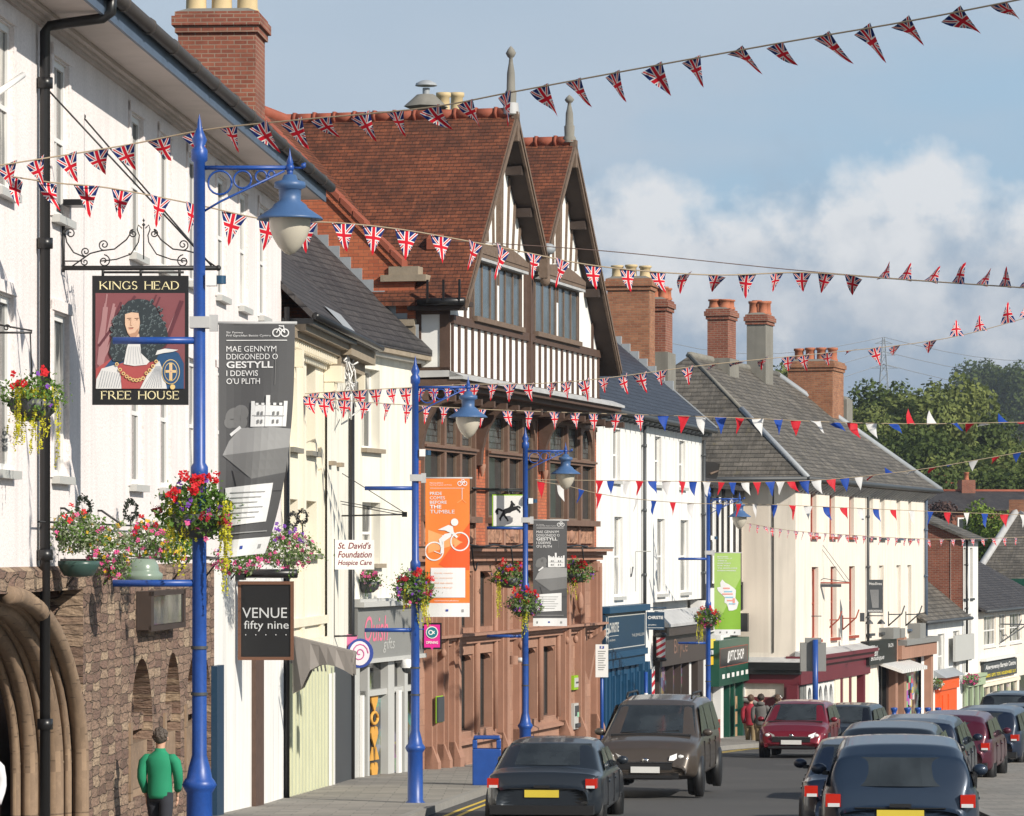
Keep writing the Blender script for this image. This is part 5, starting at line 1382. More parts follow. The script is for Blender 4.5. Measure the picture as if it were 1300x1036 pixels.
# brick house among the trees
def small_house(X,Y,sl,L,Dd,zb,zw,zrg,label,px=None):
    f=Fr(X,Y,sl); f.gz=zb
    h=f.root('brick_house',label,'house')
    m=MB().mat('brick_dark'); m.box(0,L,0,Dd,zb-3,zw); m.poly([(0,0,zw),(0,Dd,zw),(0,Dd/2,zrg)]); m.poly([(L,0,zw),(L,Dd/2,zrg),(L,Dd,zw)]); part(f,m,'wall',h)
    for k in range(3): 
        a=L*(.15+.3*k); q=MB().mat('white_paint'); q.box(a,a+1.2,-.06,-.002,zw-1.9,zw-.6); w=part(f,q,'window',h); g=MB().mat('glass'); g.box(a+.1,a+1.1,-.08,-.06,zw-1.8,zw-.7); g.build('pane',w)
    slab_roof(f,h,-.3,L+.3,(-.4,zw-.05),(Dd/2,zrg),'slate_dark',ridgem='tile_ridge')
    q=MB().mat('white_paint'); q.prism([(-.35,-.4,zw-.1),(-.35,Dd/2,zrg-.05),(-.35,Dd/2,zrg-.4),(-.35,-.4,zw-.4)],(.06,0,0)); q.prism([(-.35,Dd+.4,zw-.1),(-.35,Dd/2,zrg-.05),(-.35,Dd/2,zrg-.4),(-.35,Dd+.4,zw-.4)],(.06,0,0)); part(f,q,'bargeboard',h)
    return f,h
Y=235; pp=P(1194,655,Y)
f,h=small_house(P(1188,0,Y).x,Y,6.0,9.5,7,-9,P(0,645,Y).z,P(0,622,Y).z,'brick house with a dark slate roof and two chimneys standing before the trees')
for u in (2.6,7.6):
    q=MB().mat('brick_red'); q.box(u,u+.9,3,4,P(0,630,Y).z,P(0,614,Y).z+.3); c=part(f,q,'chimney',h); q=MB(); pots(q,[u+.45],[3.5],P(0,614,Y).z+.3,.5,.17,'red_pot',8); q.build('chimney_pot',c)
f,h=small_house(P(1238,0,262).x,262,.6,9,7,-9,P(0,636,262).z,P(0,612,262).z,'brick house gable with white bargeboards half hidden by the trees')
q=MB().mat('brick_red'); q.box(1,2,3,4,P(0,625,262).z,P(0,606,262).z+.4); part(f,q,'chimney',h)
f,h=small_house(P(1176,0,188).x,188,.25,9,6,-9,P(0,668,188).z,P(0,648,188).z,'low brick outbuilding with a grey slate roof between the ivory building and the trees')
# ================================================================ lamp posts with banners
def post_proto():
    root=empty('lamp_post',(0,0,0))
    m=MB().mat('blue_paint'); H=7.5
    m.lathe([(.17,0),(.17,.12),(.13,.16),(.125,.95),(.15,.99),(.17,1.03),(.15,1.07),(.125,1.1),(.105,1.2),(.072,1.32),(.068,4.0),(.085,4.02),(.085,4.12),(.060,4.16),(.056,H-.42),(.08,H-.40),(.08,H-.3),(.05,H-.26),(.075,H-.2),(.045,H-.13),(.025,H-.08),(.018,H-.02),(0,H+.06)],(0,0,0),16)
    for z in (1.9,2.35): m.mat('dark_grey'); m.lathe([(.083,0),(.083,.03)],(0,0,z),14)
    m.build('pole',root)
    m=MB().mat('blue_paint'); za=H-.47; L=.88
    m.tube([(.05,0,za),(L,0,za)],.022,8); m.tube([(.05,0,za-.42),(.2,0,za-.33),(L-.05,0,za-.03)],.012,6)
    for (cx,r) in ((.20,.115),(.42,.085),(.60,.055),(.70,.03)):
        m.tube([(cx+r*math.cos(t*math.pi/10),0,za-.03-r+r*math.sin(t*math.pi/10)) for t in range(21)],.011,6)
    m.sphere((L,0,za+.0),.045,8,6); m.tube([(L,0,za-.12),(L,0,za+.02)],.03,8); m.lathe([(.02,.0),(.035,.05),(.012,.12),(0,.2)],(L,0,za),8); m.tube([(L,0,za),(L+.13,0,za),(L+.15,0,za+.05)],.012,6); m.sphere((L+.13,0,za+.02),.028,8,5)
    m.build('lamp_arm',root)
    m=MB().mat('blue_lamp'); z=za-.12
    m.lathe([(.0,.06),(.06,.05),(.08,.0),(.15,-.02),(.155,-.07),(.11,-.09),(.105,-.2),(.16,-.24),(.175,-.27),(.31,-.36),(.325,-.385),(.30,-.385),(.16,-.32),(.0,-.31)],(L,0,z),24)
    la=m.build('lamp_shade',root)
    mm,nq,b=newmat('lamp_glass') if 'lamp_glass' not in M else (M['lamp_glass'],None,None)
    if nq: b.inputs['Base Color'].default_value=(.50,.46,.38,1); b.inputs['Roughness'].default_value=.25; M['lamp_glass']=mm
    m=MB().mat('lamp_glass'); m.lathe([(.205,-.36),(.20,-.46),(.165,-.56),(.11,-.65),(.05,-.71),(0,-.73)],(L,0,z),20); m.build('lamp_globe',root)
    for zz in (H-2.15,H-4.51):
        m=MB().mat('blue_paint'); m.tube([(0,0,zz),(-.84,0,zz)],.036,10); m.mat('lead_white') if False else None; m.build('banner_arm',root)
    m=MB().mat('lead_white'); m.tube([(.03,0,H-1.98),(.95,0,H-1.98)],.018,6); m.box(-.09,.1,-.09,.09,H-2.03,H-1.92); m.box(.1,.18,-.03,.03,H-2.06,H-1.90); m.build('banner_bracket',root)
    m=MB().mat('white_paint'); m.box(.07,.17,-.07,.05,H-1.62,H-1.50); m.mat('shop_blue'); m.lathe([(.05,0),(.05,.08)],(.21,-.01,H-1.6),8); m.build('sensor_box',root)
    return root
POSTS=[(-3.04,36),(-1.61,61.6),(.29,80.8),(5.5,103.8)]
PL=['blue lamp post nearest the viewer beside the pub sign','blue lamp post carrying the orange cyclist banner','blue lamp post in front of the sandstone bank','farthest blue lamp post carrying the green map banner']
P0=post_proto()
proots=[]
for i,(X,Y) in enumerate(POSTS):
    o=P0 if i==0 else dup(P0)
    o.location=(X,Y,gz(Y)); tag(o,PL[i],'lamp post','blue lamp posts along the pavement'); proots.append(o)
    for c in o.children: 
        pass
H=7.5
class Art:
    """flat artwork in s (0..1 across) t (0..1 down) mapped on a gently hanging sheet"""
    def __init__(s,w,h,curl=0,narrow=0,wave=.02,ph=0): s.w,s.h,s.curl,s.nar,s.wave,s.ph=w,h,curl,narrow,wave,ph; s.m=MB(); s.cnt=0
    def p(s,x,t,k=0):
        ww=s.w*(1-s.nar*t*t*(.4+.6*t)); X=x*ww; 
        y=s.wave*math.sin(x*6+s.ph+t*2)*(.3+t)-k*.0035+s.curl*t*t*x
        return (X,y,-t*s.h+ (s.nar*.25*x*t*t*.5 if s.nar else 0))
    def rect(s,x0,x1,t0,t1,mat,k=1):
        s.m.mat(mat); nx=max(1,int((x1-x0)*10)); nt=max(1,int((t1-t0)*24+.5)); 
        for i in range(nx):
            for j in range(nt):
                a=x0+(x1-x0)*i/nx;b=x0+(x1-x0)*(i+1)/nx;c=t0+(t1-t0)*j/nt;d=t0+(t1-t0)*(j+1)/nt
                s.m.poly([s.p(a,d,k),s.p(b,d,k),s.p(b,c,k),s.p(a,c,k)])
    def poly(s,pts,mat,k=2):
        s.m.mat(mat); s.cnt+=1; k=k+s.cnt*.0015
        if s.wave>0: return s.cells(pts,k)
        q=[s.p(x,t,k) for x,t in pts]
        # keep facing the viewer (-y)
        ar=sum(pts[i][0]*pts[(i+1)%len(pts)][1]-pts[(i+1)%len(pts)][0]*pts[i][1] for i in range(len(pts)))
        s.m.poly(q if ar<0 else q[::-1])
    def cells(s,pts,k,nx=10,nt=24):
        def clip(ps,ax,val,sg):
            out=[]
            for i in range(len(ps)):
                a,b=ps[i],ps[(i+1)%len(ps)]; da=(a[ax]-val)*sg; db=(b[ax]-val)*sg
                if da>=0: out.append(a)
                if (da>=0)!=(db>=0):
                    f=da/(da-db); out.append((a[0]+(b[0]-a[0])*f,a[1]+(b[1]-a[1])*f))
            return out
        for i in range(nx):
            c=clip(clip(pts,0,i/nx,1),0,(i+1)/nx,-1)
            if len(c)<3: continue
            for j in range(nt):
                d=clip(clip(c,1,j/nt,1),1,(j+1)/nt,-1)
                e=[p for n_,p in enumerate(d) if n_==0 or abs(p[0]-d[n_-1][0])+abs(p[1]-d[n_-1][1])>1e-5]
                if len(e)<3: continue
                ar=sum(e[m_][0]*e[(m_+1)%len(e)][1]-e[(m_+1)%len(e)][0]*e[m_][1] for m_ in range(len(e)))
                if abs(ar)<1e-7: continue
                q=[s.p(x,t,k) for x,t in e]; s.m.poly(q if ar<0 else q[::-1])
    def line(s,x0,t0,x1,t1,wd,mat,k=2):
        dx,dt=(x1-x0)*s.w,(t1-t0)*s.h; L=math.hypot(dx,dt) or 1; nx_,nt_=-dt/L*wd/2/s.w,dx/L*wd/2/s.h
        s.poly([(x0+nx_,t0+nt_),(x1+nx_,t1+nt_),(x1-nx_,t1-nt_),(x0-nx_,t0-nt_)],mat,k)
    def ring(s,cx,ct,r,wd,mat,k=2,n=28,r2=None):
        ps=[(cx+r*math.cos(2*math.pi*i/n)/s.w,ct+(r2 or r)*math.sin(2*math.pi*i/n)/s.h) for i in range(n+1)]
        for a,b in zip(ps,ps[1:]): s.line(a[0],a[1],b[0],b[1],wd,mat,k)
    def disc(s,cx,ct,r,mat,k=2,n=18,r2=None,a0=0): s.poly([(cx+r*math.cos(2*math.pi*i/n+a0)/s.w,ct+(r2 or r)*math.sin(2*math.pi*i/n+a0)/s.h) for i in range(n)],mat,k)
    def text(s,txt,x,t,w,h,mat,bold=0,k=2):
        """x left, t bottom baseline, width fraction w, height fraction h"""
        vs,fs,bb=text_geo(txt,bold,0); s.m.mat(mat)
        pts=[s.p(x+w*(a-bb[0])/(bb[1]-bb[0]),t-h*(b_-bb[2])/(bb[3]-bb[2]),k) for a,b_ in vs]; s.m.add(pts,fs)
BG=flat('banner_grey',(.085,.085,.088)); BL=flat('banner_lightgrey',(.30,.30,.30)); BM=flat('banner_midgrey',(.17,.17,.17)); BW=flat('banner_white',(.72,.72,.72)); BO=flat('banner_orange',(.80,.20,.035)); BO2=flat('banner_orange_pale',(.85,.35,.13)); BO3=flat('banner_orange_deep',(.78,.10,.02)); BGn=flat('banner_green',(.22,.42,.04)); BG2=flat('banner_green_pale',(.35,.52,.14))
def bike_icon(A,x,t,s_,mat):
    A.ring(x,t,s_,.012,mat); A.ring(x+.11,t,s_,.012,mat); A.line(x,t,x+.04,t-.022,.01,mat); A.line(x+.04,t-.022,x+.11,t,.01,mat); A.line(x+.03,t-.03,x+.1,t-.028,.01,mat); A.line(x+.11,t,x+.09,t-.032,.01,mat)
def grey_banner(A):
    A.rect(0,1,0,1,BG,0)
    A.text('Sir Fynwy',.1,.042,.22,.010,BW); A.text('Prif Gyrchfan Beicio Cymru',.1,.056,.58,.011,BW); bike_icon(A,.76,.038,.036,BW)
    A.rect(.1,.9,.068,.0715,BW,2)
    for txt,t,w,h,b in (('MAE GENNYM',.118,.66,.024,0),('DDIGONEDD O',.151,.68,.024,0),('GESTYLL',.188,.62,.029,.022),('I DDEWIS',.222,.42,.024,.006),("O'U PLITH",.256,.45,.025,.006)): A.text(txt,.1,t,w,h,BW,b)
    A.line(.75,.10,.75,.26,.006,BM)
    for x,t,r in ((.22,.40,.10),(.30,.38,.08),(.15,.42,.06),(.30,.42,.07)): A.disc(x,t,r,BM,1)
    A.poly([(.14,.50),(.3,.445),(.7,.44),(1,.45),(1,.53),(.6,.545),(.05,.56)],BL,1)
    A.poly([(.05,.56),(.6,.545),(1,.53),(1,.66),(.5,.665),(.22,.60)],BM,2); A.poly([(.2,.62),(.5,.665),(1,.64),(1,.72),(.3,.72)],BG,3)
    A.line(.16,.475,.3,.44,.03,BW,2)
    A.poly([(.46,.44),(.46,.345),(.90,.352),(.90,.44)],BW,3)
    for x,w,t0 in ((.44,.05,.33),(.64,.055,.305),(.88,.05,.33)): A.poly([(x,.44),(x,t0),(x+w,t0),(x+w,.44)],BW,4)
    for k in range(5): x=.50+.08*k; A.poly([(x,.348),(x,.338),(x+.04,.338),(x+.04,.348)],BW,4)
    for x in (.53,.58,.74,.80):
        for t in (.375,.41): A.poly([(x,t+.016),(x,t),(x+.025,t),(x+.025,t+.016)],BM,5)
    A.line(.46,.392,.9,.394,.006,BL,5)
    A.poly([(.10,.70),(.10,.865),(.84,.855),(.84,.685)],BL if False else BW,4)
    for k in range(6): A.rect(.18,.74-.05*(k%3),.72+.022*k,.724+.022*k,BL,6)
    A.rect(.1,.9,.895,.9,BL,5); A.rect(0,1,.925,1,BW,4)
    A.rect(.44,.50,.955,.97,flat('flag_blue',(.03,.06,.3)),5); A.rect(.1,.14,.955,.975,BM,5); A.rect(.8,.86,.955,.975,BL,5)
def orange_banner(A):
    A.rect(0,1,0,.90,BO,0)
    A.text('Monmouthshire',.1,.036,.3,.010,BW); A.text('Cycling Capital of Wales',.1,.052,.5,.010,BW); bike_icon(A,.78,.035,.036,BW); A.rect(.1,.88,.068,.0705,BW,2)
    for txt,t,w,h,b in (('PRIDE',.118,.27,.022,.01),('COMES',.150,.34,.022,0),('BEFORE',.182,.38,.022,.01),('THE',.216,.26,.026,.025),('TUMBLE',.252,.56,.026,.0)): A.text(txt,.1,t,w,h,BW,b)
    A.line(.83,.07,.83,.15,.008,BW); A.line(.83,.15,.72,.175,.01,BO2); A.line(.83,.15,.92,.175,.01,BO2)
    A.poly([(.06,.37),(.85,.46),(.06,.54)],BO2,1); A.poly([(1,.32),(.3,.62),(.55,.66),(1,.66)],BO3,1); A.poly([(.62,.42),(.82,.46),(.66,.50)],BO2,2)
    A.ring(.20,.525,.15,.022,BW,3); A.ring(.78,.455,.15,.022,BW,3)
    A.disc(.66,.315,.062,BW,3); A.poly([(.28,.37),(.52,.335),(.62,.345),(.64,.385),(.74,.42),(.70,.43),(.58,.395),(.45,.375)],BW,3)
    A.poly([(.44,.40),(.60,.39),(.58,.42),(.42,.455),(.42,.535),(.38,.54),(.30,.44)],BW,3); A.line(.20,.525,.36,.545,.012,BW,3)
    A.line(.36,.54,.40,.41,.03,BW,3)
    A.poly([(.12,.645),(.12,.86),(.90,.86),(.90,.645)],BW,3)
    for k in range(4): A.text(('Cycle routes','for everyone','find out more','today')[k],.2,.69+.035*k,.42,.012,BO2,0,5)
    A.text('visitmonmouthshire',.2,.888,.55,.011,BW,0,3); A.rect(0,1,.90,1,BW,2); A.rect(.46,.52,.945,.96,flat('flag_blue',(.03,.06,.3)),4); A.rect(.82,.87,.945,.965,BL,4)
def green_banner(A):
    A.rect(0,1,0,.93,BGn,0); A.poly([(0,.0),(1,0),(1,.3),(.3,.75),(0,.8)],BG2,1)
    for k,(w,t) in enumerate(((.4,.05),(.55,.07),(.35,.10),(.5,.13),(.45,.16),(.75,.19),(.7,.22))): A.text(['Monmouthshire','Cycle map of','THERE IS','SOMETHING','FOR YOU','TO EXPLORE','EVERYWHERE'][k],.12,t,w,.014,BW,.02,3)
    pts=[(.22,.36),(.30,.32),(.42,.36),(.55,.38),(.72,.42),(.82,.45),(.80,.55),(.92,.60),(.85,.68),(.70,.70),(.55,.70),(.48,.62),(.38,.60),(.40,.54),(.20,.48),(.14,.46),(.10,.42),(.24,.41)]
    A.poly(pts,BW,3)
    pk=flat('map_pink',(.75,.3,.25)); bl=flat('map_blue',(.25,.5,.65))
    for i,(x,t,w) in enumerate(((.34,.42,.25),(.38,.46,.3),(.3,.49,.4),(.42,.53,.3),(.48,.57,.3),(.55,.61,.25))): A.rect(x,x+w,t,t+.015,pk if i%2==0 else bl,5)
    A.rect(.7,.78,.55,.63,pk,5); A.rect(0,1,.93,1,BW,2)
    for x in (.2,.45,.75): A.rect(x,x+.05,.955,.975,BM,4)
BD=[('grey',grey_banner,.74,2.28,dict(curl=.25,narrow=.42,wave=.05,ph=0),'grey street banner in Welsh with a white castle, twisted by the wind beside the pub'),
    ('orange',orange_banner,.735,2.30,dict(wave=.012),'orange street banner with a white cyclist hanging from the second lamp post'),
    ('grey',grey_banner,.74,2.30,dict(wave=.01,ph=2),'grey street banner in Welsh with a white castle hanging before the sandstone bank'),
    ('green',green_banner,.74,2.30,dict(wave=.01,ph=1),'green street banner with a white county map on the farthest lamp post')]
for i,((X,Y),(cn,fn,w,h,kw,lab)) in enumerate(zip(POSTS,BD)):
    A_=Art(w,h,**kw); fn(A_)
    b=A_.m.build('street_banner',None,loc=(X+.17 if i else X+.19,Y-.02,gz(Y)+H-1.99)); sm=b.modifiers.new('t','SOLIDIFY') if False else None
    tag(b,lab,'banner','banners on the lamp posts')
    if i==0: b.rotation_euler=(0,0,0)
# ================================================================ hanging signs
def board(name,label,cat,X,Y,z0,z1,x0,x1,t=.05,rz=0):
    """vertical board facing the viewer; pixel columns x0..x1 at distance Y, returns root and local size"""
    a=P(x0,z1,Y);b=P(x1,z0,Y); w=b.x-a.x; h=a.z-b.z
    r=empty(name,(a.x,Y,b.z),rz,label,cat); return r,w,h
# pub sign
r,w,h=board('pub_sign','KINGS HEAD pub sign with a portrait of a king in a dark curled wig','sign',0,43,514,350,117,239)
m=MB().mat('black_paint'); m.box(0,w,0,.06,0,h); m.build('sign_board',r)
SGN=Art(w,h,wave=0); S_=SGN
drape=flat('paint_drape',(.20,.065,.075)); drape2=flat('paint_drape_light',(.34,.18,.19)); drape3=flat('paint_drape_dark',(.11,.03,.042)); wig=flat('paint_wig',(.025,.035,.042)); wig2=flat('paint_wig_light',(.10,.13,.14)); skin=flat('paint_skin',(.62,.42,.30)); skin2=flat('paint_skin_shade',(.42,.24,.16)); lace=flat('paint_lace',(.62,.62,.62)); lace2=flat('paint_lace_shade',(.38,.40,.43)); robe=flat('paint_robe',(.36,.07,.07)); blue=flat('paint_mantle',(.02,.07,.17)); gold=flat('paint_gold',(.68,.50,.20)); cream=flat('paint_cream_letter',(.78,.70,.42))
X0,X1,T0,T1=.035,.965,.135,.875
S_.rect(X0,X1,T0,T1,drape,1)
rg=random.Random(3)
for k in range(16):
    x=.10+rg.random()*.85; t=T0+.005+rg.random()*.12; L=.30+rg.random()*.3; dx=-.15-.3*rg.random(); wd=.012+.022*rg.random()
    x2=max(X0+.03,x+dx); S_.line(x,t,x2,min(T1-.01,t+L),wd,drape2 if k%2 else drape3,2)
S_.poly([(.04,.72),(.28,.60),(.2,.70),(.12,.78),(.04,.8)],robe,2)
S_.poly([(.12,.72),(.28,.58),(.42,.60),(.42,.72),(.2,.74)],blue,3)
S_.poly([(.66,.58),(.80,.56),(.90,.60),(.955,.68),(.955,T1),(.66,T1)],blue,3)
S_.poly([(.045,.80),(.10,.72),(.24,.69),(.33,.70),(.33,T1),(.04,T1)],lace,4); S_.poly([(.50,T1),(.62,.70),(.70,.66),(.74,.74),(.78,T1)],lace,4)
for k in range(9): x=.07+.026*k; S_.line(x+.04,.735+.003*k,x,T1-.01,.008,lace2,5)
for k in range(8): x=.54+.026*k; S_.line(.67+.006*k,.70,x,T1-.01,.008,lace2,5)
S_.poly([(.26,.69),(.34,.67),(.60,.67),(.68,.66),(.56,.78),(.50,T1),(.31,T1),(.30,.78)],robe,5)
# wig: curls
S_.poly([(.30,.26),(.38,.195),(.48,.18),(.58,.19),(.66,.24),(.71,.31),(.76,.38),(.79,.45),(.79,.52),(.72,.57),(.66,.66),(.55,.68),(.46,.66),(.44,.55),(.36,.55),(.37,.64),(.30,.67),(.22,.66),(.18,.60),(.21,.45),(.24,.34)],wig,6)
for k in range(230):
    x=.19+rg.random()*.60; t=.19+rg.random()*.47
    inside=((x-.5)/.24)**2+((t-.30)/.13)**2<1 or (.20<x<.40 and .3<t<.66) or (.52<x<.77 and .33<t<.56) or (.47<x<.66 and .5<t<.66)
    if not inside: continue
    S_.disc(x,t,.013+.006*rg.random(),wig2,6.3+.0,6)
    S_.disc(x+.004,t+.003,.010,wig,6.6,6)
S_.poly([(.345,.30),(.41,.285),(.485,.29),(.50,.36),(.49,.43),(.45,.465),(.41,.47),(.37,.44),(.345,.38)],skin,8)
S_.poly([(.37,.445),(.395,.452),(.45,.44),(.485,.405),(.485,.45),(.455,.48),(.41,.485)],skin2,8.5)
S_.poly([(.41,.48),(.49,.45),(.50,.50),(.42,.51)],skin,7.5)
dk=flat('paint_line',(.12,.05,.03))
for x in (.365,.445): S_.line(x,.332,x+.045,.33,.006,dk,9); S_.disc(x+.025,.342,.007,dk,9,8)
S_.line(.408,.335,.400,.385,.006,skin2,9); S_.line(.400,.385,.418,.388,.006,skin2,9); S_.line(.385,.412,.43,.410,.008,flat('paint_lip',(.4,.1,.08)),9); S_.line(.38,.404,.435,.402,.004,dk,9)
S_.poly([(.36,.57),(.375,.53),(.44,.49),(.50,.50),(.51,.60),(.60,.665),(.57,.69),(.44,.70),(.33,.685)],lace,7)
for k in range(6): S_.line(.39+.02*k,.55,.36+.035*k,.685,.005,lace2,7.5)
# chain
for k in range(13):
    t=k/12; x=.26+.41*t; y=.685+.125*math.sin(math.pi*min(1,t*1.02))**.8*(1 if t<.55 else 1)- (.02 if t>.7 else 0)
    S_.disc(x,y,.022,gold,8,8); S_.disc(x,y,.012,drape,8.5,8)
S_.disc(.82,.745,.105,gold,5,28,r2=.145); S_.disc(.82,.745,.098,blue,5.4,28,r2=.137); S_.disc(.82,.745,.074,gold,5.8,28,r2=.108); S_.disc(.82,.745,.068,blue,6.2,28,r2=.101)
S_.line(.82,.68,.82,.81,.035,gold,6.8); S_.line(.765,.742,.875,.742,.03,gold,6.8); S_.line(.82,.69,.82,.80,.018,skin,7.2); S_.line(.775,.742,.865,.742,.014,skin,7.2); S_.disc(.84,.862,.03,gold,6.8,10)
S_.poly([(.68,.58),(.76,.565),(.90,.575),(.84,.59),(.74,.60),(.66,.615)],lace,6)
S_.m.build('portrait_painting',r,loc=(0,-.001,h))
# serif lettering drawn with thick and thin strokes
SER={'K':[(0,0,0,1,1),(.08,.45,.75,1,.5),(.25,.58,.85,0,1)],'I':[(.0,0,.0,1,1)],'N':[(0,0,0,1,.5),(0,1,.85,0,1),(.85,0,.85,1,.5)],'G':'arcG','S':'arcS','H':[(0,0,0,1,1),(.8,0,.8,1,1),(0,.52,.8,.52,.5)],'E':[(0,0,0,1,1),(0,1,.62,1,.5),(0,.52,.5,.52,.5),(0,0,.62,0,.5),(.62,1,.62,.8,.35),(.62,0,.62,.2,.35)],'A':[(0,0,.42,1,.5),(.42,1,.86,0,1),(.15,.36,.68,.36,.45)],'D':'arcD','F':[(0,0,0,1,1),(0,1,.6,1,.5),(0,.52,.48,.52,.5),(.6,1,.6,.8,.35)],'R':'arcR','O':'arcO','U':'arcU'}
WD={'K':.85,'I':.1,'N':.85,'G':.85,'S':.55,'H':.8,'E':.62,'A':.86,'D':.8,'F':.6,'R':.8,'O':.9,'U':.78,' ':.45}
def serif_text(mb,txt,x0,x1,z0,z1,v,mat):
    mb.mat(mat); tot=sum(WD[c]+.26 for c in txt)-.26; sx=(x1-x0)/tot; sz=z1-z0; x=x0; T=.145*sz
    def st(ax,az,bx,bz,wt,serif=False):
        A0=Vector((x+ax*sx,v,z0+az*sz));B0=Vector((x+bx*sx,v,z0+bz*sz)); d=(B0-A0); L=d.length
        if L<1e-6:return
        n=Vector((-d.z,0,d.x))/L*(T*wt/2); mb.prism([A0-n,B0-n,B0+n,A0+n],(0,.002,0))
        if serif:
            for q in (A0,B0): mb.prism([(q.x-T*.95,v,q.z-T*.16),(q.x+T*.95,v,q.z-T*.16),(q.x+T*.95,v,q.z+T*.16),(q.x-T*.95,v,q.z+T*.16)],(0,.0015,0))
    def arc(cx,cz,rx,rz,a0,a1,n=10,thick=True):
        for i in range(n):
            t0=a0+(a1-a0)*i/n;t1=a0+(a1-a0)*(i+1)/n; tm=(t0+t1)/2
            st(cx+rx*math.cos(t0),cz+rz*math.sin(t0),cx+rx*math.cos(t1),cz+rz*math.sin(t1),.45+.55*abs(math.cos(tm)))
    for c in txt:
        g_=SER.get(c)
        if isinstance(g_,list):
            for s in g_: st(*s,serif=(abs(s[0]-s[2])<.5 and abs(s[3]-s[1])>.5))
        elif g_=='arcG': arc(.45,.5,.42,.5,R(45),R(330),14); st(.83,.05,.83,.42,.9); st(.65,.42,.98,.42,.35); st(.80,.75,.80,1,.35)
        elif g_=='arcS': arc(.28,.75,.24,.25,R(30),R(270),9); arc(.28,.25,.26,.25,R(90),R(-150),9)
        elif g_=='arcD': st(0,0,0,1,1,True); arc(.25,.5,.52,.5,R(90),R(-90),12); st(0,1,.25,1,.5); st(0,0,.25,0,.5)
        elif g_=='arcR': st(0,0,0,1,1,True); arc(.3,.75,.25,.25,R(90),R(-90),8); st(0,1,.3,1,.5); st(0,.5,.3,.5,.5); st(.3,.5,.8,0,1)
        elif g_=='arcO': arc(.45,.5,.43,.5,0,R(360),18)
        elif g_=='arcU': st(0,.35,0,1,1,True); st(.76,.35,.76,1,.6,True); arc(.38,.35,.38,.35,R(180),R(360),10)
        x+=(WD[c]+.26)*sx
m=MB(); serif_text(m,'KINGS HEAD',w*.085,w*.90,h*.895,h*.955,-.006,cream); m.build('lettering',r)
m=MB(); serif_text(m,'FREE HOUSE',w*.10,w*.90,h*.045,h*.105,-.006,cream); m.build('lettering',r)
# bracket: long bar with scrolls, stays up to the wall
def spiral(m,cx,cz,r0,turns,a0,dirn,r=.008,y=0,n=22):
    pts=[]
    for i in range(n+1):
        t=i/n; rr=r0*(1-t*.85); a=a0+dirn*turns*2*math.pi*t; pts.append((cx+rr*math.cos(a),y,cz+rr*math.sin(a)))
    m.tube(pts,r,5); return pts[0]
wx=P(80,340,43.0); r2=empty('sign_bracket',(wx.x,43.03,wx.z),0,'black wrought iron scrollwork bracket holding the pub sign','bracket')
m=MB().mat('black_iron'); m.tube([(-.0,0,0),(1.78,0,0)],.028,8); m.tube([(0,0,-.05),(0,0,.52)],.02,6); m.sphere((1.8,0,0),.035,8,6); m.tube([(.02,0,.08),(.02+.2,0,.08)],.008,5)
for x in (.46,.9,1.35): m.tube([(x,0,0),(x,0,-.10)],.018,6)
m.tube([(.45,0,-.05),(1.4,0,-.05)],.015,6)
m.build('bar',r2)
m=MB().mat('black_iron')
PX=lambda x,y:((x-80)/109.3,(340-y)/109.3)
# centre finial and lyre
cx,_=PX(182,0); m.tube([(cx,0,.1),(cx,0,.5)],.008,5); m.lathe([(.0,-.02),(.022,.0),(.0,.03),(.015,.05),(0,.08)],(cx,0,.5),6)
for s in (-1,1):
    m.tube([(cx+s*.02,0,.46),(cx+s*.06,0,.50),(cx+s*.075,0,.45),(cx+s*.05,0,.38),(cx+s*.06,0,.30),(cx+s*.15,0,.16),(cx+s*.32,0,.10),(cx+s*.5,0,.08)],.008,5)
    spiral(m,cx+s*.12,.40,.05,1.5,R(90),-s); m.tube([(cx+s*.12,0,.45),(cx+s*.2,0,.33),(cx+s*.34,0,.22),(cx+s*.5,0,.20),(cx+s*.62,0,.17),(cx+s*.86,0,.0)],.009,5)
    spiral(m,cx+s*.46,.27,.065,1.5,R(-90),s); spiral(m,cx+s*.46,.08,.075,1.5,R(90),s)
m.tube([(.01,0,.45),(.04,0,.3),(.12,0,.18),(.24,0,.13)],.009,5); spiral(m,.08,.40,.065,1.4,R(180),-1); spiral(m,.26,.19,.055,1.4,R(-90),-1); spiral(m,.25,.07,.05,1.4,R(90),1)
m.build('scrollwork',r2)
m=MB().mat('black_iron'); tip=Vector((1.72,0,.03))
for x,y,Y in ((57,110,41.6),(105,148,44.6)):
    q=P(x,y,Y)-Vector((wx.x,43.03,wx.z)); m.tube([q,tip],.011,5); m.sphere(q,.04,6,5)
m.build('stay_rods',r2)
# left bracket at the frame's edge with bowl basket
wx2=P(-25,408,39.3); r3=empty('basket_bracket',wx2,0,'thin black iron bracket at the left edge holding a flower basket','bracket')
m=MB().mat('black_iron'); m.tube([(0,0,-.0),(.55,0,-.10)],.01,5); m.tube([(0,0,-.12),(.55,0,-.12)],.012,5); m.tube([(.53,0,-.12),(.55,0,-.6)],.008,5); spiral(m,.28,-.07,.04,1.2,0,1); m.build('arm',r3)
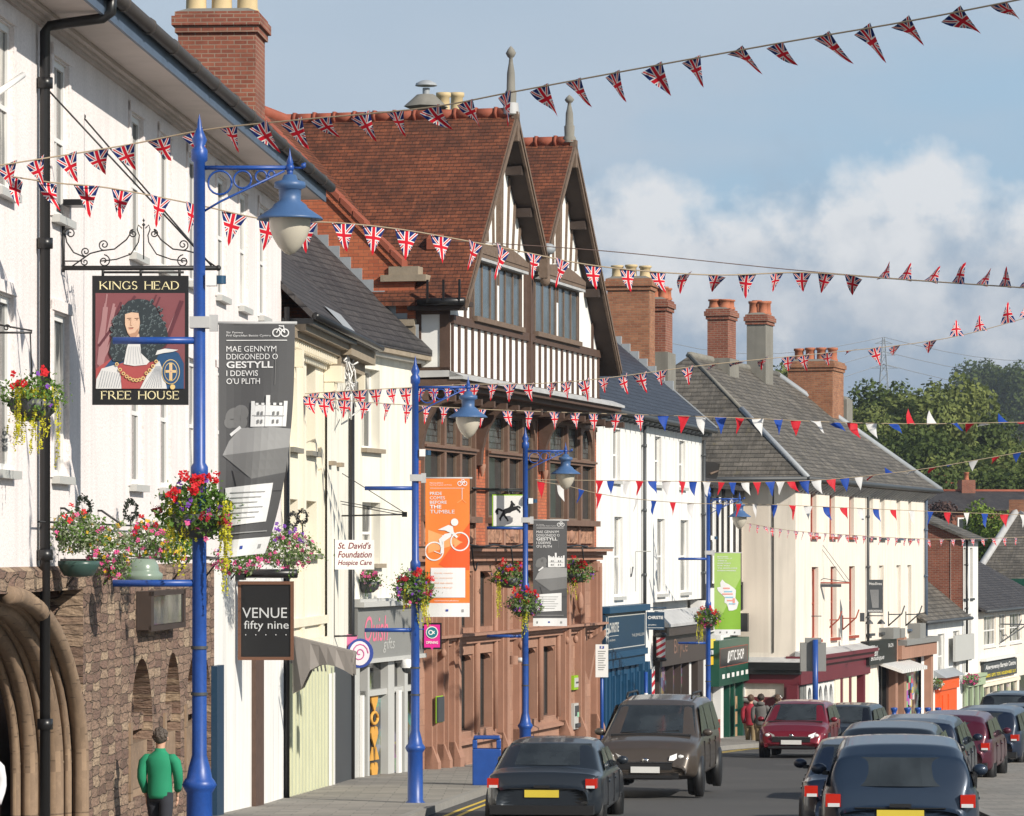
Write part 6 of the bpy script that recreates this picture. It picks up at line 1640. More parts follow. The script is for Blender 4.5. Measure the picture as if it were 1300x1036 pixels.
# venue sign
r,w,h=board('shop_sign','black board in a brown frame reading VENUE fifty nine','sign',0,57.5,838,738,302,373)
m=MB().mat('dark_timber' ); m.mat(flat('sign_brown',(.13,.06,.035))); f=.05
m.box(0,f,-.03,.04,0,h); m.box(w-f,w,-.03,.04,0,h); m.box(f,w-f,-.03,.04,0,f); m.box(f,w-f,-.03,.04,h-f,h); m.build('sign_frame',r)
m=MB().mat('black_paint'); m.box(f,w-f,-.01,.03,f,h-f); m.build('sign_board',r)
m=MB().mat(flat('silver_letter',(.50,.51,.52))); m.text('VENUE',(w*.08,-.014,h*.535),(1,0,0),(0,0,1),w*.80,h*.13,bold=.0); m.text('fifty nine',(w*.11,-.014,h*.365),(1,0,0),(0,0,1),w*.80,h*.135)
for k in range(5): m.sphere((w*(.14+.18*k),-.014,h*.32),.010,6,4)
m.build('lettering',r)
m=MB().mat('black_paint'); m.tube([(-.1,.2,h+.12),(w+.05,.0,h+.12)],.07,8); m.box(-.15,.1,0,.4,h+.02,h+.1); m.build('sign_lamp',r)
# hospice sign
r,w,h=board('shop_sign',"white board with dark red italic lettering reading St. David's Foundation Hospice Care",'sign',0,71,723,685.5,425,475)
m=MB().mat('white_paint'); m.box(0,w,0,.03,0,h); m.mat('black_paint'); m.box(-.04,0,-.01,.04,-.04,h+.02); m.build('sign_board',r)
m=MB().mat(flat('maroon_letter',(.17,.01,.025)))
for txt,z,ww,x in (("St. David's",.70,.84,.08),('Foundation',.40,.86,.08),('Hospice Care',.10,.86,.08)): m.text(txt,(w*x,-.003,h*z),(1,0,0),(0,0,1),w*ww,h*.22,bold=.015,shear=.25)
m.build('lettering',r)
m=MB().mat('black_paint'); m.tube([(-.02,.02,-1.3),(-.02,.02,h)],.02,6); m.tube([(-.02,.02,-1.28),(.4,.4,-1.28)],.02,6); m.build('sign_arm',r)
# big empty triangular bracket on the ivory wall
q=P(427,655,72.2); r=empty('sign_bracket',q,0,'empty black angle bracket with wire stays above the hospice sign','bracket')
m=MB().mat('black_iron'); L=1.38; m.tube([(0,0,0),(L,0,.03)],.018,6); m.tube([(0,0,-.05),(0,0,.9)],.008,4); m.tube([(.0,.1,.9),(L,0,.03)],.008,4); m.tube([(0,0,.25),(L,0,.0)],.008,4); m.tube([(0,-.2,.3),(L,0,.05)],.008,4); m.box(L-.1,L,-.02,.02,-.02,.08); m.build('rods',r)
# swirl disc on pink flag
r,w,h=board('disc_sign','round blue rimmed disc sign with a pink swirl on a pink triangular plate','sign',0,73,845,810,438,473)
m=MB().mat('shop_blue'); c=(w*.55,0,h*.45)
m.mat(flat('rim_blue',(.03,.06,.28))); m.add([(c[0]+.26*math.cos(t*math.pi/12),y,c[2]+.29*math.sin(t*math.pi/12)) for y in (-.03,.05) for t in range(24)],[list(range(24)),list(range(24,48))[::-1]]+[(i,24+i,24+(i+1)%24,(i+1)%24) for i in range(24)]); m.build('disc',r)
m=MB().mat(flat('swirl_white',(.72,.66,.70))); m.add([(c[0]-.01+.20*math.cos(t*math.pi/12),-.034,c[2]+.24*math.sin(t*math.pi/12)) for t in range(24)],[list(range(24))]); m.mat(flat('swirl_pink',(.55,.12,.30))); m.tube([(c[0]-.01+(.17-.0068*t)*math.cos(t*.5),-.036,c[2]+(.2-.008*t)*math.sin(t*.5)) for t in range(24)],.012,4); m.build('swirl',r)
m=MB().mat(flat('plate_pink',(.60,.16,.30))); m.prism([(-.25,.08,h+.1),(w*.45,.08,h+.05),(w*.2,.08,-.1),(-.05,.08,-.05)],(0,.02,0)); m.build('plate',r)
# magenta sign
r,w,h=board('hanging_sign','small magenta hanging sign with a teal disc emblem beside the second lamp post','sign',0,63,822,793,538.5,558.5)
m=MB().mat('black_paint'); m.box(-.03,w+.03,0,.03,-.03,h+.03); m.mat(flat('magenta',(.62,.02,.25))); m.box(0,w,-.008,0,0,h); m.poly([(w*.4,-.009,0),(w*.6,-.009,0),(w*.5,-.009,-.05)]); m.build('sign_board',r)
m=MB().mat('white_paint'); A2=Art(w,h,wave=0); A2.disc(.5,.34,.105,'white_paint',3); A2.disc(.5,.34,.09,flat('teal',(.01,.16,.20)),4); A2.ring(.42,.34,.035,.018,'white_paint',5); A2.line(.5,.28,.66,.40,.018,'white_paint',5); A2.line(.5,.40,.66,.28,.018,'white_paint',5); A2.text('OPENING',.12,.84,.76,.12,'white_paint',.02,3); A2.m.build('emblem',r,loc=(0,-.008,h))
m=MB().mat('blue_paint'); m.tube([(-.2,0,h*.8),(0,0,h*.8)],.01,5); m.build('arm',r)
# horse sign
r,w,h=board('bank_sign','white bank sign with green edge and a rearing black horse','sign',0,81.3,668,629,626,664)
m=MB().mat(flat('lime_edge',(.25,.45,.02))); m.box(-.02,w+.02,0,.16,-.02,h+.02); m.mat('white_paint'); m.box(0.005,w-.005,-.006,0,0.005,h-.005); m.build('sign_board',r)
A2=Art(w,h,wave=0); hk_=flat('horse_black',(.01,.01,.012))
A2.poly([(.30,.50),(.38,.44),(.50,.40),(.56,.36),(.60,.24),(.58,.20),(.63,.16),(.66,.22),(.74,.30),(.73,.34),(.68,.32),(.69,.40),(.66,.50),(.58,.56),(.46,.58),(.40,.62),(.34,.60)],hk_,2)
for seg in (((.36,.56),(.28,.68),(.22,.78),(.26,.82)),((.34,.54),(.38,.66),(.46,.76),(.50,.84)),((.62,.48),(.78,.42),(.88,.50),(.90,.56)),((.60,.44),(.76,.38),(.86,.36),(.92,.42))):
    for k,(a,b) in enumerate(zip(seg,seg[1:])): A2.line(a[0],a[1],b[0],b[1],.055-.012*k,hk_,2)
for a,b in (((.31,.50),(.20,.44)),((.20,.44),(.13,.46)),((.13,.46),(.10,.56)),((.14,.46),(.14,.62))): A2.line(*a,*b,.045,hk_,2)
A2.m.build('horse_emblem',r,loc=(0,-.006,h))
m=MB().mat('black_iron'); m.tube([(-.45,.1,h+.14),(w*1.0,.1,h+.14)],.02,6); m.tube([(w*.5,.1,h),(w*.5,.1,h+.14)],.015,5); m.build('arm',r)
# christie hanging sign
r,w,h=board('hanging_sign','dark blue hanging sign reading CHRISTIE beside the blue shop','sign',0,104,799.5,777,821,843.5)
m=MB().mat('navy_shop'); m.box(0,w,0,.04,0,h); m.build('sign_board',r); m=MB().mat('white_paint'); m.text('CHRISTIE',(w*.07,-.004,h*.60),(1,0,0),(0,0,1),w*.86,h*.18,bold=.02); m.box(w*.05,w*.95,-.004,0,h*.10,h*.12); m.text('jewellers',(w*.08,-.004,h*.22),(1,0,0),(0,0,1),w*.45,h*.1); m.build('lettering',r)
m=MB().mat('navy_shop'); m.tube([(-.1,.02,h+.12),(w+.05,.02,h+.12)],.02,6); m.build('arm',r)
# barber pole
q=P(839,838,105); r=empty('barber_pole',q,0,'red and white striped barber pole on the white wall','pole')
m=MB().mat('black_paint'); m.lathe([(.0,-.05),(.16,-.03),(.18,.03),(.12,.08)],(0,0,0),12); m.lathe([(.12,0),(.17,.04),(.15,.12),(0,.17)],(0,0,.64),12); m.box(-.25,0,.0,.1,-.02,.02); m.build('end_cap',r)
mm,nq,b=newmat('barber_stripe'); t=coords(nq); sp_=nq.new('ShaderNodeSeparateXYZ'); nq.put(sp_.inputs[0],t.outputs['Object']); f=nq.math('FRACT',nq.math('ADD',nq.math('MULTIPLY',sp_.outputs[2],5.5),nq.math('MULTIPLY',sp_.outputs[0],-3.2))); nq.put(b.inputs['Base Color'],nq.ramp(f,[(0,(.5,.015,.03)),(.5,(.75,.73,.70))],'CONSTANT')); b.inputs['Roughness'].default_value=.3; M['barber']=mm
m=MB().mat('barber'); m.lathe([(.13,.08),(.13,.64)],(0,0,0),14); m.build('striped_tube',r)
# black script sign + lamps, empty frame signs on the ivory building
r,w,h=board('hanging_sign','black hanging sign with white script and a feather pattern beside the ivory wall','sign',0,127,778,736,1101,1121)
m=MB().mat('dark_grey'); m.box(0,w,0,.05,0,h); m.build('sign_board',r); A2=Art(w,h,wave=0)
A2.text('Headlines',.12,.16,.8,.09,'white_paint',0,2); A2.text('HAIRDRESSING',.05,.97,.9,.06,'white_paint',.02,2)
for k in range(8): A2.line(.2+.07*k,.3,.35+.05*k,.85,.02,BL,2)
A2.m.build('lettering',r,loc=(0,0,h))
m=MB().mat('dark_grey'); 
for x in (.05,w*.85): m.lathe([(.02,.1),(.12,.0),(.14,-.06)],(x,-.2,-.32),10)
m.tube([(0,0,-.1),(w,0,-.1)],.02,5); m.box(-.25,-.1,-.1,.05,-.3,.0); m.build('sign_lamp',r)
for i,(x0,x1,y) in enumerate(((1023,1079,740),)):
    q=P(x0,y,124.5); r=empty('sign_bracket',q,0,'empty rusty red sign frame with curled stays on the ivory wall','sign frame'); L=(x1-x0)/4700*124.5
    m=MB().mat('red_frame'); m.tube([(0,0,0),(L,0,0)],.03,6); m.mat('dark_grey'); m.box(L*.28,L*.80,-.06,.06,-.14,-.04); m.tube([(L*.25,0,0),(L*.4,0,.15),(L*.7,0,.08),(L,0,.02)],.012,4); m.tube([(L*.2,.5,1.7),(L,0,.05)],.01,4); m.tube([(-.05,.5,2.0),(L*.9,0,.05)],.01,4); m.build('frame',r)
for i,(x,y,col,lab) in enumerate(((1048,787,'red_frame','left of the two small rusty angle brackets on the ivory wall'),(1070,785,'red_frame','right of the two small rusty angle brackets on the ivory wall'),(1128,780,'dark_grey','small dark angle bracket right of the black script sign'),(1150,780,'dark_grey','small dark angle bracket near the far end of the ivory wall'),(1281,795,'dark_grey','small dark angle bracket between the windows of the cream shop'))):
    q=P(x,y,126 if i<4 else 165); r=empty('wall_bracket',q,0,lab,'bracket'); m=MB().mat(col); m.tube([(0,0,0),(.45,0,0)],.02,5); m.tube([(0,0,-.4),(.0,0,.1)],.02,5); m.tube([(0,0,-.38),(.45,0,.02),(.55,0,.3)],.025,5); m.build('arms',r)
r,w,h=board('wall_sign','small bright blue sign standing out from the ivory wall','sign',0,123,795,779,1016,1022)
m=MB().mat(flat('sky_blue',(.02,.22,.45))); m.box(0,w,0,.2,0,h); m.mat('dark_grey'); m.tube([(w,0,h*.8),(w+.55,0,h*.8)],.015,5); m.build('sign_board',r)
# triangular brackets on the white house
for (x,y,lab) in ((773,700,'left angle bracket with hanging weights on the white house'),(807,700,'right thin angle bracket on the white house')):
    q=P(x,y,101.5); r=empty('wall_bracket',q,0,lab,'bracket'); m=MB().mat('pale_grey_paint' if x>800 else 'dark_grey'); m.tube([(0,0,0),(.42,0,0)],.012,4); m.tube([(0,0,0),(0,0,-1.1)],.012,4)
    if x<800: m.tube([(.1,0,-.68),(.62,0,-.68),(.66,0,-.42)],.022,5); m.tube([(.1,0,-1.1),(.62,0,-.62)],.02,5); m.mat('black_paint'); m.sphere((0,0,-.85),.07,8,5,(1,1,1.6)); m.sphere((0,0,-1.2),.08,8,5,(1,1,1.4))
    m.build('arms',r)
# parking sign post, blue poles, bollards
q=P(764,950,88); r=empty('parking_sign',(q.x,88,gz(88)+.12),0,'white parking notice on a slim blue pole by the blue shop','sign')
zt=P(0,818,88).z-gz(88)-.12; m=MB().mat('blue_paint'); m.tube([(0,0,0),(0,0,zt-.1)],.045,10); m.build('pole',r)
m=MB().mat('white_paint'); hw=.13; m.box(-hw-.02,hw+.02,-.08,-.055,zt-.78,zt); m.build('notice',r)
A2=Art(.26,.78,wave=0); A2.rect(.3,.7,.05,.13,flat('flag_blue',(.03,.06,.3)),1); A2.text('P',.42,.125,.16,.065,'white_paint',.05,2)
for k in range(9): A2.rect(.15,.85-.1*(k%3),.2+.07*k,.22+.07*k,BM,1)
A2.m.build('notice_text',r,loc=(-hw,-.081,zt))
q=P(1035,900,116); r=empty('lamp_post',(q.x,116,gz(116)+.12),0,'slim blue pole with a grey cabinet before the maroon shopfront','pole'); zt=P(0,812,116).z-gz(116)-.12
m=MB().mat('blue_paint'); m.tube([(0,0,0),(0,0,zt)],.09,10); m.build('pole',r); m=MB().mat('grey_paint'); m.box(-.45,.35,.12,.4,zt-1.0,zt-.1); m.box(-.3,.2,.1,.3,zt-.1,zt+.05); m.build('cabinet',r)
q=P(820,900,99); r=empty('barrier_post',(q.x,99,gz(99)+.12),0,'short blue post before the brown shop','post'); m=MB().mat('blue_paint'); m.tube([(0,0,0),(0,0,P(0,853,99).z-gz(99)-.12)],.05,8); m.mat('white_paint'); m.tube([(0,0,1.0),(0,0,1.5)],.052,8); m.build('pole',r)
bp=empty('bollard',(0,0,0)); m=MB().mat('blue_paint'); m.lathe([(.11,0),(.11,.05),(.075,.1),(.07,.75),(.10,.78),(.10,.82),(.06,.85),(.09,.93),(.12,1.0),(.10,1.04),(0,1.05)],(0,0,0),12); m.build('post',bp)
for i,x in enumerate((1135,1152,1165.5,1178,1191)):
    Y=119+2.2*i; Xb=(x-HX)/F*Y; o=bp if i==0 else dup(bp); zt=P(0,898,Y).z; o.location=(Xb,Y,zt-1.05); tag(o,'%s of the five blue bollards along the kerb'%['leftmost','second from the left','middle','second from the right','rightmost'][i],'bollard','blue bollards along the far kerb')
# blue bin with hooped lid
q=P(618,936,70); r=empty('litter_bin',(q.x,70,gz(70)+.12),0,'blue litter bin with a square hooped top before the sandstone bank','bin')
zt=P(0,934,70).z-gz(70)-.12; m=MB().mat('blue_paint'); m.box(-.27,.27,-.2,.2,0,zt-.24); m.box(-.27,-.18,-.2,.2,zt-.24,zt-.06); m.box(.18,.27,-.2,.2,zt-.24,zt-.06); m.box(-.25,.25,-.22,.22,zt-.06,zt); m.build('body',r,bevel=.02)
# striped grey awning over the cream house
aw=B.root('awning','grey folded shop awning with striped valance between the venue sign and grey shop','awning')
ya=zat(B,2,-1,803)
m=MB().mat(flat('awning_grey',(.23,.21,.195),.8)); m2=0
U0,U1=B.u(380,-.9),B.u(441,-1.1)
za=zat(B,U0,-1,806); 
m.prism([(.6,0,-1.45),(.6,-1.2,-1.74),(.6,-1.2,-1.78),(.6,0,-1.5)],(U1-.6,0,0)); 
n=26
for k in range(n):
    u=.6+(U1-.6)*k/n; dz=.22+.05*math.sin(k*2.2); m.poly([(u,-1.21+.02*math.sin(k),-1.75),(u+(U1-.6)/n,-1.21+.02*math.sin(k+1),-1.75),(u+(U1-.6)/n,-1.18,-1.75-dz),(u,-1.18,-1.75-dz)])
for U in (U1,.61):
    for k in range(8):   # scalloped end flap with folds
        a0=-k*.15; a1=-(k+1)*.15; zt0=-1.46+a0*.24; zt1=-1.46+a1*.24; dp=[1.0,.98,.85,.5,.38,.33,.32,.36,.42]
        o0=.05*math.sin(k*1.9);o1=.05*math.sin((k+1)*1.9)
        m.poly([(U,a0,zt0),(U,a1,zt1),(U+o1,a1,zt1-dp[k+1]),(U+o0,a0,zt0-dp[k])])
part(B,m,'canopy',aw)
m=MB().mat('white_paint')
for k in range(4): m.poly([(.58-.002*k,-.62+.07*k,-1.68),(.58-.002*k,-.59+.07*k,-1.68),(.58-.002*k,-.66+.07*k,-2.1),(.58-.002*k,-.69+.07*k,-2.1)])
m.tube([(.7,-.9,-1.75),(.7,-.02,-2.3)],.02,5); part(B,m,'awning_trim',aw)
m=MB().mat('rib_green')
for k in range(14): u=.1+.45*k; m.box(u,u+.18,-.14,-.06,-7.2,-1.95)
m.mat('render_cream'); m.box(0,uB,-.1,-.05,-7.2,-1.6); m.mat('dark_grey'); m.box(uB,uB2,-.12,-.06,-7.2,-2.2); m.mat('white_paint'); m.box(uB+.2,uB+.35,-.16,-.12,-7.2,-2.3); m.box(uB-.3,uB-.1,-.16,-.12,-7.2,-2.3)
part(B,m,'shopfront',hb)
# ================================================================ flowers
def leafmat(name,c1,c2,tr=.25):
    m,nq,b=newmat(name); t=coords(nq); n=nq.noise(t.outputs['Object'],9,2); n2=nq.noise(t.outputs['Object'],40,1)
    nq.put(b.inputs['Base Color'],nq.mix(nq.math('MULTIPLY',nq.math('ADD',n,n2),.5),c1,c2)); b.inputs['Roughness'].default_value=.6; b.inputs['Specular IOR Level'].default_value=.3
    tl=nq.new('ShaderNodeBsdfTranslucent'); nq.put(tl.inputs[0],nq.mix(n,c1,c2)); mx=nq.new('ShaderNodeMixShader'); mx.inputs[0].default_value=tr
    nq.put(mx.inputs[1],b.outputs[0]); nq.put(mx.inputs[2],tl.outputs[0]); nq.put(m.node_tree.nodes['Material Output'].inputs[0],mx.outputs[0]); M[name]=m; return m
leafmat('leaf_green',(.035,.095,.012),(.16,.28,.05)); leafmat('leaf_grey',(.16,.20,.10),(.36,.40,.26)); leafmat('leaf_yellow',(.42,.42,.02),(.66,.60,.05))
for n_,c in (('fl_red',(.62,.012,.02)),('fl_crimson',(.35,.01,.03)),('fl_pink',(.72,.10,.30)),('fl_purple',(.20,.05,.42)),('fl_white',(.75,.73,.70)),('fl_orange',(.72,.16,.03)),('fl_yellow',(.75,.48,.03)),('fl_palepink',(.75,.40,.48))): leafmat(n_,sca(c,.8),sca(c,1.15),.3)
def leaf(m,p,s,rg,aspect=.6):
    a=Vector((rg.gauss(0,1),rg.gauss(0,1),rg.gauss(0,1)));
    if a.length<1e-3: a=Vector((1,0,0))
    a.normalize(); b=a.cross(Vector((rg.gauss(0,1),rg.gauss(0,1),rg.gauss(0,1)+.01))).normalized()
    a=a*s; b=b*s*aspect; p=Vector(p)
    m.poly([p-a,p-b*.9,p+a,p+b*.9])
def flower(m,p,r,rg,n=5):
    nv=Vector((rg.gauss(0,.6),-1+rg.gauss(0,.4),rg.gauss(.4,.5))).normalized(); t=nv.cross(Vector((0,0,1))).normalized(); b=nv.cross(t)
    for k in range(n):
        a=2*math.pi*k/n+rg.random(); c=p+(t*math.cos(a)+b*math.sin(a))*r*.55+nv*rg.uniform(-.2,.5)*r
        u=(t*math.cos(a)+b*math.sin(a)); w=nv.cross(u)
        m.poly([c-u*r*.5,c-w*r*.45,c+u*r*.55,c+w*r*.45])
def cluster(m,p,r,rg,n=9):
    for k in range(n):
        d=Vector((rg.gauss(0,1),rg.gauss(0,1),rg.gauss(0,1))).normalized()*r*rg.uniform(.4,1); flower(m,p+d,r*.42,rg,5)
def basket(loc,label,rx,rz,seed,cols,trail=None,bowl=True,leafm='leaf_green',n=700,name='hanging_basket',cat='flower basket',group='hanging flower baskets',sz=.035,ry=None,spread=1,grey=.25):
    rg=random.Random(seed); ry=ry or rx
    r=empty(name,loc,0,label,cat,group)
    if bowl:
        m=MB().mat('dark_grey'); m.lathe([(0,-.24),(.14,-.22),(.24,-.12),(.27,0),(.25,0),(.0,-.02)],(0,0,-.02),14); m.build('basket',r)
    def pt(shell=.55):
        while 1:
            d=Vector((rg.uniform(-1,1),rg.uniform(-1,1),rg.uniform(-1,1)))
            if shell<d.length<1: break
        l=.85+.3*noise.noise(d*1.7+Vector((seed,0,0)))+.12*noise.noise(d*5+Vector((0,seed,0)))
        return Vector((d.x*rx*l,d.y*ry*l,(d.z*rz*l if d.z>0 else d.z*rz*.85*l)))
    m=MB()
    for k in range(n):
        m.mat('leaf_grey' if rg.random()<grey else leafm); leaf(m,pt(.35),sz*rg.uniform(.6,1.3),rg)
    for k in range(int(n*.12)):   # loose sprays
        p=pt(.9)*rg.uniform(1.0,1.35); m.mat(leafm); leaf(m,p,sz*.7,rg,.4)
    m.build('foliage',r)
    for (nm,mt,cnt,size,zone) in cols:
        m=MB().mat(mt)
        for k in range(cnt):
            p=pt(.85)
            if zone=='top': p.z=abs(p.z)*.9+.35*rz; p.x*=.75
            elif zone=='low': p.z=-abs(p.z)
            p.y=-abs(p.y)*1.02-.01 if rg.random()<.75 else p.y
            if size>.045: cluster(m,p,size,rg)
            else: flower(m,p,size,rg)
        m.build(nm,r,kind='stuff')
    if trail:
        m=MB().mat('leaf_yellow' if trail[0]=='y' else leafm)
        for (tx,tl,cnt) in trail[1]:
            for q in range(cnt):
                x=tx+rg.gauss(0,.035); y=-abs(rg.gauss(.12,.08)); z=.12; L=tl*rg.uniform(.5,1); st=int(L/.022)
                for k in range(st): 
                    z-=.022; x+=rg.gauss(0,.006); leaf(m,(x,y-.02,z),.020,rg,.7)
        m.build('trailing_foliage',r)
    return r
RED=[('red_geraniums','fl_red',7,.07,'top'),('dark_red_geraniums','fl_crimson',3,.06,''),('purple_flowers','fl_purple',22,.03,''),('pink_flowers','fl_pink',10,.032,'low')]
for i,((X,Y),lab) in enumerate(zip(POSTS,('large basket of red geraniums and yellow trailers on the nearest lamp post','basket of red geraniums and yellow creeper on the second lamp post','basket of red and purple flowers on the lamp post before the bank','small basket of pink and red flowers on the farthest lamp post'))):
    zc=gz(Y)+H-3.82
    tr=('y',[(.30,.95,14),(-.22,.75,9),(-.02,.5,6)]) if i==0 else ('y',[((.16,.16,0,-.18)[i],.85,16),((-.1,-.1,.1,.25)[i],.5,8)])
    basket((X-.02,Y-.05,zc),lab,(.42,.44,.44,.46)[i],(.38,.36,.36,.34)[i],11+i,RED,tr,n=1700,grey=(.05,.2,.35,.15)[i],sz=.032)
MIX=[('pink_flowers','fl_pink',26,.032,''),('white_flowers','fl_white',22,.028,''),('yellow_flowers','fl_yellow',16,.026,''),('red_flowers','fl_red',7,.04,'top')]
PET=[('purple_flowers','fl_purple',22,.034,'top'),('pink_flowers','fl_pink',44,.034,''),('white_flowers','fl_white',55,.026,'')]
def pxb(x,y,Y): return P(x,y,Y)
basket(pxb(42,505,39.3),'basket of red flowers and long yellow creeper hanging at the left edge',.42,.28,31,[('red_flowers','fl_red',9,.04,'top'),('purple_flowers','fl_purple',8,.03,'')],('y',[(-.12,.7,22),(.05,.75,12),(.22,.95,5)]),n=1100,grey=.1,sz=.028)
basket(pxb(100,678,42),'leafy variegated planter under the pub windows, left of the row',.40,.30,32,[('yellow_flowers','fl_yellow',14,.022,''),('red_flowers','fl_red',5,.04,'top'),('pink_flowers','fl_pink',6,.03,'')],None,n=1500,grey=.5,sz=.026,bowl=False,group='planters under the pub windows')
basket(pxb(142,705,43),'tumbling planter of pink and yellow flowers, second in the row',.30,.42,33,[('pink_flowers','fl_pink',22,.032,''),('yellow_flowers','fl_yellow',26,.026,''),('pale_pink_flowers','fl_palepink',10,.034,'')],None,n=1200,grey=.55,sz=.026,bowl=False,group='planters under the pub windows')
basket(pxb(188,688,44.5),'planter of pink flowers above the pale green bowl',.34,.26,34,MIX,None,n=1100,grey=.45,sz=.026,bowl=False,group='planters under the pub windows')
basket(pxb(222,690,46.5),'dark leafy planter beside the nearest lamp post',.40,.36,35,[('orange_flowers','fl_orange',8,.03,''),('yellow_flowers','fl_yellow',16,.028,''),('pink_flowers','fl_pink',8,.03,'')],None,n=1100,grey=.15,sz=.03,bowl=False,group='planters under the pub windows')
basket(pxb(300,712,53.5),'sparse leafy planter hidden behind the twisted grey banner',.42,.28,36,PET[:2],None,n=800,grey=.3,sz=.03,bowl=False,group='planters under the pub windows')
basket(pxb(360,698,56),'wide basket of pink petunias and small white flowers above the venue sign',.66,.36,37,PET,('g',[(.2,.6,5),(-.3,.4,4)]),n=2000,grey=.45,sz=.028,bowl=False,group='planters under the pub windows')
# pale green bowl
q=pxb(181,722,44.2); r=empty('planter_bowl',q-Vector((0,0,.08)),0,'pale green glazed bowl planter on a wire stand','planter'); m=MB().mat(flat('glaze_green',(.20,.26,.21),.25)); m.lathe([(0,-.14),(.12,-.135),(.21,-.09),(.245,-.02),(.24,.02),(.20,.05),(.20,.06),(.19,.12),(.15,.19),(.12,.20),(.0,.18)],(0,0,0),20); m.build('bowl',r)
q=pxb(100,712,42.2); r=empty('planter_bowl',q-Vector((0,0,.05)),0,'dark green bowl planter half hidden by variegated leaves','planter'); m=MB().mat(flat('glaze_dark',(.04,.08,.07),.3)); m.lathe([(0,-.14),(.17,-.12),(.24,0),(.24,.05),(.0,.02)],(0,0,0),16); m.build('bowl',r)
# rail with wrought supports and black posies
rr=A.root('planter_rail','thin black rail and brackets carrying the row of planters on the pub wall','rail')
m=MB().mat('black_iron'); m.tube([(A.u(48,-.1),-.1,.33),(A.u(330,-.1),-.1,.33)],.012,5)
for Y in (43,45.5,48,51,54,57): u=yu(Y); m.tube([(u,0,.5),(u,-.05,.5),(u,-.3,.33)],.014,5); m.tube([(u,0,-.5),(u,-.35,-.05),(u,-.75,-.1)],.014,5); m.tube([(u,0,-.1),(u,-.78,-.1)],.014,5); 
part(A,m,'rail',rr)
m=MB().mat('black_paint'); m.tube([(A.u(395,-1.2),-1.25,-.26),(A.u(395,-1.2)-5,-1.25,-.26)],.0,4) if False else None
for (x,y,Y,l) in ((106,645,42.6,'dark round wreath on the wall, left of two'),(166,648,46.8,'dark round wreath on the wall, right of two'),(372,660,60,'black round finial ornament by the petunia basket, left of two'),(384,656,61.5,'black round finial ornament by the petunia basket, right of two')):
    q=pxb(x,y,Y); r=empty('wreath',q,0,l,'ornament'); rg=random.Random(int(x)); m=MB().mat('black_iron' if x>300 else flat('dark_leaf',(.02,.03,.02)))
    for k in range(260):
        a=rg.random()*6.28; m_r=.11+rg.gauss(0,.02); leaf(m,(m_r*math.cos(a)*.7,rg.gauss(0,.03),m_r*math.sin(a)+.0),.022,rg)
    m.build('ring',r); m=MB().mat('black_iron'); m.tube([(0,0,-.12),(0,0,-.4)],.012,5); m.build('stem',r)
# baskets on the bank and others
basket(D.w(D.u(647,-.75),-.75,P(0,731,87.5).z),'basket of red geraniums hanging on the bank wall left of the lamp post',.50,.38,41,RED[:3],('y',[(-.25,1.1,12)]),n=900,sz=.04)
basket(D.w(D.u(731,-.75),-.75,P(0,726,93.5).z),'basket of red and purple flowers hanging at the right end of the bank',.50,.40,42,RED[:3],('y',[(-.1,.9,10)]),n=900,sz=.04)
basket(pxb(466,737,75),'small basket of pink petunias under the hospice sign',.36,.26,43,[('pink_flowers','fl_pink',20,.045,''),('pale_pink_flowers','fl_palepink',14,.04,'')],('g',[(.05,.5,6)]),n=600,sz=.035)
basket(pxb(1186,868,146),'small pale flower basket beside the orange door',.42,.32,44,[('white_flowers','fl_white',20,.05,'')],None,n=300,sz=.05,grey=.4)
basket(pxb(1233,863,152),'small basket of magenta flowers above the pale green shopfront',.42,.32,45,[('pink_flowers','fl_pink',20,.06,'')],None,n=300,sz=.05)
basket(pxb(1172,838,140),'tiny basket at the far end of the ivory building',.3,.25,46,[('pink_flowers','fl_pink',8,.05,'')],None,n=160,sz=.05) if False else None
# ================================================================ bunting
def jackmat():
    m,nq,b=newmat('union_pennant'); t=coords(nq); s=nq.new('ShaderNodeSeparateXYZ'); nq.put(s.inputs[0],t.outputs['UV'])
    x=nq.math('ABSOLUTE',s.outputs[0]); y=nq.math('ABSOLUTE',nq.math('SUBTRACT',s.outputs[1],.60))
    def lt(v,k): return nq.math('LESS_THAN',v,k)
    dg=nq.math('ABSOLUTE',nq.math('SUBTRACT',nq.math('MULTIPLY',x,1.15),y))
    BLc=(.010,.022,.12);Rc=(.50,.013,.027);Wc=(.64,.62,.60)
    c=nq.mix(lt(dg,.072),BLc,Wc); c=nq.mix(lt(dg,.03),c,Rc)
    mn=nq.math('MINIMUM',x,y); c=nq.mix(lt(mn,.088),c,Wc); c=nq.mix(lt(mn,.054),c,Rc)
    nq.put(b.inputs['Base Color'],c); b.inputs['Roughness'].default_value=.75; b.inputs['Specular IOR Level'].default_value=.1
    tl=nq.new('ShaderNodeBsdfTranslucent'); nq.put(tl.inputs[0],c); mx=nq.new('ShaderNodeMixShader'); mx.inputs[0].default_value=.07
    nq.put(mx.inputs[1],b.outputs[0]); nq.put(mx.inputs[2],tl.outputs[0]); nq.put(m.node_tree.nodes['Material Output'].inputs[0],mx.outputs[0]); M['union']=m
jackmat(); leafmat('pen_red',(.58,.015,.03),(.65,.02,.035),.35); leafmat('pen_blue',(.015,.06,.34),(.02,.08,.4),.3); leafmat('pen_white',(.66,.66,.66),(.74,.73,.72),.3)
PM={}
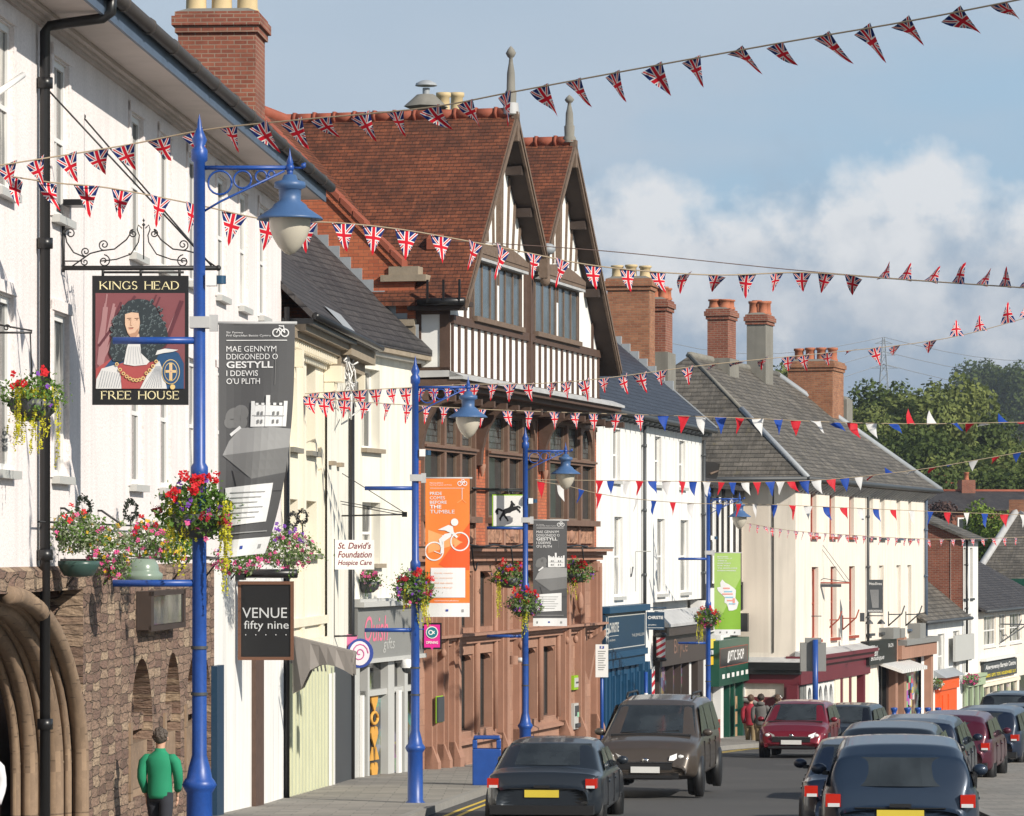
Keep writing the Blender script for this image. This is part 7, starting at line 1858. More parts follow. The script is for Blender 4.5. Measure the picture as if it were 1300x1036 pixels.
def pennant_mesh(mt,var):
    k=(mt,var)
    if k in PM: return PM[k]
    rg=random.Random(var*17+3); m=MB().mat(mt); W_,H_=.84,.98; n=8; ph=rg.random()*6; amp=rg.uniform(.05,.15); tw=rg.uniform(-.22,.22); sk=rg.uniform(-.16,.16)
    def pos(u,v): # u -1..1 (fraction of local width) v 1 top..0 tip
        x=u*W_/2*v; d=1-v
        y=amp*math.sin(ph+u*2.2*v+d*3)*(.25+d)+tw*d*d*.8+ .10*u*u*v*math.sin(ph)
        return (x+sk*d*d,y,-d*H_)
    m.smooth=True
    for j in range(n):
        v1=1-j/n; v0=1-(j+1)/n
        for i in range(6):
            u0=-1+i/3;u1=-1+(i+1)/3
            if v0<1e-6: m.add([pos(u0,v1),pos(u1,v1),pos(0,0)],[(0,2,1)],[[(u0*.42*v1,v1),(0,0),(u1*.42*v1,v1)]])
            else: m.add([pos(u0,v1),pos(u1,v1),pos(u1,v0),pos(u0,v0)],[(0,3,2,1)],[[(u0*.42*v1,v1),(u0*.42*v0,v0),(u1*.42*v0,v0),(u1*.42*v1,v1)]])
    me_o=m.build('pennant'); me=me_o.data; bpy.data.objects.remove(me_o); PM[k]=me; return me
def interp(pts,x):
    for a,b in zip(pts,pts[1:]):
        if x<=b[0] or b is pts[-1]:
            f=(x-a[0])/(b[0]-a[0]); return [a[i]+(b[i]-a[i])*f for i in range(len(a))]
def bunting(label,path,pens,size,seed,cordm='cord',r=.008,wind=0,tri=None,gustx=None,yaw=.35,lean=0,group='strings of bunting across the street'):
    """path: [(px,py,Y)...] smooth; pens: pixel x of each pennant centre"""
    rg=random.Random(seed)
    # smooth path
    pts=[]
    n=len(path)
    for i in range(n-1):
        p0=path[max(i-1,0)];p1=path[i];p2=path[i+1];p3=path[min(i+2,n-1)]
        for k in range(8):
            t=k/8; pts.append([.5*((2*p1[c])+(-p0[c]+p2[c])*t+(2*p0[c]-5*p1[c]+4*p2[c]-p3[c])*t*t+(-p0[c]+3*p1[c]-3*p2[c]+p3[c])*t**3) for c in range(3)])
    pts.append(list(path[-1]))
    W3=[P(*p) for p in pts]; o=W3[0]
    root=empty('bunting_string',o,0,label,'bunting',group)
    m=MB().mat(flat('cord',(.32,.25,.17)) if cordm=='cord' else flat('cord_dark',(.10,.06,.05))); m.tube([p-o for p in W3],r,5); m.build('cord',root)
    xs=[p[0] for p in pts]
    for k,x in enumerate(pens):
        q=interp(pts,x); w=P(*q); q2=P(*interp(pts,x+3)); d=(q2-w).normalized()
        mt='union'
        if tri: 
            mt=tri[k%len(tri)]
            if callable(mt): mt='union'
        me=pennant_mesh(mt,rg.randrange(9))
        ob=bpy.data.objects.new('pennant',me); COL.objects.link(ob); ob.parent=root
        s=(size(x) if callable(size) else size)*rg.uniform(.92,1.08); th=rg.gauss(0,.14)
        if wind: th=wind(x,rg)
        # frame: x along the cord, z up rotated by th about the cord
        zr_=Vector((0,0,1)); yv=zr_.cross(d).normalized(); zv=d.cross(yv).normalized()
        Mx=Matrix((d,yv,zv)).transposed()
        Mx=Matrix.Rotation(th,3,d)@Mx
        Mx=Mx@Matrix.Rotation(rg.gauss(0,yaw)*(.5 if not tri else .25),3,'Z')
        Sh=Matrix.Identity(4); Sh[0][2]=-(lean(x,rg) if callable(lean) else rg.gauss(lean,.06))
        mm=Mx.to_4x4()@Sh; mm.translation=w-o-Vector((0,0,.004)); 
        ob.matrix_local=mm@Matrix.Diagonal((s,s,s,1))
    return root
def seq(a,b,n): return [a+(b-a)*i/(n-1) for i in range(n)]
bunting('highest union flag bunting rising from the pub across the sky',[(-40,216,37.5),(150,186,38.2),(260,165,38.2),(370,153,37.8),(540,137,37),(650,117,36.3),(800,89,35.3),(1000,53,34),(1180,22,32.8),(1400,-22,31)],[8,45,83,122,156,202,244,288,329,370,408,457,500,546,590,638,684,726,776,828,876,932,985,1042,1093,1142,1207,1268,1330],.295,1,lean=lambda x,rg:rg.gauss(.45,.12) if x<900 else rg.gauss(.55,.3),wind=lambda x,rg:rg.gauss(.55,.18) if x<900 else rg.gauss(1.0,.3))
T1=lambda a,b,x0,x1: (lambda x: a if x<x0 else b if x>x1 else a+(b-a)*(x-x0)/(x1-x0))
bunting('bright union flag bunting dipping from the pub past the timber gables',[(-40,215,37.6),(60,231,38.4),(140,239,38.9),(250,260,39.5),(340,279,40),(430,283,40.5),(520,293,41),(640,315,41.8),(760,338,42.6),(900,349,43.4),(1020,346,43.8),(1120,353,43.6),(1220,360,43),(1340,368,42)],[22,62,109,155,202,245,297,343,387,436,475,517,560,602,637,677,713,754,798,836,872,910,949,985,1018,1049,1084,1120,1147,1180,1216,1245,1275,1300],T1(.32,.255,560,1050),2,lean=lambda x,rg:rg.gauss(-.25,.12) if x<640 else rg.gauss(-.05,.08) if x<1040 else -.5 if x<1110 else .2,wind=lambda x,rg:rg.gauss(-.05,.12) if x<860 else rg.gauss(.6,.1) if x<1110 else rg.gauss(2.7,.25))
bunting('dark plain wire crossing behind the second gable above the middle bunting',[(560,305,44.5),(760,318,45),(1000,342,46),(1180,357,46),(1340,368,46)],[],.4,3,cordm='dark',r=.006,group='plain wires')
bunting('union flag bunting from the cream house along the jetty to the hills',[(386,500,66.8),(430,497,67.2),(520,492,68),(600,488,68.8),(680,487,69.5),(760,481,70.2),(900,463,71.3),(1040,449,72.3),(1160,436,73),(1240,421,73.4),(1340,392,73.8)],[397,418,437,457,477,497,516,534,551,570,588,603,625,647,672,700,718,742,766,792,813,838,872,905,935,970,1000,1020,1050,1080,1110,1135,1180,1215,1245,1280,1303],.35,4,lean=lambda x,rg:rg.gauss(.25,.1) if x<700 else rg.gauss(.5,.15),wind=lambda x,rg:rg.gauss(.3,.12) if x<900 else rg.gauss(.9,.25) if x<1200 else rg.gauss(2.5,.25))
S=['pen_blue','pen_red','pen_white']
bunting('union flag bunting below it that changes to plain blue red and white pennants',[(386,503,66.4),(470,511,67.2),(600,519,69),(700,523,70.5),(830,527,72.5),(950,531,74),(1060,536,75.5),(1180,538,77),(1340,535,79)],[393,412,438,463,490,516,540,563,585,610,645,672,703,730,755,783,812]+[842,867,891,914,938,962,987,1011,1034,1060,1083,1107,1135,1158,1184,1208,1235,1250,1275,1297],.34,5,tri=['union']*17+S*8,wind=lambda x,rg:rg.gauss(0,.1) if x<1020 else rg.gauss(-.4,.4) if x<1150 else rg.choice([1.3,2.2,2.6,-1.3]))
bunting('small red white and blue bunting along the white house above another string',[(680,609,84),(760,610,86),(860,611,88),(960,612,90),(1060,608,91.5),(1160,597,93),(1240,584,94),(1340,566,95)],[760,776,795,811,828,847,865,881,897,915,930,947,960,977,990,1005,1022,1037,1055,1073,1091,1108,1132,1158,1185,1210,1236,1264,1292],.34,6,tri=['pen_red','pen_blue','pen_white'],wind=lambda x,rg:rg.gauss(0,.15) if x<1100 else rg.gauss(1.0,.4))
bunting('plain pennants dipping from the bank past the third lamp post to the far shops',[(684,611,82),(720,617,83),(757,626,84),(803,633,85.5),(877,639,88),(960,640,91),(1060,644,94),(1200,650,98),(1340,655,102)],[688,713,737,759,807,830,853,878,914,937,959,984,1005,1026,1050,1071,1093,1113,1134,1157,1180,1203,1226,1250,1275,1298],.36,7,tri=['pen_red','pen_white','pen_blue'])
bunting('tiny faded union flag bunting over the ivory building',[(948,664,105),(1000,673,107),(1060,678,109),(1165,684,112),(1240,684,114),(1340,680,116)],[952,962,972,981,990,1000,1010,1019,1028,1037,1047,1057,1066,1076,1086,1097,1107,1117,1127,1138,1149,1157,1166,1180,1195,1210,1222,1235,1248,1262,1275,1290],.25,8)
# ================================================================ cars
def carpaint(name,c,metal=.3):
    m,nq,b=newmat(name); t=coords(nq); nq.put(b.inputs['Base Color'],nq.mix(nq.noise(t.outputs['Object'],3,3),sca(c,.92),sca(c,1.08)))
    b.inputs['Metallic'].default_value=metal; b.inputs['Roughness'].default_value=.38; b.inputs['Coat Weight'].default_value=.55; b.inputs['Coat Roughness'].default_value=.06; M[name]=m
carpaint('car_bronze',(.075,.060,.048)); carpaint('car_red',(.16,.008,.018)); carpaint('car_blue',(.008,.016,.036)); carpaint('car_black',(.004,.005,.008)); carpaint('car_maroon',(.07,.005,.018)); carpaint('car_grey',(.018,.024,.032)); carpaint('car_bluegrey',(.016,.030,.055))
M['car_glass']=mk_glass('car_glass',(.028,.034,.038),.05,.9,.6)  # uneven tone painted into the base colour, standing in for reflected sky
M['tyre']=mk('tyre',(.012,.012,.012),.9); M['rim']=mk('rim',(.35,.36,.37),.35,metal=.8); M['trim']=mk('trim',(.012,.012,.013),.5); M['chrome']=mk('chrome',(.5,.5,.5),.2,metal=1)
M['headlight']=mk_glass('headlight',(.6,.6,.6),.35,.2); M['taillight']=mk_glass('taillight',(.45,.02,.01),.15,.2); M['amber']=mk_glass('amber',(.7,.2,.02),.2,.2); M['plate_w']=mk('plate_w',(.62,.62,.60),.5); M['plate_y']=mk('plate_y',(.62,.48,.05),.5)
def smoothstep(t): t=max(0,min(1,t)); return t*t*(3-2*t)
def car(label,paint,X,Y,z,heading,kind='hatch',group='cars and people carriers in the street',name='car',lights=True,rails=False):
    """local: +x forward, y left, z up; origin on the road under the centre"""
    if kind=='mpv': L,Wd,Hh=4.65,1.86,1.72; prof=[(-2.30,.45),(-2.31,.80),(-2.24,1.02),(-2.05,1.62),(-1.75,1.68),(-.6,1.72),(.35,1.66),(.60,1.57),(1.46,1.08),(1.9,.98),(2.20,.83),(2.32,.55)]; belt=1.02; cab=(-2.17,1.42)
    elif kind=='estate': L,Wd,Hh=4.5,1.80,1.50; prof=[(-2.23,.42),(-2.25,.72),(-2.18,.95),(-1.98,1.40),(-1.6,1.46),(-.5,1.49),(.25,1.46),(.45,1.41),(1.15,.99),(1.7,.90),(2.12,.74),(2.24,.5)]; belt=.94; cab=(-2.10,1.12)
    elif kind=='saloon': L,Wd,Hh=4.5,1.78,1.43; prof=[(-2.23,.42),(-2.25,.75),(-2.16,.98),(-1.55,1.02),(-.95,1.36),(-.5,1.42),(.15,1.42),(.38,1.36),(1.12,.96),(1.7,.88),(2.14,.72),(2.24,.5)]; belt=.93; cab=(-1.62,1.10)
    else: L,Wd,Hh=4.15,1.77,1.47; prof=[(-2.04,.42),(-2.07,.72),(-2.0,.95),(-1.80,1.30),(-1.5,1.42),(-.5,1.47),(.15,1.45),(.38,1.39),(1.06,.98),(1.6,.90),(1.96,.74),(2.08,.5)]; belt=.93; cab=(-1.92,1.04)
    hw=Wd/2
    r=empty(name,(X,Y,z),heading,label,'car',group)
    def topz(x):
        for (a,za),(b,zb) in zip(prof[1:],prof[2:]):
            if a<=x<=b: return za+(zb-za)*(x-a)/(b-a)
        return prof[1][1] if x<prof[1][0] else prof[-1][1]
    # stations along the car; ring: sill -> side -> belt -> (cabin side) -> roof centre
    x0,x1=prof[1][0],prof[-1][0]; xs=sorted({*[p[0] for p in prof[1:]],*[x0+(x1-x0)*i/26 for i in range(27)]})
    def ring(x):
        e=min((x-x0)/.5,(x1-x)/.62,1); e=max(e,0); pl=1-(1-e)**2*.22
        w=hw*pl; zt=topz(x); zb=.28+.12*(1-e)**2; 
        zs=min(belt,zt-.03)
        incab=zt>belt+.04
        wt=w*.96
        if incab:
            f=(zt-belt)/(max(p[1] for p in prof)-belt); wr=hw*(.955-.21*f)
            pts=[(0,zb),(w*.9,zb),(w*.985,zb+.10),(w,.56),(w*.985,zs-.06),(w*.955,zs),(wr+.035*f,zt-.07-.02*f),(wr-.05,zt-.012),(wr*.5,zt+.012),(0,zt+.018)]
        else:
            pts=[(0,zb),(w*.9,zb),(w*.985,zb+.10),(w,min(.56,zs-.12)),(w*.985,zs-.09),(w*.955,zs-.035),(w*.90,zs),(w*.75,zt-.005),(w*.4,zt+.012),(0,zt+.018)]
        return pts
    m=MB().mat(paint); m.smooth=True
    V=[];n=10
    for x in xs:
        R_=ring(x); V+= [(x,y,z_) for y,z_ in R_]+[(x,-y,z_) for y,z_ in R_[-2:0:-1]]
    k=n+n-2; fs=[]; 
    for i in range(len(xs)-1):
        for j in range(k):
            a=i*k+j;b=i*k+(j+1)%k; fs.append((a,b,b+k,a+k))
    fs.append(list(range(k))); fs.append([(len(xs)-1)*k+j for j in range(k)][::-1])
    m.add(V,[f[::-1] for f in fs]); body=m.build('body',r)
    sb=body.modifiers.new('sub','SUBSURF'); sb.levels=2; sb.render_levels=2
    zr_=max(p[1] for p in prof)
    # glass: windscreen, rear screen, side windows lying on the cabin surfaces
    def cabw(z_): f=(z_-belt)/(zr_-belt); return hw*(.955-.21*f)+.03*f
    i_ws=[i for i,p in enumerate(prof) if p[0]>0 and p[1]>belt+.25][-1]
    (xa,za),(xb,zb_)=prof[i_ws],prof[i_ws+1]
    def pan(name,pts,mat='car_glass',par=r,th=None):
        q=MB().mat(mat); q.poly(pts); return q.build(name,par)
    def scr(name,xa,za,xb,zb_,sg,f0=.02,f1=.99,inset=.055):
        q=MB().mat('car_glass'); N_=6
        d=Vector((xb-xa,0,zb_-za)).normalized(); nv=Vector((-d.z,0,d.x)); nv=nv if nv.z>0 else -nv
        if abs(d.z)>.9: nv=Vector((sg,0,abs(nv.z)))
        nv=nv.normalized()*.024
        rows=[]
        for f in (f0,(f0+f1)/2,f1):
            x=xa+(xb-xa)*f; z_=za+(zb_-za)*f; w_=cabw(z_)-inset-.02
            rows.append([Vector((x-sg*.0-sg*.10*(abs(j/N_*2-1))**2.5*(1-.0),w_*(j/N_*2-1),z_))+nv for j in range(N_+1)])
        for a,b in zip(rows,rows[1:]):
            for j in range(N_): q.poly([a[j],b[j],b[j+1],a[j+1]])
        return q.build(name,r)
    scr('windscreen',xa,za,xb,zb_,1)
    # rear screen
    j_=[i for i,p in enumerate(prof) if p[0]<0 and p[1]>belt+.22][0]
    (xc,zc),(xd,zd)=prof[j_],prof[j_-1]
    scr('rear_window',xc,zc,xd,zd,-1,.04,.93,.075)
    # side glass
    for sy in (1,-1):
        zt=zr_-.15; zb2=belt+.04
        fx=xb-.25; front_top=xa+.02; rear_top=xc+.15; rb=xd+.12 if kind!='saloon' else xd+.35
        cuts=[(fx,front_top-.05)]; 
        mids=[.42,.0,-.45] if kind=='mpv' else [.12,-.0]
        B=[fx]; T=[front_top-.10]
        segs=3 if kind in('mpv','estate') else 2
        for s_ in range(1,segs): f=s_/segs; xm=fx+(rb-fx)*(f+.02); B.append(xm); T.append(xm-.06)
        B.append(rb); T.append(rear_top+.04)
        for s_ in range(segs):
            b0,b1=B[s_]-(.05 if s_ else 0),B[s_+1]+.05; t0,t1=T[s_]-(.05 if s_ else 0),T[s_+1]+.05
            yb=(cabw(zb2)+.012)*sy; yt=(cabw(zt)+.006)*sy; o=.008*sy
            pts=[(b0,yb+o,zb2),(b1,yb+o,zb2),(t1,yt+o,zt),(t0,yt+o,zt)]
            pan('side_window',pts if sy<0 else pts[::-1])
        # mirror
        q=MB().mat(paint); q.sphere((fx-.12,(hw+.06)*sy,belt+.09),.085,10,6,(.7,1.15,.8)); q.mat('trim'); q.box(fx-.16,fx-.08,(hw-.06)*sy,(hw+.02)*sy,belt+.02,belt+.07); q.build('wing_mirror',r)
        for xw in (L*.5-.78,-L*.5+.80):
            q=MB().mat('tyre'); q.T=Matrix.Translation((xw,(hw-.12)*sy,.32))@Matrix.Rotation(R(90),4,'X'); q.lathe([(.20,-.11),(.30,-.11),(.32,-.07),(.32,.07),(.30,.11),(.20,.11)],(0,0,0),20); w_=q.build('wheel',r)
            q=MB().mat('rim'); q.T=Matrix.Translation((xw,(hw-.12)*sy,.32))@Matrix.Rotation(R(90),4,'X'); q.lathe([(0,-.09),(.06,-.10),(.20,-.08),(.205,-.11),(.205,.11),(.20,.08),(.06,.10),(0,.09)],(0,0,0),14); q.build('rim',w_)
            q=MB().mat('trim'); q.T=Matrix.Translation((xw,(hw-.06)*sy,.34))@Matrix.Rotation(R(90),4,'X'); q.lathe([(.0,-.085),(.37,-.085),(.37,.05),(.0,.05)],(0,0,0),20); q.build('wheel_arch',r)
        if rails:
            q=MB().mat('trim'); q.tube([(.2,.60*sy,zr_-.03),(.05,.60*sy,zr_+.06),(-1.3,.60*sy,zr_+.05),(-1.5,.60*sy,zr_-.05)],.022,6); q.build('roof_rail',r)
    # front: lights, grille, bumper, plate, wipers
    xf=prof[-1][0]
    for sy in (1,-1):
        q=MB().mat('headlight'); z_=.66 if kind!='mpv' else .72
        q.smooth=True; q.poly([(xf-.02,.42*sy,z_-.06),(xf-.10,.66*sy,z_-.06),(xf-.30,.83*sy,z_+.02),(xf-.42,.80*sy,z_+.13),(xf-.14,.60*sy,z_+.08),(xf-.03,.44*sy,z_+.02)][::sy]); q.T=None
        q.sphere((xf-.16,.62*sy,z_),.075,8,6,(1.3,1.2,.75)); q.sphere((xf-.26,.72*sy,z_+.03),.06,8,6,(1.3,1.1,.8)); q.build('headlight',r)
        q=MB().mat('taillight'); xr=prof[1][0]; q.box(xr+.0,xr+.22,(.66)*sy,(hw-.06)*sy,.76,.90 if kind!='mpv' else 1.2); q.mat('headlight'); q.box(xr-.004,xr+.06,.67*sy,.80*sy,.76,.80); q.build('tail_light',r)
    q=MB().mat('trim'); q.box(xf-.08,xf+.015,-.48,.48,.50,.62); q.box(xf-.10,xf+.0,-.60,.60,.34,.44); q.mat('chrome'); q.box(xf-.04,xf+.025,-.5,.5,.62,.64); q.sphere((xf+.01,0,.66),.055,10,6,(.4,1.2,.8)); q.build('grille',r)
    q=MB().mat('trim'); xr=prof[1][0]; q.box(xr-.05,xr+.25,-hw*.88,hw*.88,.36,.50); q.build('bumper',r)
    q=MB().mat('trim'); q.box(xr-.01,xr+.02,-.5,.5,.745,.755); q.box(xr-.035,xr-.02,-.12,.12,.76,.80); q.build('boot_seam',r)
    q=MB().mat('trim')
    for sy in (1,-1):
        for xx in (.95,.05,-.95): q.box(xx,xx+.012,(hw+.002)*sy,(hw-.03)*sy,.42,belt-.07)
    q.build('door_seam',r)
    q=MB().mat(paint)
    for sy in (1,-1):
        for xx in (.12,-.85): q.box(xx,xx+.16,(hw-.01)*sy,(hw+.018)*sy,belt-.16,belt-.13)
    q.build('door_handle',r)
    q=MB().mat('plate_w'); q.box(xf+.015,xf+.03,-.26,.26,.44,.55); q.build('number_plate',r)
    q=MB().mat('plate_y'); q.box(prof[1][0]-.02,prof[1][0]-.005,-.26,.26,.62,.73); q.build('number_plate',r)
    q=MB().mat('trim'); dx,dz=xb-xa,zb_-za
    for y0,y1 in ((-.55,.02),(.0,.5)): q.tube([(xb-.02,y0,zb_+.035),(xb-.10,y1,zb_+.075)],.010,4)
    q.box(xb-.04,xb+.10,-hw*.78,hw*.78,zb_-.03,zb_+.012); q.build('wiper',r)
    return r
def hd(dx,dy): return math.atan2(dy,dx)
def place(px_,Y): return (px_-HX)/F*Y
# facing the viewer
car('bronze people carrier with roof rails driving towards the viewer','car_bronze',2.75,68.5,P(0,888,66.5).z-1.74,hd(-.16,-1),'mpv',rails=True)
car('dark red hatchback driving towards the viewer behind the bronze people carrier','car_red',place(1016,96),96,P(0,893,94).z-1.48,hd(-.19,-1),'hatch')
car('black car behind the dark red hatchback, seen beside its right flank','car_black',place(1078,107),107,P(0,893,107).z-1.50,hd(-.25,-1),'estate')
car('dark car further back at the kerb, half hidden behind the black car','car_blue',place(1112,118),119,P(0,909,119).z-1.46,hd(-.27,-1),'saloon')
# near left, roof only
car('small dark car nearest the left kerb with only its roof showing','car_grey',place(708,58),58,P(0,933,58).z-1.45,hd(.12,1),'saloon')
# queue on the right, driving away / parked
Q=[(1142,43,935,'car_bluegrey','hatch','nearest dark blue car on the right with only its roof in view',.10),(1104,50,934,'car_blue','saloon','dark car just beyond the nearest one, shifted to its left',.10),(1136,56,917,'car_black','hatch','dark blue car third from the viewer in the right hand row',.16),
   (1170,67,905,'car_blue','estate','long dark blue car fourth in the right hand row',.19),(1216,76,903,'car_maroon','hatch','maroon car parked between dark blue cars on the right',.22),(1262,87,894,'car_blue','estate','dark blue car at the right edge, behind the maroon car',.26),(1300,98,892,'car_bluegrey','saloon','blue car cut by the right edge of the view',.28)]
for px_,Y,yt,pc,kd,lb,sl_ in Q: car(lb,pc,place(px_,Y),Y,P(0,yt,Y).z-(1.50 if kd=='estate' else 1.44),hd(sl_,1),kd)
car('dark estate car with bright red tail lights, farthest of the right hand row','car_black',place(1290,116),116,P(0,879,114).z-1.73,hd(.29,1),'mpv')
# ================================================================ people
M['skin']=mk('skin',(.50,.29,.20),.55); M['hair']=mk('hair',(.03,.02,.015),.7)
def person(label,X,Y,z,face,top,legs,hair='hair',h=1.74,cap=False,hood=False,hold=None,stride=.18,group=None):
    """one skinned body; clothing as separate shells"""
    s=h/1.75
    r=empty('person',(X,Y,z),face,label,'person',group)
    # joints (x forward, y left, z up)
    J_={'pel':(0,0,.95),'spine':(0,0,1.15),'chest':(.0,0,1.36),'neck':(.02,0,1.50),'head':(.04,0,1.62),'top':(.03,0,1.72)}
    def skin(name,verts,edges,rad,mats,lv=2,par=r):
        me=bpy.data.meshes.new(name); me.from_pydata([tuple(Vector(v)*s) for v in verts],edges,[]); me.materials.append(M[mats])
        o=bpy.data.objects.new(name,me); COL.objects.link(o); o.parent=par
        k=o.modifiers.new('skin','SKIN'); sv_=me.skin_vertices[0].data
        for i,(a,b) in enumerate(rad): sv_[i].radius=(a*s,b*s)
        sv_[0].use_root=True; k.use_smooth_shade=True
        q=o.modifiers.new('sub','SUBSURF'); q.levels=lv; q.render_levels=lv
        return o
    st=stride
    body=[(0,0,.95),(0,0,1.12),(0,0,1.32),(.02,0,1.47),(.03,0,1.56),(.05,0,1.635),(.035,0,1.685),
          (0,.165,1.365),(-.04,.24,1.14),(.08,.22,.92),(.10,.21,.84),
          (0,-.165,1.365),(.03,-.245,1.14),(.16,-.20,.94),(.19,-.19,.86),
          (0,.09,.90),(st*.6,.10,.50),(st*.9,.10,.09),(st*.9+.14,.11,.04),
          (0,-.09,.90),(-st*.4,-.10,.50),(-st*1.0,-.10,.09),(-st*1.0+.14,-.11,.04)]
    ed=[(0,1),(1,2),(2,3),(3,4),(4,5),(5,6),(2,7),(7,8),(8,9),(9,10),(2,11),(11,12),(12,13),(13,14),(0,15),(15,16),(16,17),(17,18),(0,19),(19,20),(20,21),(21,22)]
    rd=[(.10,.08),(.10,.08),(.11,.08),(.06,.06),(.062,.060),(.088,.080),(.06,.06),(.045,.045),(.042,.042),(.032,.032),(.035,.02),(.045,.045),(.042,.042),(.032,.032),(.035,.02),(.085,.085),(.06,.06),(.045,.045),(.04,.03),(.085,.085),(.06,.06),(.045,.045),(.04,.03)]
    skin('body',body,ed,rd,'skin')
    # clothing lofted round the body
    def loft(m,rings,n=16,wob=.0):
        vs=[];fs=[]
        for k,(cx,cy,cz,rx,ry) in enumerate(rings):
            for i in range(n):
                t=2*math.pi*i/n; w=1+wob*math.sin(t*5+k*1.7)
                vs.append(((cx+rx*w*math.cos(t))*s,(cy+ry*w*math.sin(t))*s,cz*s))
        for k in range(len(rings)-1):
            for i in range(n): a=k*n+i;b=k*n+(i+1)%n; fs.append((a,b,b+n,a+n))
        fs.append(list(range(n))[::-1]); fs.append([(len(rings)-1)*n+i for i in range(n)])
        sm=m.smooth; m.smooth=True; m.add(vs,fs); m.smooth=sm
    def sl(p): return [tuple(x*s for x in q) for q in p]
    q=MB().mat(top)
    loft(q,[(0,0,.85,.125,.165),(0,0,.90,.135,.175),(0,0,1.02,.125,.165),(0,0,1.15,.12,.165),(0,0,1.27,.13,.185),(0,0,1.36,.125,.205),(0,0,1.41,.105,.185),(0,0,1.45,.08,.12),(.01,0,1.49,.068,.075),(.015,0,1.52,.066,.068)],wob=.025)
    q.tube(sl([(0,.10,1.385),(0,.175,1.375),(-.01,.215,1.33),(-.03,.235,1.22),(-.04,.24,1.13),(.0,.238,1.06),(.04,.23,1.0),(.072,.222,.935)]),[.06*s,.078*s,.078*s,.070*s,.064*s,.060*s,.055*s,.050*s],12)
    q.tube(sl([(0,-.10,1.385),(0,-.175,1.375),(.0,-.215,1.33),(.015,-.24,1.22),(.03,-.245,1.13),(.07,-.235,1.07),(.11,-.22,1.01),(.15,-.205,.955)]),[.06*s,.078*s,.078*s,.070*s,.064*s,.060*s,.055*s,.050*s],12)
    q.build('jacket',r)
    q=MB().mat(legs)
    loft(q,[(0,0,.80,.10,.15),(0,0,.88,.125,.165),(0,0,.98,.12,.155)])
    q.tube(sl([(0,.085,.92),(st*.2,.095,.75),(st*.6,.10,.50),(st*.85,.105,.25),(st*.9,.105,.07)]),[.10*s,.098*s,.078*s,.070*s,.070*s],12)
    q.tube(sl([(0,-.085,.92),(-st*.15,-.095,.75),(-st*.4,-.10,.50),(-st*.8,-.105,.25),(-st,-.105,.07)]),[.10*s,.098*s,.078*s,.070*s,.070*s],12)
    q.build('trousers',r)
    q=MB().mat('skin' if False else hair)
    hx=.04*s; hz=1.655*s
    q.sphere((hx-.022*s,0,hz+.030*s),.112*s,14,8,(1.02,.88,1.02)); 
    rgh=random.Random(int(X*100)); [q.sphere((hx-.03*s+.085*s*math.cos(a_)*math.cos(b_),.088*s*math.sin(a_)*math.cos(b_),hz+.035*s+.09*s*math.sin(b_)),.028*s,6,4) for a_,b_ in [(rgh.uniform(.9,5.4),rgh.uniform(-.5,1.5)) for _ in range(46)]]
    if cap: q.mat('white_paint'); q.sphere((hx,0,hz+.055*s),.112*s,14,8,(1.05,.95,.72)); q.box(hx+.05*s,hx+.19*s,-.07*s,.07*s,hz+.03*s,hz+.045*s)
    q.build('cap' if cap else 'hair',r)
    q=MB().mat('skin'); q.sphere((hx+.035*s,0,hz-.012*s),.088*s,12,8,(.85,.82,1.15)); q.sphere((hx+.115*s,0,hz-.01*s),.018*s,6,5); 
    for sy in (1,-1): q.sphere((hx-.0,sy*.095*s,hz-.01*s),.025*s,6,5,(.8,.4,1.2))
    q.mat('hair')
    for sy in (1,-1): q.sphere((hx+.102*s,sy*.032*s,hz+.012*s),.010*s,6,4)
    q.mat(flat('lip',(.35,.12,.10))); q.box(hx+.098*s,hx+.106*s,-.022*s,.022*s,hz-.058*s,hz-.050*s); q.build('face',r)
    # hands with fingers
    for (hx2,hy,hz2,sy) in ((.10,.21,.84,1),(.19,-.19,.86,-1)):
        q=MB().mat('skin'); q.sphere((hx2*s,hy*s,hz2*s-.03*s),.04*s,8,6,(.7,.5,1.1))
        for k in range(4): 
            L_=(.07,.08,.075,.06)[k]; bx=(hx2-.027+.018*k)*s; q.tube([(bx,hy*s,(hz2-.06)*s),(bx+.005*s,(hy-sy*.008)*s,(hz2-.06-L_*.55)*s),(bx+.002*s,(hy-sy*.025)*s,(hz2-.06-L_)*s)],[.009*s,.008*s,.006*s],6)
        q.tube([(hx2*s+.03*s,hy*s,(hz2-.01)*s),(hx2*s+.055*s,(hy-sy*.01)*s,(hz2-.04)*s),(hx2*s+.05*s,(hy-sy*.02)*s,(hz2-.07)*s)],[.011*s,.009*s,.007*s],6); q.build('hand',r)
    for sy,xx in ((1,st*.9),(-1,-st)):
        q=MB().mat('black_paint'); q.sphere(((xx+.06)*s,sy*.105*s,.05*s),.075*s,10,6,(1.9,.65,.7)); q.build('shoe',r)
    if hood: q=MB().mat(top); q.sphere((-.07*s,0,1.50*s),.12*s,10,6,(.7,1.1,.6)); q.build('hood',r)
    return r
M['cloth_red']=mk('cloth_red',(.28,.015,.03),.85); M['cloth_grey']=mk('cloth_grey',(.11,.105,.10),.9); M['cloth_white']=mk('cloth_white',(.62,.62,.64),.85); M['cloth_khaki']=mk('cloth_khaki',(.22,.16,.085),.9); M['cloth_dark']=mk('cloth_dark',(.02,.022,.03),.9); M['cloth_green']=mk('cloth_green',(.01,.22,.11),.85); M['cloth_pale']=mk('cloth_pale',(.42,.42,.44),.85); M['hair_brown']=mk('hair_brown',(.09,.05,.03),.7); M['hair_grey']=mk('hair_grey',(.07,.055,.045),.7)
Yp=113
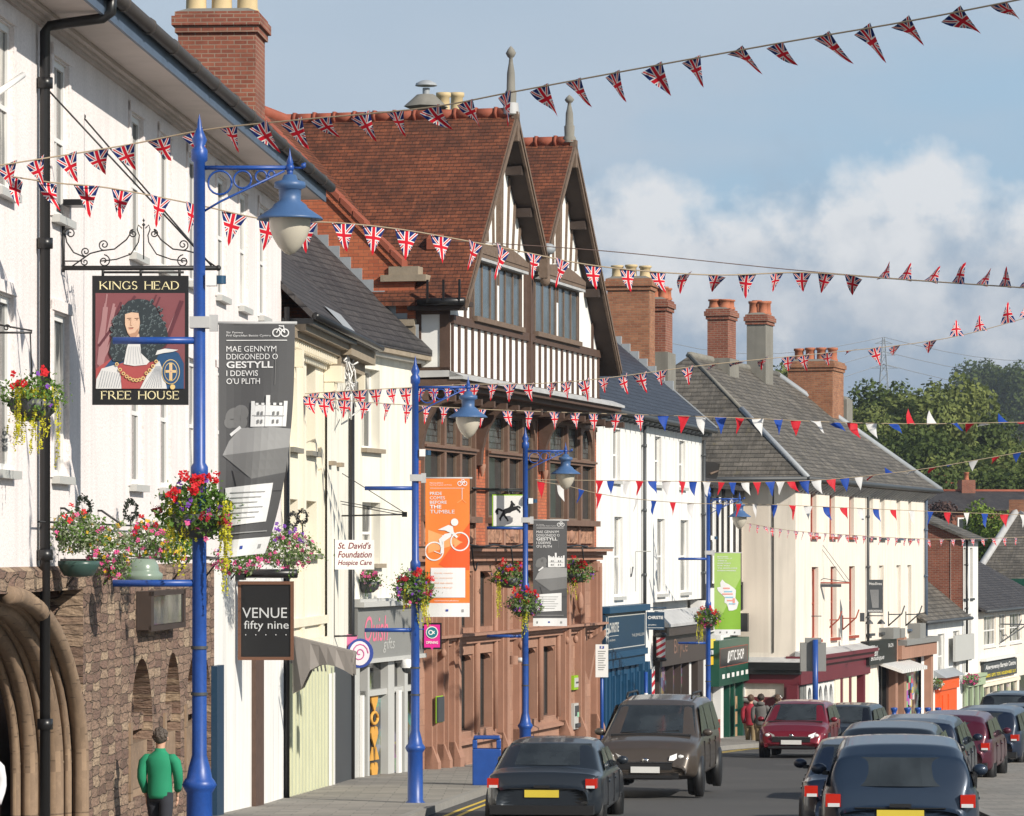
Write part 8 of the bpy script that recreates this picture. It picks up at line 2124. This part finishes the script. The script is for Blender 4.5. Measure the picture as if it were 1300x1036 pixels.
def pers(label,x,yt,Y,face,*a,**k):
    h=k.get('h',1.74); return person(label,place(x,Y),Y,P(0,yt,Y).z-h*.995,face,*a,**k)
pers('person in a dark red top and khaki shorts walking beside the optical shop',953,884,112.5,hd(.2,1),'cloth_red','cloth_khaki','hair_brown',stride=.2)
pers('person in a grey hooded top and khaki trousers seen from behind',966,883,110,hd(.15,1),'cloth_grey','cloth_khaki','hair',hood=True,stride=.22)
pers('person in a white top and white cap walking behind the dark red hatchback',987,884,112,hd(.5,1),'cloth_white','cloth_pale','hair_brown',cap=True,stride=.2)
pers('person in a green top at the foot of the nearest lamp post, head showing',203,929,46,hd(.2,1),'cloth_green','cloth_dark','hair_grey',h=1.62,stride=.2)
pers('person with fair skin at the bottom left corner by the stone portal',-26,930,40.2,hd(-.1,-1),'cloth_white','cloth_dark','hair_brown',h=1.66,stride=.15)
# ================================================================ trees
def treeleaf(name,c1,c2):
    m,nq,b=newmat(name); t=coords(nq); oi=nq.new('ShaderNodeObjectInfo'); n=nq.noise(t.outputs['Object'],.35,3); n2=nq.noise(t.outputs['Object'],3,2)
    f=nq.math('ADD',nq.math('MULTIPLY',n,.8),nq.math('MULTIPLY',n2,.4),clamp=True)
    c=nq.mix(nq.ramp(f,[(.35,0),(.75,1)]),c1,c2); nq.put(b.inputs['Base Color'],c); b.inputs['Roughness'].default_value=.7; b.inputs['Specular IOR Level'].default_value=.2
    tl=nq.new('ShaderNodeBsdfTranslucent'); nq.put(tl.inputs[0],c); mx=nq.new('ShaderNodeMixShader'); mx.inputs[0].default_value=.22
    nq.put(mx.inputs[1],b.outputs[0]); nq.put(mx.inputs[2],tl.outputs[0]); nq.put(m.node_tree.nodes['Material Output'].inputs[0],mx.outputs[0]); M[name]=m
treeleaf('tree_dark',(.022,.040,.010),(.095,.13,.03)); treeleaf('tree_mid',(.05,.08,.018),(.19,.215,.06)); treeleaf('tree_light',(.08,.14,.02),(.22,.30,.05)); treeleaf('tree_purple',(.05,.03,.035),(.11,.07,.06))
M['bark']=mk('bark',(.09,.07,.05),.95,var=.4,vs=3,bump=.6,bs=8)
def crown_mesh(seed,mat,Hh=14,Rr=6,n=9000,ls=.30,lobes=16):
    rg=random.Random(seed); m=MB().mat(mat); L=[]
    for k in range(lobes):
        a=rg.random()*6.28; h=rg.random(); rr=Rr*.62*math.sqrt(rg.random())*(1-.45*h); L.append((Vector((rr*math.cos(a),rr*math.sin(a),Hh*(.30+.62*h))),Rr*rg.uniform(.26,.46)*(1-.25*h)))
    tot=sum(r_**2 for _,r_ in L)
    for c,r_ in L:
        for k in range(int(n*r_*r_/tot)):
            d=Vector((rg.gauss(0,1),rg.gauss(0,1),rg.gauss(0,1))).normalized(); q=1+.28*noise.noise(d*2.2+c)+.12*noise.noise(d*6+c)
            p=c+d*r_*q*(rg.uniform(.72,1.03) if rg.random()<.8 else rg.uniform(.3,.8)); 
            a=(d+Vector((rg.gauss(0,.6),rg.gauss(0,.6),rg.gauss(0,.6)))).normalized(); u=a.cross(Vector((rg.gauss(0,1),rg.gauss(0,1),rg.gauss(0,1)))).normalized(); v=a.cross(u); s=ls*rg.uniform(.5,1.3)
            m.poly([p-u*s,p-v*s*.6,p+u*s,p+v*s*.6])
    return m,L
TP=[]
for i,(mt,Hh,Rr) in enumerate((('tree_dark',15,6.5),('tree_mid',16,6),('tree_mid',14,6.5),('tree_light',9,4.5),('tree_purple',8,3.8))):
    m,L=crown_mesh(50+i,mt,Hh,Rr,n=11000 if i<3 else 7000,ls=.24 if i<3 else .2)
    r=empty('tree',(0,0,0)); c=m.build('crown',r,uv=False)
    t=MB().mat('bark'); t.tube([(0,0,-3),(0,0,0),(.1,.05,Hh*.2),(0,.1,Hh*.45),(.1,0,Hh*.8)],[.5,.45,.36,.24,.06],8)
    for cc,rr in L[:9]: t.tube([(0,0,Hh*.22+rr*.2),cc*.5+Vector((0,0,Hh*.12)),cc],[.2,.12,.04],5)
    t.build('trunk',r); TP.append(r)
used=set()
def tree(k,x,ytop,Y,s_,label,rot=None,group='trees behind the roofs'):
    o=TP[k] if k not in used else dup(TP[k]); used.add(k)
    Hh=(15,16,14,9,8)[k]*1.07*s_; z=P(0,ytop,Y).z-Hh
    o.location=((x-HX)/F*Y,Y,z); o.scale=(s_,s_,s_); o.rotation_euler=(0,0,rot if rot is not None else x*.37); tag(o,label,'tree',group); return o
T=[(1,1085,488,330,.95,'bushy green tree rising behind the brick chimney'),(0,1120,478,345,1.0,'dark green tree right of the pylon base'),(1,1158,480,335,1.0,'rounded tree between the pylon and the tallest tree'),(1,1192,474,320,1.1,'tall full tree left of the tallest clump'),(2,1216,474,330,1.15,'tall tree at the middle of the tree line'),(0,1246,520,325,.9,'dark tree on the right shoulder of the tree line'),
 (2,1130,525,300,1.0,'mid green tree in front, behind the far slate verge'),(0,1165,530,292,1.0,'dark tree low behind the long slate roof'),(0,1200,540,285,1.05,'dark tree above the brick house, left one'),(1,1232,545,280,1.0,'mid green tree above the brick house, right one'),(0,1272,562,290,1.0,'dark spreading tree at the right above the hipped roof'),(2,1300,560,300,1.0,'mid green tree cut by the right edge'),
 (0,1180,585,262,.8,'very dark low tree right behind the ivory building'),(0,1225,590,270,.85,'shadowy tree behind the brick house chimneys'),(0,1262,585,268,.85,'shadowy tree behind the white gabled house'),(0,1300,590,262,.9,'shadowy tree at the right edge above the hall roof'),(0,1098,560,300,.9,'dark tree seen between chimney stack and slate verge'),
 (0,870,451,350,.8,'distant tree top showing beside the second chimney'),(2,985,458,350,.9,'distant tree top left of the broad brick stack'),(1,1045,520,310,.9,'tree hidden mostly by the broad brick stack')]
for k,x,yt,Y,s_,lb in T: tree(k,x,yt,Y,s_,lb)
tree(3,1255,628,225,.62,'bright green fruit tree beside the far brick house',group='small garden trees'); tree(3,1282,634,222,.55,'bright green bush right of the fruit tree',group='small garden trees'); tree(4,1188,632,228,.62,'purple leaved tree beside the far end of the ivory roof',group='small garden trees'); tree(3,1300,632,224,.6,'bright green tree at the right edge above the hall roof',group='small garden trees')
# woods on the far hill: one mass nobody could count
rg=random.Random(5); m=MB().mat('tree_dark'); 
for k in range(900):
    Y=rg.uniform(650,1500); X=Y*rg.uniform(.085,.17); 
    if noise.noise(Vector((X*.01,Y*.004,2)))<-.12: continue
    z=gz(Y)+hill(X,Y); R_=rg.uniform(4,8)
    for q in range(46):
        d=Vector((rg.gauss(0,1),rg.gauss(0,1),abs(rg.gauss(0,1)))).normalized()*R_*rg.uniform(.75,1.05); p=Vector((X,Y,z+R_*.4))+d; u=Vector((rg.gauss(0,1),rg.gauss(0,1),rg.gauss(0,1))).normalized(); v=u.cross(d).normalized(); s=rg.uniform(.9,1.7); m.poly([p-u*s,p-v*s,p+u*s,p+v*s])
tag(m.build('woodland',uv=False),'far wooded hillside beyond the tree line','woodland',kind='stuff')
for i,(x,yt,Y,s_) in enumerate(((1250,452,900,2.2),(1272,458,900,1.9),(1293,456,880,2.3))): tree(0,x,yt,Y,s_,('left','middle','right')[i]+' of the three hazy trees on the far skyline at the right',group='skyline trees on the far hill')
# pylon with power lines
Y=1100; q=P(1122,480,Y); h=P(0,428,Y).z-q.z; zb=q.z-12
r=empty('electricity_pylon',(q.x,Y,zb),0,'distant grey lattice electricity pylon above the trees','pylon'); m=MB().mat(flat('galvanised',(.30,.33,.36))); h=P(0,428,Y).z-zb
def wdt(t): return 3.4*(1-t)**1.1+.6
for sx in (1,-1):
    for sy in (1,-1): m.tube([(sx*wdt(t)*.5*2/2,sy*wdt(t)*.5,h*t) for t in (0,.25,.5,.75,1)],.13,4)
for k in range(9):
    t0=k/9;t1=(k+1)/9
    for sy in (1,-1): m.tube([(-wdt(t0)*.5,sy*wdt(t0)*.5,h*t0),(wdt(t1)*.5,sy*wdt(t1)*.5,h*t1)],.07,3); m.tube([(wdt(t0)*.5,sy*wdt(t0)*.5,h*t0),(-wdt(t1)*.5,sy*wdt(t1)*.5,h*t1)],.07,3)
m.build('lattice',r)
for zf,L in ((.62,4.2),(.78,3.4),(.92,2.6)):
    q_=MB().mat(flat('galvanised',(.3,.33,.36))); q_.tube([(-L,0,h*zf),(0,0,h*zf+1.0),(L,0,h*zf)],.12,4); q_.tube([(-L,0,h*zf),(L,0,h*zf)],.1,4); q_.build('cross_arm',r)
for i,(ya,yb,yc) in enumerate(((384,420,438),(441,452,462),(470,476,482))):
    a=P(700,ya,1000);b=P(1122,(428,446,462)[i],Y); c=P(1420,(452,470,490)[i],1150)
    w_=MB().mat(flat('wire_grey',(.25,.27,.30)))
    pts=[a+(b-a)*t-Vector((0,0,9*math.sin(math.pi*t))) for t in [k/12 for k in range(13)]]+[b+(c-b)*t-Vector((0,0,4*math.sin(math.pi*t))) for t in [k/8 for k in range(1,9)]]
    w_.tube([p-pts[0] for p in pts],.10,4); o=w_.build('power_line',None,loc=pts[0]); tag(o,('uppermost','middle','lowest')[i]+' of the three faint power lines strung to the pylon','power line','power lines to the pylon')

# thin air over the valley: one even closed box round everything, sky outside
m,nq,b=newmat('haze_air'); m.node_tree.nodes.remove(b); pv=nq.new('ShaderNodeVolumePrincipled'); pv.inputs['Color'].default_value=(.80,.87,1,1); pv.inputs['Density'].default_value=.00018; pv.inputs['Anisotropy'].default_value=.3
nq.put(m.node_tree.nodes['Material Output'].inputs['Volume'],pv.outputs[0]); M['haze_air']=m
h_=MB().mat('haze_air'); h_.box(-9600,9600,-500,9600,-60,130); tag(h_.build('haze',uv=False),kind='stuff')
